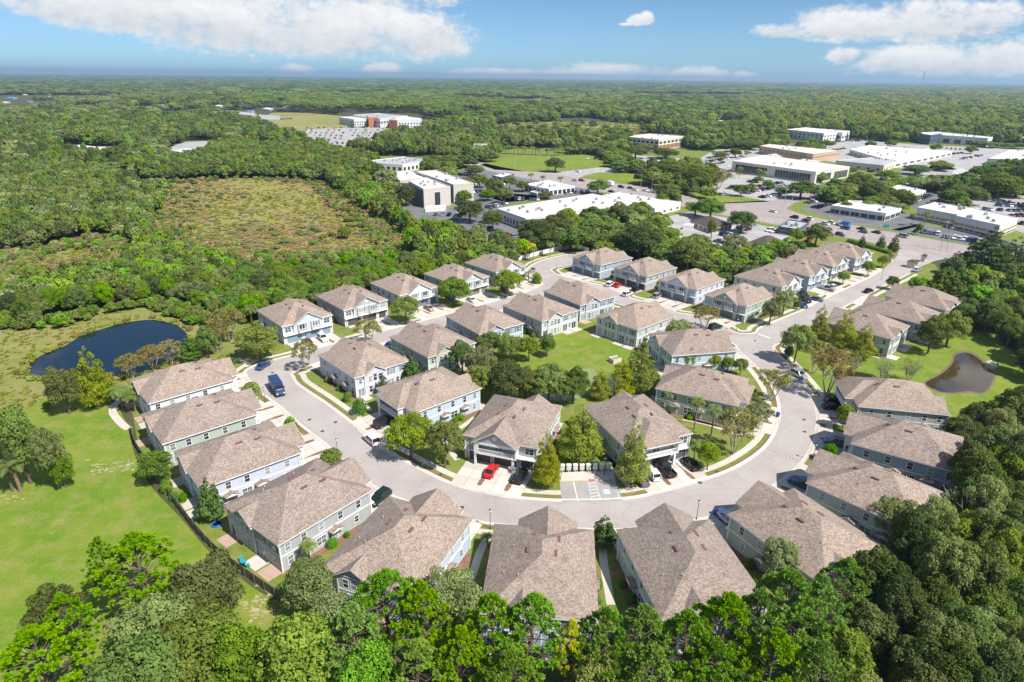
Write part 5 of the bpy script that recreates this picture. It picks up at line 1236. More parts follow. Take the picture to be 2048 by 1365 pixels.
SINGLE = [
 ('cypress', 198, 688, 812, 84, 'standing alone at the near shore of the dark pond'), ('oak', 140, 732, 828, 66, 'left of the yellow green cypress by the pond'),
 ('crape', 265, 708, 757, 62, 'at the pond shore, leftmost of three behind the lowest pond townhouse'), ('crape', 308, 690, 742, 62, 'at the pond shore, middle of three'), ('crape', 343, 680, 730, 56, 'at the pond shore, right of three'),
 ('magnolia', 385, 668, 724, 48, 'dark at the right end of the pond'), ('oak', 418, 652, 716, 46, 'between the pond and the cul-de-sac lawn'), ('crape', 462, 612, 684, 74, 'left of the first blue townhouse, by the pond corner'), ('crape', 440, 640, 705, 50, 'smaller, below the one at the pond corner'),
 ('elm', 522, 652, 722, 96, 'on the lawn of the cul-de-sac before the first blue townhouse'), ('palm', 505, 606, 650, 34, 'at the left wall of the first blue townhouse'),
 ('magnolia', 458, 708, 735, 34, 'low at the top end of the cul-de-sac lawn'), ('crape', 612, 680, 742, 54, 'orange, on the inner road corner by the lavender townhouse'), ('crape', 737, 638, 692, 64, 'in front of the second grey townhouse'),
 ('elm', 812, 593, 648, 66, 'between the second and third townhouses of the pond row'), ('elm', 910, 556, 612, 72, 'between the third and fourth townhouses of the pond row'), ('elm', 1014, 540, 594, 66, 'between the fourth and fifth townhouses of the pond row'),
 ('small_palm', 1057, 541, 562, 22, 'beside the fifth townhouse at the bend'), ('shrub', 1074, 548, 567, 22, 'on the grass island at the bend'),
 ('magnolia', 826, 712, 768, 50, 'between the lavender and the sage townhouses'), ('conifer', 768, 742, 792, 34, 'small, at the rear of the lavender townhouse'),
 ('shrub', 719, 797, 829, 30, 'large, on the strip before the light blue townhouse with the long balcony'), ('shrub', 694, 786, 804, 16, 'small, by the air conditioner of the lavender townhouse'),
 ('elm', 822, 830, 916, 104, 'at the road curve left of the grey balcony townhouse'), ('elm', 890, 842, 936, 84, 'at the road curve, right one of the pair'),
 ('cypress', 1092, 855, 972, 66, 'beside the black car and the parking bay'), ('cypress', 1160, 806, 918, 104, 'broad, behind the row of mailboxes'), ('cypress', 1262, 828, 970, 74, 'slim, between mailboxes and the open balcony townhouse'),
 ('oak', 1018, 667, 722, 52, 'behind the steel blue townhouse'), ('elm', 1058, 672, 724, 48, 'at the left edge of the park lawn'), ('oak', 1094, 668, 714, 36, 'narrow, at the corner of the park lawn'),
 ('oak', 925, 682, 755, 58, 'at the rear of the sage green townhouse'), ('grey_oak', 962, 690, 770, 72, 'behind the light blue balcony townhouse'), ('oak', 978, 664, 712, 56, 'at the rear wall of the steel blue townhouse'), ('live_oak', 1010, 722, 802, 92, 'broad, left of the green water'),
 ('elm', 960, 730, 800, 60, 'left of the broad oak near the green water'), ('elm', 1097, 728, 806, 78, 'before the green water, middle'), ('oak', 1146, 736, 808, 68, 'before the green water, right'), ('oak', 1050, 735, 800, 50, 'before the green water, left'),
 ('oak', 1070, 745, 806, 56, 'before the green water, far left'), ('elm', 1120, 752, 812, 54, 'before the green water, lowest'), ('cypress', 1199, 735, 798, 52, 'right of the green water, small'), ('cypress', 1276, 680, 784, 84, 'tallest, right of the park lawn'), ('cypress', 1242, 712, 790, 66, 'left of the tallest one by the park lawn'), ('bare', 1225, 745, 798, 40, 'between the cypresses by the green water'),
 ('grey_oak', 1357, 640, 672, 54, 'at the side of the townhouse with the shaded arched window'), ('elm', 1372, 694, 740, 52, 'beside the blue townhouse at the junction, first of four'), ('elm', 1425, 708, 742, 32, 'beside the blue townhouse, second of four'),
 ('elm', 1454, 714, 745, 30, 'beside the blue townhouse, third of four'), ('elm', 1479, 717, 752, 32, 'beside the blue townhouse, fourth of four'), ('crape', 1542, 736, 802, 70, 'on the lawn right of the palm townhouse'),
 ('crape', 1409, 612, 660, 60, 'in front of the junction corner townhouse'), ('palm', 1335, 773, 822, 32, 'leftmost of three before the green townhouse'), ('palm', 1388, 790, 860, 36, 'middle of three before the green townhouse'), ('palm', 1420, 804, 884, 38, 'rightmost of three before the green townhouse'),
 ('crape', 1466, 814, 908, 90, 'large, on the lawn inside the road curve'), ('grey_oak', 1512, 804, 852, 62, 'at the right end of the green townhouse'), ('round_tree', 1414, 890, 940, 48, 'on the lawn beside the black sedan'), ('small_palm', 1388, 878, 918, 26, 'at the corner of the open balcony townhouse'),
 ('elm', 1588, 648, 726, 68, 'at the junction, left of the three conical trees'), ('cypress', 1634, 606, 684, 46, 'first of three right of the junction'), ('cypress', 1681, 615, 704, 56, 'second of three right of the junction'), ('cypress', 1722, 641, 720, 50, 'third of three right of the junction'),
 ('crape', 1626, 678, 748, 56, 'behind the parked silver car, left'), ('crape', 1652, 692, 792, 88, 'behind the parked silver car, large'), ('magnolia', 1577, 684, 713, 22, 'small and dark at the junction kerb'), ('bare', 1763, 716, 760, 44, 'on the bank of the brown pond, left'), ('bare', 1815, 715, 764, 54, 'on the bank of the brown pond, right'),
 ('bare', 1706, 705, 752, 28, 'beside the narrow brown water'), ('oak', 1855, 630, 708, 62, 'at the rear of the teal trimmed townhouse'), ('oak', 1892, 622, 694, 66, 'at the bank below the right wood'),
 ('round_tree', 1685, 545, 570, 28, 'first along the entrance drive'), ('round_tree', 1734, 523, 553, 28, 'second along the entrance drive'), ('round_tree', 1763, 512, 536, 26, 'third along the entrance drive'), ('oak', 1782, 551, 580, 26, 'at the road edge across from the street trees'),
 ('magnolia', 1592, 585, 618, 18, 'columnar, beside the group of dark cars'), ('grey_oak', 1565, 578, 630, 46, 'sparse, at the side of the white gabled townhouse'), ('grey_oak', 1538, 600, 650, 46, 'sparse, at the side of the junction corner townhouse'), ('live_oak', 1500, 530, 572, 54, 'over the roof left of the white gabled townhouse'),
 ('conifer', 1722, 468, 496, 18, 'small, by the highway hedge, left'), ('conifer', 1760, 466, 498, 22, 'small, by the highway hedge, middle'), ('conifer', 1785, 466, 504, 26, 'small, by the highway hedge, right'),
 ('conifer', 1968, 448, 542, 118, 'giant, at the highway beyond the right wood'), ('conifer', 1905, 500, 550, 60, 'left flank of the giant ones by the highway'), ('conifer', 2020, 470, 545, 80, 'right flank of the giant ones by the highway'),
 ('live_oak', 1278, 446, 518, 104, 'huge, behind the dusty blue townhouse'), ('live_oak', 1235, 470, 512, 62, 'left of the huge one behind the dusty blue townhouse'), ('live_oak', 1372, 477, 545, 76, 'beside the blue tarpaulin'), ('live_oak', 1073, 438, 503, 96, 'big, before the long white building'),
 ('red', 1131, 440, 474, 32, 'beside the big oak before the long white building'), ('gold', 1046, 478, 516, 48, 'behind the white vinyl fence'), ('gold', 1138, 462, 480, 22, 'below the red maple'), ('palm', 1066, 490, 523, 20, 'left one inside the white vinyl fence'), ('palm', 1100, 482, 514, 20, 'right one inside the white vinyl fence'),
 ('bright', 1126, 470, 502, 30, 'at the corner of the white vinyl fence'), ('grey_oak', 1466, 468, 516, 66, 'beside the dark hip roofed office'), ('oak', 1480, 420, 466, 58, 'between the two dark hip roofed offices'), ('oak', 1422, 438, 478, 22, 'at the corner of the dark hip roofed office'),
 ('oak', 1835, 447, 470, 14, 'in the lot of the white two tier building'), ('oak', 1630, 446, 492, 54, 'by the highway, behind the entrance row'), ('oak', 1590, 455, 488, 34, 'beside the drive through building'),
 ('magnolia', 1206, 1026, 1092, 58, 'standing round at the kerb, bottom centre'), ('magnolia', 426, 950, 1040, 62, 'at the corner of the white lavender townhouse'), ('oak', 318, 900, 968, 66, 'on the picket fence line'), ('round_tree', 507, 764, 812, 44, 'at the kerb beside the blue delivery truck'),
 ('shrub', 583, 836, 868, 32, 'between two drives of the meadow row'), ('shrub', 662, 902, 926, 46, 'wide, at the kerb under the lamp'), ('round_tree', 1684, 812, 858, 40, 'on the grass between two drives of the right row'), ('shrub', 1656, 888, 925, 38, 'by the lamp post of the right row'),
 ('palm', 246, 770, 818, 42, 'left of the pair at the end of the meadow path'), ('palm', 272, 778, 824, 46, 'right of the pair at the end of the meadow path'), ('small_palm', 622, 1080, 1135, 40, 'at the wall of the grey patio townhouse'), ('small_palm', 975, 1068, 1095, 34, 'in shade beside the bottom lamp post'),
 ('conifer', 1935, 800, 890, 66, 'dark, at the rear of the two right row townhouses'), ('grey_oak', 1778, 995, 1082, 110, 'at the rear of the dim grey townhouse'), ('grey_oak', 1552, 1078, 1170, 86, 'beside the pale blue car townhouse'), ('grey_oak', 1612, 1112, 1172, 36, 'small, on the roof edge above the pines'),
 ('oak', 62, 812, 968, 78, 'in the clump at the left edge of the meadow, back'), ('grey_oak', 118, 848, 978, 66, 'in the clump at the left edge of the meadow, right'), ('live_oak', 26, 872, 984, 62, 'in the clump at the left edge of the meadow, left'), ('small_palm', 42, 910, 985, 66, 'under the meadow clump'), ('bright', 132, 905, 975, 52, 'low, at the foot of the meadow clump'),
 ('shrub', 350, 985, 1000, 18, 'yellowish, inside the picket fence'), ('shrub', 368, 985, 1004, 16, 'green, inside the picket fence'), ('shrub', 335, 958, 985, 26, 'against the white lavender townhouse rear'),
 ('bright', 95, 805, 818, 16, 'low on the pond bank'), ('oak', 1340, 470, 492, 40, 'behind the huge oak, small'),
 ('oak', 1198, 305, 400, 1, 'x')]
for r in SINGLE[:-1]: T(*r)
# foreground trees, whose feet are below or behind the picture: top u v, height, crown width
NEAR = [
 ('pine', 262, 1066, 15, 9.0, 'with the broadest crown at the edge of the meadow'), ('pine', 190, 1072, 14, 4.5, 'small crown left of the broadest one on the meadow'), ('pine', 118, 1185, 14, 5.2, 'low, below the meadow pine'), ('pine', 55, 1250, 16, 8, 'in the bottom left corner'),
 ('oak', 400, 1122, 11, 8, 'below the meadow fence end'), ('oak', 305, 1200, 11, 8.5, 'in the lower left grove, left'), ('live_oak', 390, 1235, 11, 9, 'in the lower left grove, right'), ('oak', 250, 1285, 12, 9, 'at the bottom edge of the lower left grove'), ('live_oak', 90, 1180, 9, 6, 'behind the low meadow pine'),
 ('bright', 585, 1238, 13, 9, 'fresh green maple like crown at the bottom edge'), ('bright', 475, 1255, 11, 6.5, 'pale crown left of the fresh one at the bottom edge'), ('grey_oak', 610, 1128, 9, 6.5, 'at the end of the picket fence'), ('grey_oak', 650, 1190, 11, 6, 'behind the fresh green crown'),
 ('bare', 255, 1215, 9, 6, 'pale branches in the lower left grove'), ('pine', 768, 1138, 16, 8.5, 'highest in front of the blue dish townhouse'), ('pine', 838, 1160, 16, 6, 'right neighbour of the highest by the dish townhouse'), ('grey_oak', 898, 1146, 11, 7.5, 'wide, between the dish townhouse and the bottom centre roof'),
 ('pine', 700, 1205, 15, 6.5, 'dim, left of the highest by the dish townhouse'), ('pine', 985, 1186, 16, 7, 'at the left corner of the bottom centre roof'), ('pine', 1068, 1188, 16.5, 7.5, 'in the middle of the bottom centre roof'), ('yellow_pine', 1145, 1236, 14, 4, 'under the bottom centre roof'),
 ('pine', 1215, 1214, 16, 6.5, 'over the walk right of the bottom centre roof'), ('pine', 1290, 1210, 16, 7, 'below the green walled townhouse, left'), ('pine', 1380, 1220, 16, 7, 'below the green walled townhouse, middle'), ('pine', 1462, 1186, 17, 7.5, 'below the green walled townhouse, right'),
 ('pine', 1528, 1180, 17, 6.5, 'between the last two bottom roofs'), ('pine', 1592, 1138, 18, 8.5, 'largest of the right bottom group'), ('pine', 1650, 1150, 17, 6, 'right shoulder of the right bottom group'), ('pine', 1702, 1116, 14, 6, 'behind the right bottom group at the roof'),
 ('pine', 920, 1250, 14, 6, 'low in the bottom row, left of centre'), ('pine', 1020, 1290, 14, 6, 'low in the bottom row, centre'), ('pine', 1310, 1290, 14, 6.5, 'low in the bottom row, right of centre'), ('pine', 1440, 1280, 14, 6.5, 'low in the bottom row, right'), ('pine', 1560, 1260, 15, 7, 'low in the bottom row, far right'),
 ('pine', 830, 1280, 13, 6, 'low in the bottom row, left'), ('bright', 730, 1300, 11, 6, 'between the low pines at the bottom left'), ('oak', 1190, 1300, 11, 6, 'in shade between the bottom pines'), ('pine', 1650, 1280, 15, 6, 'low, before the dark oaks'),
 ('bare', 1960, 975, 10, 9, 'grey crown at the right edge of the picture'), ('bare', 1900, 1080, 10, 7, 'grey crown among the dark oaks')]
for kind, u, v, h, wd, where in NEAR:
    p = G(u, v, h); plant(kind, p.x, p.y, h, wd * 1.28, DESC[kind] + ' ' + where)
# clipped shrubs along the side walls of the townhouses
for hid, (x, y, a, var, colr, lab, h) in HOUSES.items():
    ca, sa = math.cos(math.radians(a)), math.sin(math.radians(a))
    for sx in (-1, 1):
        for k, yy in enumerate((-3.2, .6, 2.3, 6.4)):
            if TR.random() < .25: continue
            px, py = sx * (8.3 + TR.uniform(-.1, .2)), yy + TR.uniform(-.5, .5); hh = TR.uniform(.9, 1.7)
            r = plant('shrub', x + ca * px - sa * py, y + sa * px + ca * py, hh, hh * TR.uniform(1.05, 1.5), 'clipped shrub %s, %s wall of the %s' % (('near the garage end', 'by the first side door', 'by the side windows', 'near the rear')[k], 'right' if sx > 0 else 'left', SHORT[hid]), 'clipped shrubs along the townhouse walls')
# hedge behind the mailboxes
hb = random.Random(2); HP = []
for k in range(9):
    c = G(1126 + k * 11.5, 943 - k * .55); HP.append((c.x, c.y + .9, .55, .75, .62))
C, Nn, tn = blob_leaves(HP, 4200, .7)
tag(link('hedge', leaf_mesh('hedge', C, Nn, .09, LEAF['hedge'], tn)), 'low clipped hedge directly behind the row of mailboxes', 'hedge')
HP = [(*G(1700 + k * 6, 485 + k * 1.75).to_2d(), .7, 1.5, .9) for k in range(14)]
C, Nn, tn = blob_leaves(HP, 4200, .7)
tag(link('hedge', leaf_mesh('hedge', C, Nn, .25, LEAF['hedge'], tn)), 'clipped hedge along the highway pavement behind the entrance row', 'hedge')

# ------------------------------------------------------------------ woods: canopy outlines (u, v at the crowns), mean height, mix
OPENPX = []
def blocked(p, grow=0):
    for q in OPEN:
        if inside(p, q): return True
    return False


BB = None
def open_index():
    global BB
    BB = [(min(p[0] for p in q), max(p[0] for p in q), min(p[1] for p in q), max(p[1] for p in q), q) for q in OPEN]


def is_open(x, y):
    for a, b, c, d, q in BB:
        if a <= x <= b and c <= y <= d and inside((x, y), q): return True
    return False


WOODS = [
 ('left oak wood beside the marsh', [(0, 325), (130, 318), (250, 345), (316, 390), (305, 440), (215, 452), (130, 478), (60, 492), (0, 500)], 9, 4.6, ['live_oak', 'oak', 'oak', 'grey_oak']),
 ('wood between the marsh and the townhouses', [(205, 462), (292, 445), (330, 480), (420, 508), (560, 535), (700, 505), (800, 512), (860, 500), (905, 500), (1000, 488), (1050, 486), (1030, 510), (930, 515), (860, 535), (745, 555), (640, 585), (520, 610), (450, 620), (400, 620), (300, 596), (200, 590), (110, 600), (0, 640), (0, 575), (100, 545), (200, 532), (262, 508)], 7.5, 3.9, ['bright', 'oak', 'elm', 'bright', 'live_oak', 'grey_oak', 'oak', 'bright']),
 ('cypress strip right of the marsh', [(672, 330), (735, 355), (790, 420), (822, 440), (900, 452), (935, 478), (990, 486), (905, 498), (850, 498), (790, 440), (740, 410), (680, 372)], 10, 4.6, ['cypress', 'bright', 'oak', 'elm']),
 ('wood beyond the marsh', [(270, 335), (330, 300), (450, 283), (580, 285), (700, 300), (800, 318), (720, 330), (672, 345), (700, 368), (560, 352), (440, 352), (300, 352)], 10, 6.0, ['live_oak', 'oak', 'oak', 'elm']),
 ('dense wood along the right edge', [(1840, 552), (1900, 545), (2300, 530), (2300, 800), (2000, 690), (1925, 640), (1905, 590)], 9, 4.8, ['live_oak', 'oak', 'bright', 'live_oak']),
 ('dense oaks in the lower right corner', [(1890, 830), (1990, 800), (2060, 790), (2330, 860), (2330, 1480), (1660, 1400), (1690, 1200), (1720, 1130), (1800, 1080), (1870, 1000), (1925, 950)], 11, 4.6, ['live_oak', 'live_oak', 'live_oak', 'grey_oak', 'conifer', 'oak']),
 ('row of trees behind the upper middle townhouses', [(1400, 490), (1470, 500), (1600, 480), (1615, 500), (1520, 540), (1450, 548), (1400, 520)], 6, 4.4, ['bright', 'oak', 'live_oak']),
 ('lower left grove', [(200, 1200), (330, 1150), (440, 1200), (450, 1400), (-60, 1400), (-60, 1300)], 9, 4.4, ['live_oak', 'oak']),
]
open_index()
CAND = []       # (distance, x, y, h, w, kind, wood)
wr = random.Random(99)
for name, px, h, sp, mixk in WOODS:
    poly = [G(u, v, h * .75).to_2d() for u, v in px]
    x0, x1 = min(p.x for p in poly), max(p.x for p in poly); y0, y1 = min(p.y for p in poly), max(p.y for p in poly)
    nx, ny = int((x1 - x0) / sp) + 1, int((y1 - y0) / sp) + 1
    for i in range(nx):
        for j in range(ny):
            x, y = x0 + (i + wr.uniform(0, 1)) * sp, y0 + (j + wr.uniform(0, 1)) * sp
            if not inside((x, y), poly) or is_open(x, y): continue
            if any(abs(x - a) < 11 and abs(y - b) < 11 for a, b in HBOX): continue
            if (x * x + y * y) < 34 ** 2: continue
            k = wr.choice(mixk); hh = h * wr.uniform(.7, 1.25)
            CAND.append((math.hypot(x, y), x, y, hh, sp * wr.uniform(1.4, 2.05), k, name))
CAND.sort()
HM = {q[0]: q[2] for q in WOODS}; SPW = {q[0]: q[3] for q in WOODS}
LANDM = [(HOUSES[k][0], HOUSES[k][1], v) for k, v in SHORT.items()] + [(*G(u, v).to_2d(), t) for u, v, t in ((120, 740, 'near pond shore'), (60, 650, 'left pond end'), (200, 640, 'middle of the pond'), (330, 630, 'right pond end'), (300, 470, 'upper marsh corner'), (500, 530, 'lower marsh edge'), (650, 530, 'lower right marsh'), (790, 500, 'right marsh corner'), (760, 420, 'right marsh edge'), (900, 480, 'trees before the car park'), (1000, 490, 'golden tree'), (1950, 770, 'brown pond'), (2000, 1150, 'right picture edge'), (1850, 1300, 'bottom right corner'), (1750, 1350, 'last pine of the bottom row'), (150, 1250, 'bottom left corner'), (20, 900, 'meadow clump'), (1460, 520, 'dark hip roofed office'), (1960, 650, 'bright shrubs of the right wood'))]
N_SINGLE = 300
def in_frame(x, y, h):
    u, v = PJ((x, y, h)); return -40 < u < 2090 and v < 1400
near = [c for c in CAND if in_frame(c[1], c[2], c[3])]
for d, x, y, h, wd, k, name in near[:N_SINGLE]:
    near_l = min(LANDM, key=lambda q: (q[0] - x) ** 2 + (q[1] - y) ** 2)[2]
    szw = 'tall ' if h > 1.08 * HM[name] else 'low ' if h < .85 * HM[name] else ''
    szw += 'broad ' if wd > 1.85 * SPW[name] else 'slender ' if wd < 1.55 * SPW[name] else ''
    plant(k, x, y, h, wd, szw + DESC[k].replace('dark green live oak', 'dark live oak') + ' in the wood near the ' + near_l, 'trees of the ' + name)
REST = near[N_SINGLE:]
# copses between the lots
open_index()
copse = []; wr = random.Random(77)
for px, sp, h in (([(1265, 330), (1340, 322), (1430, 318), (1430, 385), (1330, 398), (1290, 360)], 7, 9), ([(1890, 340), (2070, 322), (2070, 398), (1905, 402), (1870, 372)], 7, 9), ([(1690, 372), (1780, 348), (1870, 332), (1905, 352), (1850, 385), (1800, 412), (1700, 402)], 9, 7), ([(815, 312), (965, 298), (1010, 330), (990, 372), (930, 385), (870, 345)], 8, 8), ([(1120, 292), (1260, 283), (1265, 308), (1150, 308)], 8, 9),
                  ([(1370, 258), (1570, 250), (1570, 290), (1480, 296), (1400, 292)], 9, 10), ([(1640, 380), (1720, 360), (1720, 410), (1640, 400)], 8, 8), ([(1050, 440), (1180, 425), (1320, 430), (1400, 480), (1380, 520), (1250, 500), (1130, 488), (1080, 490)], 8, 8), ([(1180, 300), (1260, 300), (1280, 330), (1200, 340)], 9, 8), ([(905, 285), (1000, 290), (1000, 302), (905, 312)], 8, 11), ([(700, 350), (760, 350), (790, 370), (800, 395), (760, 400)], 8, 9), ([(1580, 290), (1690, 284), (1700, 296), (1590, 300)], 9, 8), ([(1900, 285), (2060, 290), (2060, 298), (1900, 300)], 12, 6), ([(860, 440), (1000, 475), (1040, 490), (900, 478)], 7, 7)):
    poly = [G(u, v, h * .7).to_2d() for u, v in px]; x0, x1 = min(p.x for p in poly), max(p.x for p in poly); y0, y1 = min(p.y for p in poly), max(p.y for p in poly)
    for i in range(int((x1 - x0) / sp) + 1):
        for j in range(int((y1 - y0) / sp) + 1):
            x, y = x0 + (i + wr.random()) * sp, y0 + (j + wr.random()) * sp
            if inside((x, y), poly) and not is_open(x, y): copse.append((x, y, h * wr.uniform(.7, 1.25), sp * wr.uniform(1.2, 1.8), wr.choice([0, 0, 1, 1, 3, 5])))
# ------------------------------------------------------------------ the far woods: thousands of trees as one mass
pc = bpy.data.collections.new('far_tree_kinds')
def far_proto(i, leafk, bl, n, size, trunk=True):
    C, Nn, tn = blob_leaves(bl, n, .75); me = leaf_mesh('far_tree', C, Nn, size, LEAF[leafk], tn, .8)
    o = bpy.data.objects.new('kind_%02d' % i, me); pc.objects.link(o); return o


r_ = random.Random(4)
KIND_IX = {}
specs = [('live_oak', 'live', lambda: dome(r_, 26, .54, .45, .5, .15), 1300, .058), ('oak', 'oak', lambda: dome(r_, 26, .54, .45, .5, .15), 1300, .058), ('bright', 'bright', lambda: dome(r_, 22, .52, .46, .5, .16), 1100, .06),
         ('elm', 'elm', lambda: dome(r_, 24, .56, .43, .5, .14), 1100, .055), ('cypress', 'cypress', lambda: cone(r_, 7, .12, .46), 800, .06), ('grey_oak', 'grey', lambda: dome(r_, 22, .55, .44, .5, .14), 900, .055),
         ('tall_pine', 'oak', lambda: [(r_.uniform(-.2, .2), r_.uniform(-.2, .2), r_.uniform(.62, .96), .16, .06) for _ in range(12)], 600, .06), ('conifer', 'conifer', lambda: cone(r_, 7, .08, .42), 700, .06),
         ('tuft', 'marsh', lambda: [(r_.uniform(-.4, .4), r_.uniform(-.4, .4), .3, .26, .5) for _ in range(7)], 160, .13), ('reed', 'reed', lambda: [(r_.uniform(-.4, .4), r_.uniform(-.4, .4), .3, .26, .5) for _ in range(7)], 160, .13)]
for i, (k, lf, f, n, s) in enumerate(specs): far_proto(i, lf, f(), n, s); KIND_IX[k] = i


def scatter(name, rows, label, kind='stuff'):
    """one object; its trees are placed on points"""
    me = bpy.data.meshes.new(name); n = len(rows); me.vertices.add(n)
    me.vertices.foreach_set('co', np.array([(r[0], r[1], 0) for r in rows], np.float32).reshape(-1))
    for nm, typ, key, vals in (('scl', 'FLOAT_VECTOR', 'vector', [(r[3], r[3], r[2]) for r in rows]), ('rot', 'FLOAT_VECTOR', 'vector', [(0, 0, r_.uniform(0, 6.28)) for r in rows])):
        a = me.attributes.new(nm, typ, 'POINT'); a.data.foreach_set(key, np.array(vals, np.float32).reshape(-1))
    a = me.attributes.new('idx', 'INT', 'POINT'); a.data.foreach_set('value', np.array([r[4] for r in rows], np.int32))
    o = link(name, me); tag(o, label, kind=kind)
    ng = bpy.data.node_groups.new(name + '_spread', 'GeometryNodeTree')
    ng.interface.new_socket('Geometry', in_out='INPUT', socket_type='NodeSocketGeometry'); ng.interface.new_socket('Geometry', in_out='OUTPUT', socket_type='NodeSocketGeometry')
    N, L = ng.nodes, ng.links; gi, go = N.new('NodeGroupInput'), N.new('NodeGroupOutput'); iop = N.new('GeometryNodeInstanceOnPoints'); ci = N.new('GeometryNodeCollectionInfo')
    ci.inputs[0].default_value = pc; ci.inputs[1].default_value = True; ci.inputs[2].default_value = True
    def attr(nm, dt):
        q = N.new('GeometryNodeInputNamedAttribute'); q.data_type = dt; q.inputs[0].default_value = nm; return q.outputs[0]
    e2r = N.new('FunctionNodeEulerToRotation'); L.new(attr('rot', 'FLOAT_VECTOR'), e2r.inputs[0])
    L.new(gi.outputs[0], iop.inputs['Points']); L.new(ci.outputs[0], iop.inputs['Instance']); iop.inputs['Pick Instance'].default_value = True
    L.new(attr('idx', 'INT'), iop.inputs['Instance Index']); L.new(e2r.outputs[0], iop.inputs['Rotation']); L.new(attr('scl', 'FLOAT_VECTOR'), iop.inputs['Scale'])
    L.new(iop.outputs[0], go.inputs[0])
    md = o.modifiers.new('spread', 'NODES'); md.node_group = ng
    return o


rows = [(x, y, h, wd, KIND_IX.get(k, 0)) for d, x, y, h, wd, k, name in REST] + copse
scatter('woodland', rows, 'mixed green woods between the marsh, the pond and the townhouses')
# everything beyond: woods to the horizon, denser near, with open land left free
CLEAR_PX = [[(110, 296), (135, 288), (260, 296), (262, 312), (200, 322), (125, 312)], [(335, 300), (370, 282), (440, 280), (440, 300), (390, 330), (330, 330)], [(0, 206), (60, 198), (90, 214), (40, 226), (0, 226)],
 [(430, 218), (560, 226), (600, 262), (560, 268), (500, 246), (430, 240)], [(545, 226), (680, 232), (690, 262), (560, 262)], [(545, 262), (690, 258), (850, 255), (850, 268), (770, 275), (765, 300), (690, 300), (560, 275)],
 [(680, 225), (850, 228), (845, 262), (690, 262)], [(840, 240), (900, 240), (900, 256), (840, 258)], [(985, 252), (1080, 244), (1250, 246), (1320, 255), (1250, 276), (1130, 280), (1000, 272)], [(1110, 238), (1180, 236), (1250, 250), (1120, 252)],
 [(960, 330), (1000, 320), (1110, 305), (1220, 312), (1225, 340), (1100, 350), (980, 340)], [(1255, 268), (1370, 268), (1370, 305), (1255, 305)], [(1410, 252), (1440, 240), (1490, 240), (1495, 254), (1430, 258)], [(1560, 262), (1700, 262), (1705, 288), (1570, 288)]]
CLEAR = [[G(u, v).to_2d() for u, v in px] for px in CLEAR_PX]
EX_WOODS = [[G(u, v, 5).to_2d() for u, v in px] for _, px, *_ in WOODS]
OPEN += CLEAR; open_index()
COMM = [G(u, v).to_2d() for u, v in [(700, 318), (770, 312), (930, 318), (960, 300), (1200, 295), (1380, 300), (1480, 294), (1560, 280), (1830, 286), (2200, 290), (2200, 480), (1960, 520), (1800, 500), (1500, 470), (1400, 500), (1200, 500), (1000, 480), (820, 440), (780, 380), (720, 345)]]
far = []; fr = random.Random(17); y = 250.0
while y < 16000:
    sp = max(8.5, y * .0105) * (1.0 if y < 1500 else 1.15); xm = y * .86 + 60; x = -xm
    while x < xm:
        px, py = x + fr.uniform(-.5, .5) * sp, y + fr.uniform(-.5, .5) * sp; x += sp
        if y < 1700:
            if is_open(px, py) or inside((px, py), COMM) or any(inside((px, py), q) for q in EX_WOODS): continue
            if y < 420 and not (px < -90 and y > 330) and px < 260: continue
        n = math.sin(px * .004 + 1.3) * math.cos(py * .0031) + math.sin(px * .0013 - py * .0017)
        if y > 1500 and n > 1.15: continue
        if fr.random() < .06: continue
        h = fr.uniform(9, 15) if y < 2500 else fr.uniform(9, 16); wd = sp * fr.choice([.9, 1.2, 1.4, 1.7, 2.1]) * fr.uniform(.85, 1.15); h *= fr.uniform(.8, 1.25)
        u, v = PJ((px, py, 0))
        k = fr.choice(['live_oak', 'live_oak', 'oak', 'grey_oak', 'oak', 'elm', 'conifer'])
        if 470 < u < 1010 and 196 < v < 245: k = 'tall_pine'; h = fr.uniform(15, 19)
        elif u > 1480 and 165 < v < 262 and fr.random() < .6: k = 'cypress'; h *= 1.1
        elif n > .5 and fr.random() < .5: k = 'grey_oak'
        elif fr.random() < .03: k = 'bright'
        far.append((px, py, h, wd, KIND_IX[k]))
    y += sp
scatter('far_woodland', far, 'dark woods reaching to the horizon')
# marsh plants: grass, reeds and grey thickets; shrubs blur the rims of marsh and pond
tf = []; fr = random.Random(31)
MP = [q[4] for q in BB[:2]]; PB = BB[2][4]; PW = GP(POND)
def fbm(x, y): return math.sin(x * .05 + 1.7 * math.sin(y * .03)) * .5 + math.sin(y * .09 + x * .06) * .3 + math.sin(x * .21 - y * .17) * .2
def rim(p, poly): return min((Vector((p.x, p.y)) - q).length for q in poly)
for _ in range(15000):
    u, v = fr.uniform(0, 830), fr.uniform(350, 585); p = G(u, v)
    if not (inside((p.x, p.y), MP[0]) or inside((p.x, p.y), MP[1])): continue
    z = fbm(p.x, p.y); e = rim(p, MP[0] if inside((p.x, p.y), MP[0]) else MP[1])
    yel = math.exp(-((u - 540) / 150) ** 2 - ((v - 398) / 28) ** 2)
    if e < 16 and fr.random() < .5: tf.append((p.x, p.y, fr.uniform(1.2, 3.2), fr.uniform(2, 4.5), KIND_IX[fr.choice(['grey_oak', 'reed', 'reed', 'oak', 'bright'])])); continue
    if fr.random() < .25 - .5 * z: continue
    k = 'tuft' if fr.random() < .55 + .6 * yel - .35 * z or u < 300 else 'reed'
    if fr.random() < .03 and z > .1: tf.append((p.x, p.y, fr.uniform(1.2, 2.4), fr.uniform(3, 6), KIND_IX[fr.choice(['grey_oak', 'oak', 'reed'])])); continue
    tf.append((p.x, p.y, fr.uniform(.3, .8), fr.uniform(.7, 2.2), KIND_IX[k]))
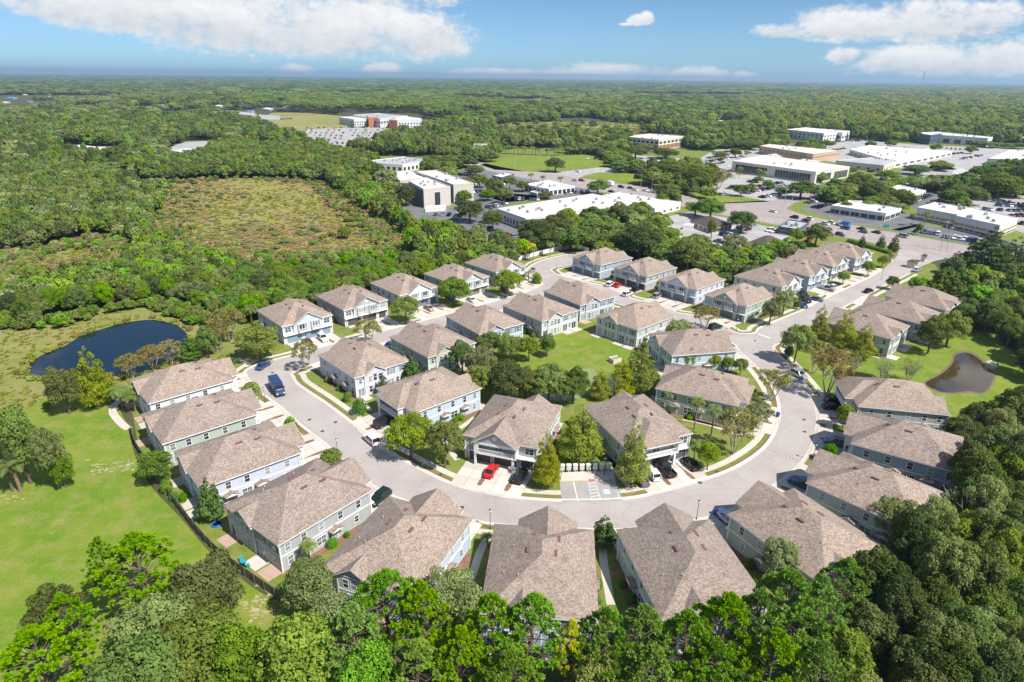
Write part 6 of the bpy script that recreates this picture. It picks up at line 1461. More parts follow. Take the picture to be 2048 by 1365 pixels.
for _ in range(4200):
    u, v = fr.uniform(0, 480), fr.uniform(600, 835); p = G(u, v)
    if not inside((p.x, p.y), PB) or inside((p.x, p.y), PW): continue
    e, b = rim(p, PW), rim(p, PB); up = PJ((p.x, p.y, 0))[1] < 660 or p.x > -75
    if e < 2.5 and fr.random() < .6: tf.append((p.x, p.y, fr.uniform(.5, 1.3), fr.uniform(1, 2), KIND_IX['tuft'])); continue
    if b < 7 and up and fr.random() < .5: tf.append((p.x, p.y, fr.uniform(1.5, 4), fr.uniform(2.5, 5), KIND_IX[fr.choice(['bright', 'oak', 'elm'])])); continue
    if fr.random() < .35 + .5 * fbm(p.x * 1.7, p.y * 1.7): tf.append((p.x, p.y, fr.uniform(.2, .5), fr.uniform(.4, 1.1), KIND_IX['tuft']))
scatter('marsh_plants', tf, 'low brown and olive plants growing in the marsh and round the pond')
fs_ = []
for _ in range(900):
    u, v = fr.uniform(980, 1320), fr.uniform(244, 278); p = G(u, v)
    if any(inside((p.x, p.y), q) for q in CLEAR[8:10]):
        big = fr.random() < .06; fs_.append((p.x, p.y, fr.uniform(5, 9) if big else fr.uniform(.8, 2.5), fr.uniform(8, 14) if big else fr.uniform(3, 9), KIND_IX[fr.choice(['live_oak', 'oak']) if big else fr.choice(['tuft', 'reed', 'tuft', 'grey_oak'])]))
scatter('field_shrubs', fs_, 'scrub and tall grass on the far open field')
# ------------------------------------------------------------------ vehicles
PAINT = {k: plain(k + '_car_paint', c, .22, .5, met, var=.04) for k, (c, met) in dict(white=((.75, .75, .74), 0), silver=((.45, .46, .48), .5), grey=((.17, .18, .19), .4), black=((.012, .012, .014), 0), red=((.55, .015, .015), 0), blue=((.04, .09, .22), .2), tan=((.42, .36, .27), .3), maroon=((.16, .02, .025), .2),
        paleblue=((.42, .55, .7), .2), green=((.008, .03, .026), .2), steel=((.12, .16, .22), .4)).items()}
m_cg = plain('car_glass', (.015, .02, .025), .06, .6); m_tyre = plain('tyre', (.02, .02, .02), .85); m_rim = plain('rim', (.4, .4, .42), .35, .5, .8); m_head = plain('headlight_glass', (.75, .76, .78), .15, .5); m_tail = plain('taillight_glass', (.4, .015, .015), .2, .5)


def ring_(x, w0, z0, z1, top=.9):
    h = z1 - z0
    return [(x, -w0 * .93, z0), (x, -w0, z0 + h * .3), (x, -w0 * .98, z0 + h * .75), (x, -w0 * top, z1), (x, w0 * top, z1), (x, w0 * .98, z0 + h * .75), (x, w0, z0 + h * .3), (x, w0 * .93, z0)]


# half length, half width, body profile (x, top), glass house (x, z) with roof from b to c
CARS = dict(
 sedan=(2.35, .9, [(-2.35, .62), (-2.2, .86), (-1.5, .92), (0, .9), (.9, .92), (1.9, .78), (2.25, .66), (2.35, .5)], (-1.75, -.95, .35, 1.15, .9, 1.42)),
 hatch=(2.1, .88, [(-2.1, .6), (-2.02, .95), (-1.3, .95), (0, .93), (.9, .96), (1.7, .82), (2.02, .68), (2.1, .5)], (-2.0, -1.5, .3, 1.15, .93, 1.48)),
 suv=(2.4, .95, [(-2.4, .65), (-2.32, 1.0), (-1.5, 1.05), (0, 1.05), (1.0, 1.07), (2.0, .98), (2.32, .82), (2.4, .55)], (-2.28, -1.85, .35, 1.15, 1.03, 1.74)),
 van=(2.6, .98, [(-2.6, .6), (-2.52, 1.05), (-1.5, 1.08), (0, 1.08), (1.4, 1.1), (2.2, 1.0), (2.5, .8), (2.6, .55)], (-2.5, -2.35, 1.0, 1.75, 1.06, 1.9)),
 pickup=(2.85, .98, [(-2.85, .7), (-2.8, 1.05), (-1.0, 1.08), (0, 1.08), (1.1, 1.1), (2.4, 1.04), (2.75, .85), (2.85, .6)], (-.75, -.55, .7, 1.35, 1.06, 1.82)))


def car_parts(kind):
    hl, hw, prof, (g0, g1, g2, g3, gz, gt) = CARS[kind]; b = MB()
    b.loft([ring_(x, hw * (.86 if abs(x) > hl - .08 else .96 if abs(x) > hl - .35 else 1), .28, z) for x, z in prof])
    if kind == 'pickup':
        b = MB(); b.loft([ring_(x, hw * (.9 if abs(x) > hl - .1 else 1), .35, z if x > -.85 else .75) for x, z in [(-2.8, .8), (-.86, .8)] + prof[3:] if True])
        for s in (-1, 1): b.box(-2.8, -.75, s * hw - .06 * (s > 0) - .0, s * hw + .06 * (s < 0), .6, 1.1)
        b.box(-2.85, -2.78, -hw, hw, .5, 1.1)
    g = MB(); w0, w1 = hw * .93, hw * .78
    def gr(x, z, w): return [(x, -w, z), (x, w, z)]
    q = [(g0, -w0, gz - .06), (g0, w0, gz - .06), (g3, w0, gz - .06), (g3, -w0, gz - .06)]; tpo = [(g1, -w1, gt), (g1, w1, gt), (g2, w1, gt), (g2, -w1, gt)]
    for k in range(4): g.poly((q[k], q[(k + 1) % 4], tpo[(k + 1) % 4], tpo[k]))
    rp = MB(); rp.box(g1 - .05, g2 + .04, -w1 - .03, w1 + .03, gt - .02, gt + .05)
    pil = [((g0, gz - .06), (g1, gt)), ((g3, gz - .06), (g2, gt))] + ([((g1 * .45 + g2 * .55, gz - .06), (g1 * .45 + g2 * .55, gt))])
    for s in (-1, 1):
        for (xa, za), (xb, zb) in pil: rp.tube((xa, s * w0 * 1.005, za), (xb, s * w1 * 1.01, zb), .05, n=4, cap=False)
    wh = MB(); r = .33 if kind in ('sedan', 'hatch') else .38
    wh.tube((0, -.11, 0), (0, .11, 0), r, n=14, m=0); wh.tube((0, -.12, 0), (0, .12, 0), r * .6, n=10, m=1)
    hd = MB(); hd.box(-.04, .05, -.2, .2, -.08, .08); tl = MB(); tl.box(-.05, .04, -.17, .17, -.11, .11)
    return b, g, rp, wh, r, hd, tl


def full_car(kind):
    hl, hw, prof, gg = CARS[kind]; b, g, rp, wh, r, hd, tl = car_parts(kind); root = link('car_' + kind, None)
    b.obj('body', PAINT['white'], root); g.obj('windows', m_cg, root); rp.obj('roof_panel', PAINT['white'], root); we = wh.mesh('wheel', [m_tyre, m_rim]); he, te = hd.mesh('headlight', m_head), tl.mesh('taillight', m_tail)
    for x in (-hl * .6, hl * .62):
        for s in (-1, 1): link('wheel', we, root, (x, s * (hw - .1), r))
    for s in (-1, 1): link('headlight', he, root, (hl - .1, s * hw * .68, .66 if kind in ('sedan', 'hatch') else .82)); link('taillight', te, root, (-hl + .04, s * hw * .72, .78 if kind in ('sedan', 'hatch') else .9))
    return root


CP = {k: full_car(k) for k in CARS}
index_kids(CP.values())
CK = {k: list(KIDS[ob.name]) for k, ob in CP.items()}
WORDS = dict(sedan='sedan', hatch='hatchback', suv='SUV', van='van', pickup='pickup truck'); CWORD = dict(paleblue='pale blue', steel='blue grey')
used_cp = set()


def car(kind, col, a, b, where):
    """a = tail, b = nose in the picture"""
    pa, pb = G(*a), G(*b); c = (pa + pb) / 2; d = pb - pa; pr = CP[kind]
    r = pr if kind not in used_cp else None
    if r is None:
        r = pr.copy(); COL.objects.link(r)
        ch = []
        for k in CK[kind]: q = k.copy(); COL.objects.link(q); q.parent = r; ch.append(q)
    else: used_cp.add(kind); ch = CK[kind]
    r.name = {'pickup': 'pickup_truck', 'van': 'parked_van'}.get(kind, 'parked_car')
    r.location = (c.x, c.y, .045); r.rotation_euler = (0, 0, math.atan2(d.y, d.x))
    for q in ch:
        if q.name.split('.')[0] in ('body', 'roof_panel'): q.material_slots[0].link = 'OBJECT'; q.material_slots[0].material = PAINT[col]
    tag(r, CWORD.get(col, col) + ' ' + WORDS[kind] + ' ' + where, 'truck' if kind == 'pickup' else 'van' if kind == 'van' else 'car', 'cars on the streets and drives of the townhouses')
    return r


for c in [('sedan', 'red', (975.6, 958), (990, 936), 'on the drive of the grey balcony townhouse'), ('suv', 'black', (1035, 968), (1046, 948), 'beside the red sedan, near the conical tree'), ('sedan', 'grey', (1289, 973), (1278, 953), 'covered, leftmost under the open balcony'), ('hatch', 'white', (1313, 963), (1298, 943), 'between the covered car and the black pickup'),
          ('pickup', 'black', (1343, 957), (1317, 930), 'backed under the open white balcony'), ('sedan', 'black', (1390, 942), (1370, 923), 'rightmost on the open balcony drive'), ('suv', 'white', (751, 891), (736, 878), 'standing in the road by the speed bump'), ('van', 'black', (753, 858), (786, 843), 'under the long balcony of the light blue townhouse'),
          ('suv', 'white', (637, 673), (655, 688), 'on the drive of the first blue townhouse'), ('sedan', 'maroon', (607, 683), (625, 694), 'left of the white SUV, in shade by the blue garages'), ('sedan', 'tan', (850, 616), (866, 624), 'on the drive of the third townhouse'), ('sedan', 'white', (935, 599), (952, 608), 'on the drive of the fourth townhouse'),
          ('sedan', 'silver', (1064, 547), (1068.5, 538), 'driving at the street bend'), ('hatch', 'maroon', (1003, 577), (1016, 584), 'in shade before the fifth townhouse'), ('sedan', 'silver', (1012, 571), (1026, 577), 'behind the maroon hatchback under the tree'),
          ('suv', 'white', (1214, 576), (1226, 568), 'left of the red car on the grey townhouse drive'), ('hatch', 'red', (1226, 577.5), (1242, 569), 'on the drive of the grey upper middle townhouse'), ('suv', 'white', (1247, 595), (1263, 588.5), 'at the kerb before the grey upper middle townhouse'), ('pickup', 'black', (1262, 587.5), (1276, 580), 'in shade at the grey upper middle townhouse'),
          ('suv', 'silver', (1307, 599), (1322, 592), 'on the left drive of the lavender townhouse'), ('suv', 'green', (1422, 660), (1438, 656), 'dark, at the junction under the crape myrtle'), ('suv', 'silver', (1589, 750), (1605, 758), 'parked with open door in the tree shade'), ('suv', 'black', (1652, 807), (1686, 808), 'upper of two below the brown pond'),
          ('sedan', 'black', (1650, 818), (1679, 819), 'lower of two below the brown pond'), ('suv', 'steel', (1694, 895), (1648, 885), 'long, on the slate blue townhouse drive'), ('pickup', 'blue', (1620, 980), (1593, 969), 'dark jeep like, at the dim grey townhouse'), ('suv', 'paleblue', (1461, 1050), (1444, 1034), 'half under the roof beside the blue bin'),
          ('suv', 'green', (776, 989), (745, 1014), 'behind the roof of the grey patio townhouse'), ('pickup', 'silver', (1641, 577), (1667, 583), 'on the entrance row drive'), ('sedan', 'white', (1660, 575), (1673, 580), 'behind the silver pickup'), ('suv', 'black', (1601, 591), (1615, 598), 'highest of the dark group'),
          ('suv', 'black', (1600, 599), (1620, 608), 'middle of the dark group'), ('sedan', 'steel', (1621, 599), (1644, 604), 'right one of the dark group'), ('sedan', 'blue', (1600, 611), (1610, 617), 'lowest of the dark group'), ('sedan', 'black', (1728, 588), (1745, 582), 'standing in the road before the right trio'), ('sedan', 'paleblue', (1828, 545), (1838, 541), 'arriving at the gate house'),
          ('sedan', 'blue', (523, 738), (531, 733), 'dark, behind the lowest pond townhouse roof'), ('sedan', 'steel', (498, 818), (508, 822), 'half hidden below the kerb tree by the delivery truck'), ('sedan', 'blue', (775, 697), (788, 690), 'between the lavender and sage townhouses, in shade')]:
    car(*c)
for k, ob in CP.items():
    if k not in used_cp: bpy.data.objects.remove(ob)
# blue delivery truck
m_vb = plain('delivery_blue', (.018, .045, .13), .35, .5); m_cb = plain('cardboard', (.6, .5, .36), .8)
a, b = G(545, 768), G(566, 800); d = b - a; c = (a + b) / 2
tk = thing('delivery_truck', 'dark blue delivery box truck parked in the street below the cul-de-sac', 'truck', (c.x, c.y, .03), math.atan2(d.y, d.x))
mb = MB(); mb.loft([[(x, -1.1, .5), (x, -1.12, 2.9), (x, -1.0, 3.05), (x, 1.0, 3.05), (x, 1.12, 2.9), (x, 1.1, .5)] for x in (-3.6, 1.6)]); mb.obj('cargo_box', m_vb, tk)
mb = MB(); mb.loft([[(x, -1.05, .45), (x, -1.08, z), (x, 1.08, z), (x, 1.05, .45)] for x, z in ((1.6, 2.7), (2.1, 2.65), (2.5, 1.55), (3.3, 1.4), (3.55, .9))]); mb.obj('cab', m_vb, tk)
mb = MB(); mb.poly([(2.13, -.98, 2.6), (2.13, .98, 2.6), (2.53, .98, 1.6), (2.53, -.98, 1.6)]); mb.obj('windscreen', m_cg, tk)
mb = MB(); mb.box(2.55, 2.62, -.7, .7, 1.57, 1.72); mb.obj('dashboard', m_cb, tk)
for s in (-1, 1):
    mb = MB(); mb.poly([(1.7, s * 1.09, 2.4), (2.15, s * 1.09, 2.4), (2.35, s * 1.09, 1.6), (1.7, s * 1.09, 1.6)]); mb.obj('side_window', m_cg, tk); mb = MB(); mb.box(3.5, 3.6, s * .8 - .18, s * .8 + .18, .85, 1.1); mb.obj('headlight', m_head, tk)
    mb = MB(); mb.box(2.2, 2.3, s * 1.2 - .12, s * 1.2 + .12, 1.6, 2.1); mb.obj('mirror', m_cg, tk)
    for x in (-2.3, 2.6): mb = MB(); mb.tube((x, s * 1.0 - .14, .42), (x, s * 1.0 + .14, .42), .42, n=14, m=0); mb.tube((x, s * 1.0 - .15, .42), (x, s * 1.0 + .15, .42), .22, n=10, m=1); mb.obj('wheel', [m_tyre, m_rim], tk)

# cars too small to show their parts: one mesh each
SM = {}
for kind in ('sedan', 'suv', 'pickup', 'van'):
    hl, hw, prof, gg = CARS[kind]; b, g, rp, wh, r, hd, tl = car_parts(kind); m_ = MB()
    for src, mi in ((b, 0), (g, 1), (rp, 0)):
        o = len(m_.v); m_.v += src.v; m_.f += [tuple(o + q for q in f) for f in src.f]; m_.m += [mi] * len(src.f)
    for x in (-hl * .6, hl * .62):
        for s in (-1, 1): m_.tube((x, s * (hw - .2), r), (x, s * (hw - .01), r), r, n=8, m=2)
    SM[kind] = m_.mesh('parked_car', [PAINT['white'], m_cg, m_tyre])
cr = random.Random(8); COLS = ['white'] * 6 + ['silver'] * 3 + ['grey'] * 3 + ['black'] * 5 + ['red', 'blue', 'blue', 'tan', 'maroon', 'steel', 'steel']


def small_car(x, y, ang, where, group, col=None, kind=None):
    col = col or cr.choice(COLS); kind = kind or cr.choice(['sedan', 'sedan', 'suv', 'suv', 'pickup', 'van'])
    o = link('parked_car' if 'highway' not in group else 'moving_car', SM[kind], None, (x, y, .05), ang)
    o.material_slots[0].link = 'OBJECT'; o.material_slots[0].material = PAINT[col]
    tag(o, CWORD.get(col, col) + ' ' + WORDS[kind] + ' ' + where, 'car', group)


NC = 0
def row(a, b, n, where, p=.9, tilt=PI / 2):
    global NC
    A, B = G(*a), G(*b); d = B - A; ang = math.atan2(d.y, d.x) + tilt
    for k in range(n):
        if cr.random() > p: continue
        q = A.lerp(B, (k + .5) / n); small_car(q.x, q.y, ang + (PI if cr.random() < .3 else 0) + cr.uniform(-.04, .04), where, 'cars parked ' + where)


for a, b, n, wh in (((865, 431), (905, 432), 3, 'by the front cream office block'), ((908, 440), (925, 428), 4, 'by the front cream office block'), ((955, 455), (1035, 477), 9, 'along the left end of the long white hall'), ((975, 418), (1010, 408), 6, 'at the upper left corner of the long white hall'),
                    ((1028, 400), (1080, 401), 7, 'before the small white roofed shop'), ((1100, 388), (1180, 386), 7, 'behind the small white roofed shop'), ((915, 352), (960, 344), 7, 'by the highway above the long white hall, back row'), ((912, 362), (965, 354), 8, 'by the highway above the long white hall, middle row'), ((912, 374), (975, 366), 8, 'by the highway above the long white hall, front row'), ((985, 372), (1040, 366), 7, 'before the small blue sided bank'), ((925, 388), (965, 384), 5, 'beside the oaks right of the office blocks'), ((1650, 305), (1690, 298), 6, 'on the pale yard by the tan striped hall'), ((1800, 334), (1850, 338), 7, 'below the low white hall'), ((1560, 300), (1600, 296), 6, 'behind the tan striped hall'), ((1410, 334), (1450, 326), 8, 'in the lot left of the bank, near row'), ((1920, 320), (1965, 312), 6, 'on the yard by the grey roofed halls'), ((960, 448), (990, 440), 4, 'under the trees by the long white hall'),
                    ((1497, 366), (1525, 361), 6, 'in the bank car park, back row'), ((1499, 386), (1575, 372), 13, 'in the bank car park, middle row'), ((1507, 377), (1570, 366), 11, 'in the bank car park, upper middle row'), ((1520, 397), (1578, 386), 10, 'in the bank car park, front row'), ((1438, 391), (1465, 391), 4, 'at the street side of the bank car park'), ((1455, 380), (1475, 372), 4, 'left in the bank car park'),
                    ((1410, 326), (1455, 318), 9, 'in the lot left of the bank, lower row'), ((1415, 318), (1460, 310), 9, 'in the lot left of the bank, middle row'), ((1425, 310), (1470, 303), 9, 'in the lot left of the bank, upper row'), ((1480, 316), (1500, 306), 4, 'right in the lot left of the bank'),
                    ((1622, 420), (1652, 411), 5, 'beside the white showroom'), ((1612, 408), (1635, 403), 4, 'under the oak beside the white showroom'), ((1826, 404), (1860, 392), 7, 'on the dark lot behind the showroom'), ((1744, 363), (1805, 355), 9, 'under the oaks right of the bank'), ((1832, 348), (1875, 340), 8, 'before the grey hip roofed building'), ((1738, 346), (1765, 338), 5, 'beside the low cream shed'),
                    ((1729, 293), (1782, 296), 9, 'below the white dealership, left'), ((1700, 284), (1760, 281), 9, 'at the forest edge left of the dealership'), ((1880, 298), (1960, 302), 9, 'before the dealership'), ((1990, 284), (2045, 286), 8, 'under the car shelter'), ((1900, 310), (1945, 304), 5, 'on the lane below the dealership'),
                    ((1975, 403), (2060, 413), 9, 'in the right edge lot, first row'), ((1966, 421), (2060, 424), 10, 'in the right edge lot, second row'), ((1990, 412), (2060, 416), 8, 'in the right edge lot, middle row'), ((2018, 433), (2060, 434), 4, 'in the right edge lot, third row'), ((2025, 447), (2060, 452), 3, 'in the right edge lot, near row'),
                    ((1826, 464), (1880, 471), 6, 'before the two tier building, left'), ((1884, 475), (1975, 488), 9, 'before the two tier building, right'), ((1440, 470), (1475, 476), 4, 'at the dark hip roofed office'), ((1475, 457), (1500, 462), 3, 'between the dark hip roofed offices'), ((1535, 462), (1552, 467), 2, 'beside the drive through'),
                    ((1430, 488), (1460, 480), 2, 'on the pale lot behind the townhouses'), ((1600, 480), (1622, 484), 2, 'below the drive through'), ((1560, 246 + 54), (1600, 300), 0, ''), ((1170, 318), (1250, 322), 6, 'along the sports lawn'), ((1090, 303), (1120, 300), 5, 'at the far end of the sports lawn')):
    if n: row(a, b, n, wh)
lot = MB(); LC = ['white', 'silver', 'grey', 'black', 'red', 'blue']
def lot_row(a, b, n, p):
    A, B = G(*a), G(*b); d = B - A; ang = math.atan2(d.y, d.x) + PI / 2
    for k in range(n):
        if cr.random() > p: continue
        q = A.lerp(B, (k + .5) / n); me = SM[cr.choice(['sedan', 'suv', 'pickup', 'van'])]; M_ = Matrix.Translation((q.x, q.y, .05)) @ Matrix.Rotation(ang, 4, 'Z'); o = len(lot.v); pm = cr.choice([0, 0, 0, 1, 2, 3, 3, 4, 5])
        lot.v += [tuple(M_ @ v.co) for v in me.vertices]
        for f in me.polygons: lot.f.append(tuple(o + i for i in f.vertices)); lot.m.append(pm if f.material_index == 0 else 5 + f.material_index)
for k in range(7): lot_row((575 + k * 9, 257 + k * 5.2), (765 - k * 4, 256.5 + k * 5.2), 17 - k, .85)
lot_row((850, 244), (895, 242), 8, .9); lot_row((850, 250), (895, 248), 8, .9); lot_row((560, 240), (590, 238), 5, .9)
tag(lot.obj('distant_parked_cars', [PAINT[q] for q in LC] + [m_cg, m_tyre]), 'cars filling the large lot of the far medical building', kind='stuff')
HW = 'cars on the highway'
for u, v, col, kind, where, dr in ((1588, 437, 'black', 'suv', 'at the crossroads lane by the drive through', 1), (1611, 443, 'maroon', 'sedan', 'on the highway behind the drive through', 1), (1617, 440, 'white', 'suv', 'on the highway beside the maroon sedan', 1), (1648, 450, 'white', 'pickup', 'on the highway before the blue dump truck', 1), (1660, 448, 'white', 'suv', 'on the highway, far lane by the dump truck', 1),
                                ((1690), 459, 'steel', 'suv', 'on the highway beside the dump truck', 1), (1680, 472, 'steel', 'suv', 'alone in the near lane above the entrance row', 0), (1722, 460, 'black', 'sedan', 'upper of two dark ones on the highway', 1), (1726, 466, 'grey', 'sedan', 'lower of two dark ones on the highway', 1), (1752, 467, 'maroon', 'sedan', 'on the highway right of the dark pair', 1),
                                (1804, 475, 'silver', 'van', 'on the highway above the entrance', 1), (1149, 363, 'silver', 'sedan', 'at the crossroads, first in the queue', 0), (1163, 363, 'maroon', 'suv', 'at the crossroads, second in the queue', 0), (1242, 376, 'black', 'suv', 'in the queue behind the white box van', 0), (1260, 378, 'black', 'sedan', 'in the middle of the queue', 0), (1270, 382, 'white', 'suv', 'in the lower lane of the queue', 0),
                                (1290, 383, 'white', 'sedan', 'fourth in the long queue', 0), (1303, 386, 'white', 'pickup', 'last in the long queue', 0), (1222, 385, 'black', 'sedan', 'near lane beside the box van', 0), (1156, 345, 'white', 'sedan', 'turning on the side road', 0), (612, 288, 'white', 'suv', 'on the far highway by the medical lot', 0), (622, 284, 'black', 'sedan', 'on the far highway, rear', 0), (1545, 425, 'white', 'sedan', 'crossing at the crossroads', 1)):
    e = (1640, 450), (1800, 484)
    if u < 1400: e = (1000, 341), (1215, 374)
    A, B = G(*e[0]), G(*e[1]); p = G(u, v); small_car(p.x, p.y, math.atan2(B.y - A.y, B.x - A.x) + PI * dr, where, HW, col, kind)


def truck(u, v, lab, cabc, boxm, dr, open_top=False):
    A, B = G(1640, 450), G(1800, 484); p = G(u, v); t = thing('box_truck' if not open_top else 'dump_truck', lab, 'truck', (p.x, p.y, .04), math.atan2(B.y - A.y, B.x - A.x) + dr)
    mb = MB(); mb.loft([[(x, -1.1, .5), (x, -1.1, z), (x, 1.1, z), (x, 1.1, .5)] for x, z in ((1.6, 2.4), (2.4, 2.4), (2.8, 1.5), (3.7, 1.4), (3.8, .8))]); mb.obj('cab', PAINT[cabc], t)
    mb = MB()
    if open_top: mb.box(-4, 1.4, -1.25, -1.15, .9, 2.5); mb.box(-4, 1.4, 1.15, 1.25, .9, 2.5); mb.box(-4, -3.9, -1.15, 1.15, .9, 2.5); mb.box(1.3, 1.4, -1.15, 1.15, .9, 2.5); mb.box(-3.9, 1.3, -1.15, 1.15, .9, 1.5)
    else: mb.box(-3.5, 1.5, -1.2, 1.2, .8, 3.4)
    mb.obj('cargo_box', boxm, t); mb = MB(); mb.poly([(2.43, -1, 2.35), (2.43, 1, 2.35), (2.83, 1, 1.55), (2.83, -1, 1.55)]); mb.obj('windscreen', m_cg, t)
    for x in (-2.6, -1.4, 2.7):
        for s in (-1, 1): mb = MB(); mb.tube((x, s - .15, .5), (x, s + .15, .5), .5, n=12); mb.obj('wheel', m_tyre, t)
truck(1685, 453, 'bright blue dump truck on the highway above the entrance row', 'white', plain('dump_blue', (.04, .22, .45), .4), PI, True)
truck(1219, 372, 'white box van in the queue before the crossroads', 'white', m_white, PI)
# ------------------------------------------------------------------ street furniture
m_pole = plain('black_pole', (.02, .02, .02), .5); m_cpole = plain('concrete_pole', (.45, .43, .40), .8); m_fence = plain('weathered_boards', (.17, .145, .12), .9, .1, var=.35, scale=3); m_vinyl = plain('white_vinyl', (.72, .72, .72), .5); m_bin = plain('blue_bin', (.01, .06, .35), .5); m_sign = plain('sign_yellow', (.8, .5, .02), .5); m_green = plain('sign_green', (.02, .22, .10), .5)
lm = MB(); lm.tube((0, 0, 0), (0, 0, .5), .12, .07, 8); lm.tube((0, 0, .5), (0, 0, 3.5), .055, .045, 8)
lh = MB(); lh.tube((0, 0, 3.5), (0, 0, 3.62), .10, .19, 8); lh.tube((0, 0, 3.62), (0, 0, 3.95), .19, .15, 8, 1); lh.tube((0, 0, 3.95), (0, 0, 4.1), .22, .05, 8)
lmm, lhm = lm.mesh('pole', m_pole), lh.mesh('lantern', [m_pole, m_head])
for (u, v), wh in (((980.4, 1058), 'at the bottom centre between two roofs'), ((1393, 1039), 'near the blue bin at the lower curve'), ((531, 806), 'beside the blue delivery truck'), ((1472.5, 662), 'on the junction corner lawn'), ((1113, 548), 'on the grass corner at the upper bend'), ((1648, 598), 'by the group of dark cars'), ((1625.5, 922), 'between two drives of the right row'), ((676, 912), 'behind the wide kerb shrub'), ((1208, 950), 'behind the mailboxes'), ((1762, 560), 'near the entrance street trees')):
    p = G(u, v); t = thing('street_lamp', 'black lantern post ' + wh, 'street lamp', tuple(p), 0, 'black lantern posts of the townhouse streets'); link('pole', lmm, t); link('lantern', lhm, t)
# mailbox units
mp = MB(); mp.tube((0, 0, 0), (0, 0, .6), .1, n=8); bx = MB(); bx.box(-.42, .42, -.3, .3, .55, 1.65); bx.prism([(-.46, -.34, 1.65), (.46, -.34, 1.65), (.46, .34, 1.65), (-.46, .34, 1.65)], (0, 0, .06))
fd = MB()
for q in range(6):
    for s in (-1, 1): fd.box(s * .2 - .18, s * .2 + .18, -.325, -.3, .62 + q * .165, .62 + q * .165 + .145)
mpm, bxm, fdm = mp.mesh('post', m_trim), bx.mesh('cabinet', m_trim), fd.mesh('doors', plain('mailbox_grey', (.6, .6, .6), .5))
ORD = 'first second third fourth fifth sixth seventh eighth'.split()
for k in range(8):
    p = G(1124 + k * 13.15, 944.8 - k * .35); t = thing('mailbox', 'white cluster mailbox, %s from the left in the row before the hedge' % ORD[k], 'mailbox', tuple(p), .06, 'row of white cluster mailboxes')
    link('post', mpm, t); link('cabinet', bxm, t); link('doors', fdm, t)
# bins
for (u, v), wh in (((1431, 1030), 'at the kerb beside the pale blue car'), ((1555, 834), 'at the kerb by the green townhouse'), ((1347, 923), 'between the black pickup and the black sedan'), ((1389, 606), 'at the garage of the lavender townhouse')):
    p = G(u, v); t = thing('wheelie_bin', 'blue bin ' + wh, 'bin', tuple(p), .4, 'blue household bins'); mb = MB(); mb.loft([[(-.25 * s, -.3 * s, z), (.25 * s, -.3 * s, z), (.25 * s, .3 * s, z), (-.25 * s, .3 * s, z)] for s, z in ((.85, .08), (1.1, 1.0))]); mb.obj('body', m_bin, t)
    mb = MB(); mb.prism([(-.3, -.36, 1.0), (.3, -.36, 1.0), (.3, .36, 1.0), (-.3, .36, 1.0)], (0, 0, .1)); mb.obj('lid', m_bin, t); mb = MB(); mb.tube((-.25, -.3, .1), (-.25, .3, .1), .1, n=8); mb.obj('wheels', m_tyre, t)
# yellow sign, concrete outfalls, air conditioners
p = G(649, 790); t = thing('road_sign', 'yellow diamond warning sign on the verge by the lavender townhouse', 'sign', tuple(p), -.6); mb = MB(); mb.tube((0, 0, 0), (0, 0, 2.0), .04, n=6); mb.obj('post', m_metal, t); mb = MB(); mb.prism([(0, -.03, 1.7), (.45, -.03, 2.15), (0, -.03, 2.6), (-.45, -.03, 2.15)], (0, .04, 0)); mb.obj('plate', m_sign, t)
for (u, v), wh in (((1983, 734), 'standing in the brown pond'), ((1230, 724), 'at the edge of the park lawn')):
    p = G(u, v); t = thing('outfall_box', 'open concrete drain box ' + wh, 'drain box', tuple(p), .5); mb = MB()
    for x0, x1, y0, y1, h in ((-1.4, 1.4, -1.1, -.9, 1.3), (-1.4, 1.4, .9, 1.1, 1.3), (-1.4, -1.2, -.9, .9, 1.2), (1.2, 1.4, -.9, .9, .8)): mb.box(x0, x1, y0, y1, -.05, h)
    mb.obj('wall', m_conc, t); mb = MB()
    for q in range(8): mb.box(-1.15 + q * .3, -1.1 + q * .3, -.9, .9, .75, .8)
    mb.obj('grate', m_iron, t)
# fence of dark boards along the meadow
FP = smooth_line(GP([(263, 861), (270, 890), (288.5, 921), (311, 956), (351, 1011), (401, 1074), (436.5, 1111), (481.7, 1147), (532, 1182), (577, 1212)]), 6); FPR = resample(FP, 2.4)
t = thing('board_fence', 'dark weathered board fence curving along the meadow', 'fence', (FPR[0].x, FPR[0].y, 0)); o0 = FPR[0]
for a, b in zip(FPR, FPR[1:]):
    d = (b - a).normalized(); n = Vector((-d.y, d.x)); a, b = a - o0, b - o0; mb = MB(); L = (b - a).length; k = 0
    while k * .15 < L - .07:
        q = a + d * (k * .15 + .01); e = q + d * .125; hh = 1.78 + random.uniform(-.04, .04); mb.prism([(q.x, q.y, .05), (e.x, e.y, .05), (e.x, e.y, hh), (q.x, q.y, hh)], (n.x * .03, n.y * .03, 0)); k += 1
    bo = mb.obj('boards', m_fence, t); bo['kind'] = 'stuff'
    mb = MB(); mb.box(a.x - .06, a.x + .06, a.y - .06, a.y + .06, 0, 1.95); mb.obj('post', m_fence, t)
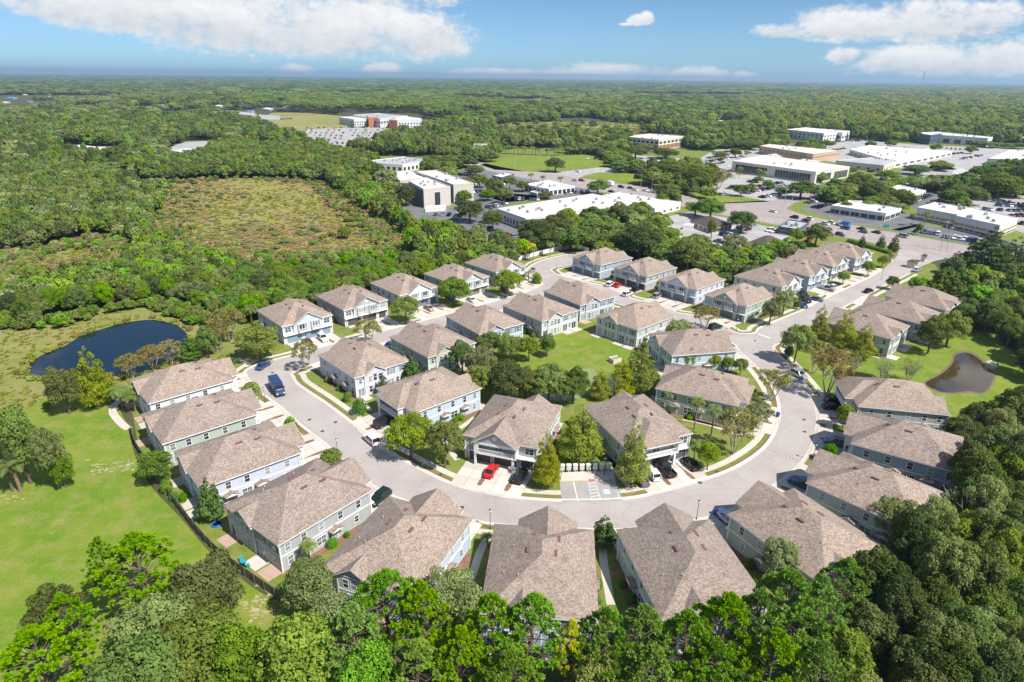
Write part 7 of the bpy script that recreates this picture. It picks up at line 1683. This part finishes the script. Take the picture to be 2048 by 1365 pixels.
def vinyl(px, lab):
    ln = resample(smooth_line(GP(px), 5), 2.4); t = thing('vinyl_fence', lab, 'fence', (ln[0].x, ln[0].y, 0)); o0 = ln[0]
    for a, b in zip(ln, ln[1:]):
        d = (b - a).normalized(); n = Vector((-d.y, d.x)) * .04; a, b = a - o0, b - o0; mb = MB(); mb.prism([(a.x, a.y, .05), (b.x, b.y, .05), (b.x, b.y, 1.85), (a.x, a.y, 1.85)], (n.x, n.y, 0)); mb.obj('panel', m_vinyl, t)
        mb = MB(); mb.box(a.x - .08, a.x + .08, a.y - .08, a.y + .08, 0, 2.05); mb.obj('post', m_vinyl, t)
vinyl([(1036, 522), (1070, 513), (1110, 503), (1140, 498)], 'white vinyl fence beside the road bend'); vinyl([(1141, 497), (1160, 500), (1182, 505)], 'short grey white vinyl fence behind the dusty blue townhouse'); vinyl([(1395, 577), (1440, 556), (1478, 546), (1500, 543)], 'white vinyl fence behind the upper middle townhouses')
# blue tarpaulin
p = G(1345, 518); t = thing('tarpaulin', 'crumpled bright blue tarpaulin over a heap beside the oak', 'tarpaulin', tuple(p)); gx = np.linspace(-1, 1, 22); vs = []; fs = []
for i, a in enumerate(gx):
    for j, b in enumerate(gx): vs.append((a * 5.5, b * 3, max(.02, 1.6 * (1 - a * a) * (1 - b * b) + .25 * math.sin(a * 17 + b * 5) * math.cos(b * 13 - a * 4))))
for i in range(21):
    for j in range(21): q = i * 22 + j; fs.append((q, q + 22, q + 23, q + 1))
me = bpy.data.meshes.new('sheet'); me.from_pydata(vs, [], fs); me.materials.append(plain('tarp_blue', (.01, .12, .5), .35)); link('sheet', me, t)
# patio things of the grey townhouse
m_teal = plain('teal_plastic', (.02, .30, .36), .5)
def chair(u, v, a, lab):
    p = G(u, v); t = thing('patio_chair', lab, 'chair', (p.x, p.y, .04), a, 'teal patio chairs'); mb = MB(); mb.box(-.28, .28, -.28, .28, .38, .44); mb.obj('seat', m_teal, t); mb = MB(); mb.prism([(-.28, .26, .44), (.28, .26, .44), (.25, .4, 1.0), (-.25, .4, 1.0)], (0, .05, 0)); mb.obj('backrest', m_teal, t)
    for x in (-.24, .24):
        for y in (-.24, .24): mb = MB(); mb.box(x - .03, x + .03, y - .03, y + .03, 0, .38); mb.obj('leg', m_teal, t)
chair(484, 1126, .5, 'teal patio chair upper one by the picket fence'); chair(496, 1134, 2.2, 'teal patio chair lower one nearest the house')
p = G(489, 1131); t = thing('patio_table', 'small teal patio table between the two chairs', 'table', (p.x, p.y, .04)); mb = MB(); mb.tube((0, 0, .68), (0, 0, .73), .45, n=16); mb.obj('table_top', m_teal, t); mb = MB(); mb.tube((0, 0, 0), (0, 0, .68), .05, n=8); mb.obj('leg', m_teal, t)
p = G(434, 1050); t = thing('paddling_pool', 'round blue paddling pool on the grass under the magnolia', 'paddling pool', (p.x, p.y, .02)); mb = MB()
for q in range(16):
    a, b = 2 * PI * q / 16, 2 * PI * (q + 1) / 16; mb.tube((.8 * math.cos(a), .8 * math.sin(a), .15), (.8 * math.cos(b), .8 * math.sin(b), .15), .15, n=6, cap=False)
mb.obj('rim', plain('pool_blue', (.02, .14, .5), .4), t); mb = MB(); mb.tube((0, 0, .02), (0, 0, .16), .75, n=16); mb.obj('water', m_pond, t)
# gate houses at the entrance
for (u, v), lab in (((1823, 535), 'cream gate house with dark roof on the entrance island'), ((1846, 523), 'second cream gate pier by the highway'), ((1780, 523), 'cream gate pier left of the entrance')):
    p = G(u, v); t = thing('gate_house', lab, 'gate house', tuple(p), .7); s = 1.5 if 'house with' in lab else .8; mb = MB(); mb.box(-s, s, -s, s, 0, 2.5); mb.obj('wall', m_cream, t); rf = MB(); q = [(-s - .4, -s - .4, 2.5), (s + .4, -s - .4, 2.5), (s + .4, s + .4, 2.5), (-s - .4, s + .4, 2.5)]; rf.poly(q[::-1])
    for k in range(4): rf.poly((q[k], q[(k + 1) % 4], (0, 0, 3.4)))
    rf.obj('roof', m_dshin, t); mb = MB(); mb.box(-s * .6, s * .6, -s - .05, -s + .03, 1.0, 2.0); mb.obj('window', m_dark, t)
# poles, street lights, signals, billboard and radio mast
def pole(u, vb, vt, lab, mat=m_cpole, arm=0, r=.16, cat='utility pole', name='utility_pole'):
    p = G(u, vb); h = HT(u, vb, vt); t = thing(name, lab, cat, tuple(p)); mb = MB(); mb.tube((0, 0, 0), (0, 0, h), r, r * .6, 8); mb.obj('pole', mat, t)
    if arm: mb = MB(); mb.tube((0, 0, h - .2), (arm, 0, h + .5), .07, n=6); mb.tube((arm, 0, h + .5), (arm + .9 * (1 if arm > 0 else -1), 0, h + .5), .14, n=6); mb.obj('lamp_arm', mat, t)
    elif name == 'utility_pole':
        mb = MB(); mb.box(-1.2, 1.2, -.08, .08, h - 1, h - .85); mb.obj('cross_arm', mat, t)
for u, vb, vt, lab, arm in ((1281, 376, 350, 'grey street light left of the queue', -5), (1303, 384, 357, 'grey street light at the end of the queue', 5), (1180, 358, 328, 'grey street light at the crossroads', -4), (1477, 409, 371, 'grey street light before the bank car park', 0), (1496, 414, 398, 'short street light on the verge', 4), (832, 291, 281, 'far street light by the wood', -4), (920, 305, 296, 'far street light left of the billboard', -4)): pole(u, vb, vt, lab, m_metal, arm or 3, .12, 'street light', 'street_light')
for u, vb, vt, lab in ((1760, 459, 425, 'concrete utility pole by the showroom lot'), (1881, 500, 440, 'concrete utility pole by the two tier building'), (1892, 503, 452, 'wooden pole right of the concrete one at the highway'), (1675, 470, 440, 'wooden pole in front of the dump truck'), (1566, 423, 370, 'concrete pole at the crossroads'), (1580, 428, 378, 'second concrete pole at the crossroads'), (1444, 409, 312, 'tall pole behind the golden tree'), (1302, 352, 345, 'short pole on the sports lawn edge'), (1095, 345, 310, 'tall pole on the sports lawn, left'), (1030, 338, 300, 'tall pole on the sports lawn edge'), (876, 312, 282, 'tall pole in the wood by the grey roofed hall'), (478, 212, 182, 'far lattice pylon before the pine wood'), (21, 173, 152, 'far mast at the left edge'), (308, 160, 150, 'far white chimney at the horizon')): pole(u, vb, vt, lab)
for (u, v), wh, L in (((1128, 356), 'at the crossroads left', 9), ((1463, 408), 'before the bank car park', -8)):
    p = G(u, v); t = thing('traffic_signal', 'grey traffic signal mast ' + wh, 'traffic signal', tuple(p)); mb = MB(); mb.tube((0, 0, 0), (0, 0, 6.5), .16, .12, 8); mb.tube((0, 0, 6), (L, 0, 6.6), .1, .06, 6); mb.obj('mast', m_metal, t)
    for k in (.5, .9): mb = MB(); mb.box(L * k - .2, L * k + .2, -.2, .2, 5.4, 6.5); mb.obj('signal_head', m_pole, t)
p = G(961, 312); t = thing('billboard', 'large billboard with a green and white poster before the wood', 'billboard', tuple(p), .1); h = HT(961, 312, 288)
mb = MB(); mb.tube((0, 0, 0), (0, 0, h * .6), .5, .4, 8); mb.obj('post', m_metal, t); mb = MB(); mb.box(-6.5, 6.5, -.3, .3, h * .5, h); mb.obj('panel', m_white, t)
mb = MB(); mb.box(-6.2, -1.6, -.36, -.31, h * .53, h * .97, 0); mb.box(-1.5, 1.6, -.36, -.31, h * .53, h * .97, 1); mb.box(1.7, 6.2, -.36, -.31, h * .53, h * .97, 2); mb.obj('poster', [plain('poster_green', (.1, .4, .2), .6), plain('poster_tan', (.5, .35, .2), .6), plain('poster_white', (.6, .65, .6), .6)], t)
p = G(1822, 262); h = HT(1822, 262, 142); t = thing('radio_mast', 'tall thin red and white lattice radio mast above the right forest', 'mast', tuple(p))
rw_ = [plain('mast_red', (.36, .16, .14), .6), plain('mast_grey', (.5, .5, .5), .6)]
for k in range(7):
    mb = MB(); z0, z1 = h * k / 7, h * (k + 1) / 7
    for q in range(3): a = q * 2.094; mb.tube((.8 * math.cos(a), .8 * math.sin(a), z0), (.8 * math.cos(a), .8 * math.sin(a), z1), .1, n=4)
    n = 8
    for j in range(n):
        za, zb = z0 + (z1 - z0) * j / n, z0 + (z1 - z0) * (j + 1) / n
        for q in range(3): a, b = q * 2.094, (q + 1) * 2.094; mb.tube((.8 * math.cos(a), .8 * math.sin(a), za), (.8 * math.cos(b), .8 * math.sin(b), zb), .06, n=3)
    mb.obj('section', rw_[k % 2], t)
p = G(1724, 452); t = thing('street_sign', 'green highway sign on the verge before the showroom lot', 'sign', tuple(G(1770, 462))); mb = MB(); mb.box(-1.6, 1.6, -.05, .05, 1.6, 3.2); mb.obj('plate', m_green, t); mb = MB(); mb.tube((-1, 0, 0), (-1, 0, 1.6), .06); mb.tube((1, 0, 0), (1, 0, 1.6), .06); mb.obj('posts', m_metal, t)
# satellite dish of the blue townhouse
p = G(655, 1163, 3.4); t = thing('satellite_dish', 'white satellite dish at the rear corner of the blue townhouse', 'dish', tuple(p), 2.3); mb = MB()
rr = [[(.06 + .12 * k * k / 9, .18 * k * math.cos(a), .18 * k * math.sin(a)) for a in [q * PI / 6 for q in range(12)]] for k in (.3, 1, 2, 3)]; mb.loft(rr, cap=False); mb.obj('dish', m_trim, t); mb = MB(); mb.tube((0, 0, 0), (-.3, 0, -.5), .04, n=6); mb.obj('bracket', m_metal, t)
CLM = [(*G(u, v).to_2d(), t) for u, v, t in ((1130, 425, 'middle of the long white hall'), (1010, 440, 'left end of the long white hall'), (1290, 420, 'white annex'), (870, 385, 'cream office blocks'), (1100, 376, 'small white roofed shop'), (1480, 345, 'left end of the big cream hall'), (1620, 350, 'right end of the big cream hall'), (1600, 315, 'tan striped hall'), (1735, 425, 'white showroom'), (1930, 455, 'white two tier building'),
       (1800, 325, 'low white hall'), (1920, 360, 'grey hip roofed building'), (1900, 285, 'white dealership'), (1310, 295, 'brick office'), (800, 335, 'grey roofed hall'), (1100, 330, 'sports lawn'), (1420, 455, 'dark hip roofed office'), (1250, 365, 'grass basin by the queue'), (1640, 280, 'white forest edge office'), (2010, 400, 'right edge lot'), (1500, 385, 'bank car park'), (1800, 395, 'white building among oaks'), (1370, 370, 'crossroads oak group'), (960, 345, 'highway behind the office blocks'), (850, 500, 'car park wood'))]
# oaks between the lots (feet in the picture)
for kind, u, vt, vb, wpx in [('live_oak', 940, 400, 445, 62), ('live_oak', 985, 420, 462, 46), ('oak', 1120, 425, 478, 70), ('oak', 1240, 405, 458, 60), ('elm', 1275, 402, 455, 60), ('live_oak', 1180, 470, 500, 50), ('live_oak', 1335, 368, 405, 62), ('live_oak', 1385, 330, 380, 80), ('live_oak', 1340, 320, 362, 80), ('oak', 1300, 335, 368, 56), ('oak', 1240, 320, 345, 44), ('live_oak', 1110, 314, 345, 44),
      ('oak', 1195, 360, 390, 48), ('oak', 1420, 395, 440, 62), ('oak', 1390, 402, 432, 46), ('crape', 1435, 335, 380, 50), ('oak', 1480, 368, 393, 34), ('oak', 1600, 362, 398, 64), ('oak', 1640, 370, 400, 46), ('oak', 1670, 356, 386, 36), ('oak', 1690, 332, 350, 44), ('live_oak', 1715, 345, 382, 52), ('live_oak', 1740, 360, 405, 60), ('live_oak', 1800, 380, 412, 50), ('oak', 1770, 340, 362, 46), ('oak', 1830, 330, 350, 56), ('oak', 1880, 322, 342, 50), ('live_oak', 1930, 372, 410, 74), ('live_oak', 1990, 345, 400, 90), ('live_oak', 2030, 330, 395, 80), ('live_oak', 1960, 335, 370, 60), ('oak', 1820, 352, 372, 44), ('oak', 1860, 358, 376, 40),
      ('oak', 990, 355, 395, 46), ('grey_oak', 1010, 375, 408, 40), ('oak', 930, 380, 408, 34), ('oak', 1090, 383, 398, 36), ('live_oak', 812, 366, 412, 46), ('oak', 785, 340, 372, 40), ('oak', 900, 310, 340, 48), ('oak', 950, 330, 352, 40), ('live_oak', 745, 325, 345, 44), ('oak', 1620, 275, 292, 34), ('oak', 1650, 280, 296, 40), ('oak', 1555, 276, 296, 50), ('oak', 1500, 280, 300, 50), ('oak', 1330, 295, 318, 60), ('oak', 1270, 292, 318, 56), ('oak', 1220, 298, 318, 44),
      ('bright', 880, 478, 520, 56), ('elm', 840, 470, 512, 46), ('oak', 690, 455, 478, 30), ('bright', 1000, 375, 395, 20), ('oak', 960, 348, 376, 34), ('oak', 935, 355, 384, 36), ('elm', 1020, 352, 380, 34), ('palm', 1062, 345, 366, 16), ('palm', 1085, 350, 370, 16), ('palm', 1120, 352, 372, 16), ('oak', 1045, 362, 384, 30), ('oak', 975, 378, 402, 36), ('oak', 1500, 366, 388, 26), ('oak', 1535, 360, 380, 26), ('oak', 1560, 372, 392, 24), ('oak', 1515, 352, 366, 22), ('palm', 1478, 332, 356, 14), ('palm', 1515, 336, 362, 14), ('palm', 1525, 340, 366, 14), ('oak', 1690, 402, 424, 28), ('oak', 1860, 404, 424, 26), ('palm', 1848, 420, 452, 18), ('palm', 1822, 424, 452, 16), ('oak', 1640, 345, 366, 30), ('oak', 1440, 302, 322, 26), ('oak', 1470, 296, 316, 28), ('palm', 1490, 298, 320, 14), ('palm', 1425, 300, 322, 14), ('oak', 1870, 288, 304, 26), ('oak', 1940, 292, 308, 24), ('oak', 1780, 280, 296, 26), ('oak', 1740, 282, 298, 26)]:
    q = G(u, vb); cl = min(CLM, key=lambda w_: (w_[0] - q.x) ** 2 + (w_[1] - q.y) ** 2)[2]
    T(kind, u, vt, vb, wpx, ('wide, ' if wpx > 58 else 'small, ' if wpx < 42 else '') + 'standing near the ' + cl)
    TREES[-1][3]['group'] = 'trees of the commercial district'
for k in range(34):
    u = 1000 + k * 9 + TR.uniform(-3, 3); v = 312 - abs(k - 12) * .35; T('palm', u, v - TR.uniform(14, 19), v, 15, 'in the row along the far side of the sports lawn'); TREES[-1][3]['group'] = 'palms along the sports lawn'
for k in range(26):
    u, v = TR.uniform(575, 800), TR.uniform(262, 292); T('small_palm' if k % 2 else 'palm', u, v - TR.uniform(7, 10), v, 9, 'in the large lot of the far medical building'); TREES[-1][3]['group'] = 'palms of the far medical lot'
# ------------------------------------------------------------------ air
hm = bpy.data.materials.new('haze'); hm.use_nodes = True; hm.node_tree.nodes.clear(); t = NT(hm.node_tree); o = t.N('ShaderNodeOutputMaterial'); pv = t.N('ShaderNodeVolumePrincipled')
pv.inputs['Color'].default_value = (.56, .80, 1.0, 1); pv.inputs['Density'].default_value = 0.00009; pv.inputs['Anisotropy'].default_value = .3; t.l.new(pv.outputs[0], o.inputs['Volume'])
mb = MB(); mb.box(-29000, 29000, -29000, 29000, -1, 150); hz = mb.obj('haze', hm); tag(hz, 'thin pale haze over the whole land', kind='stuff')
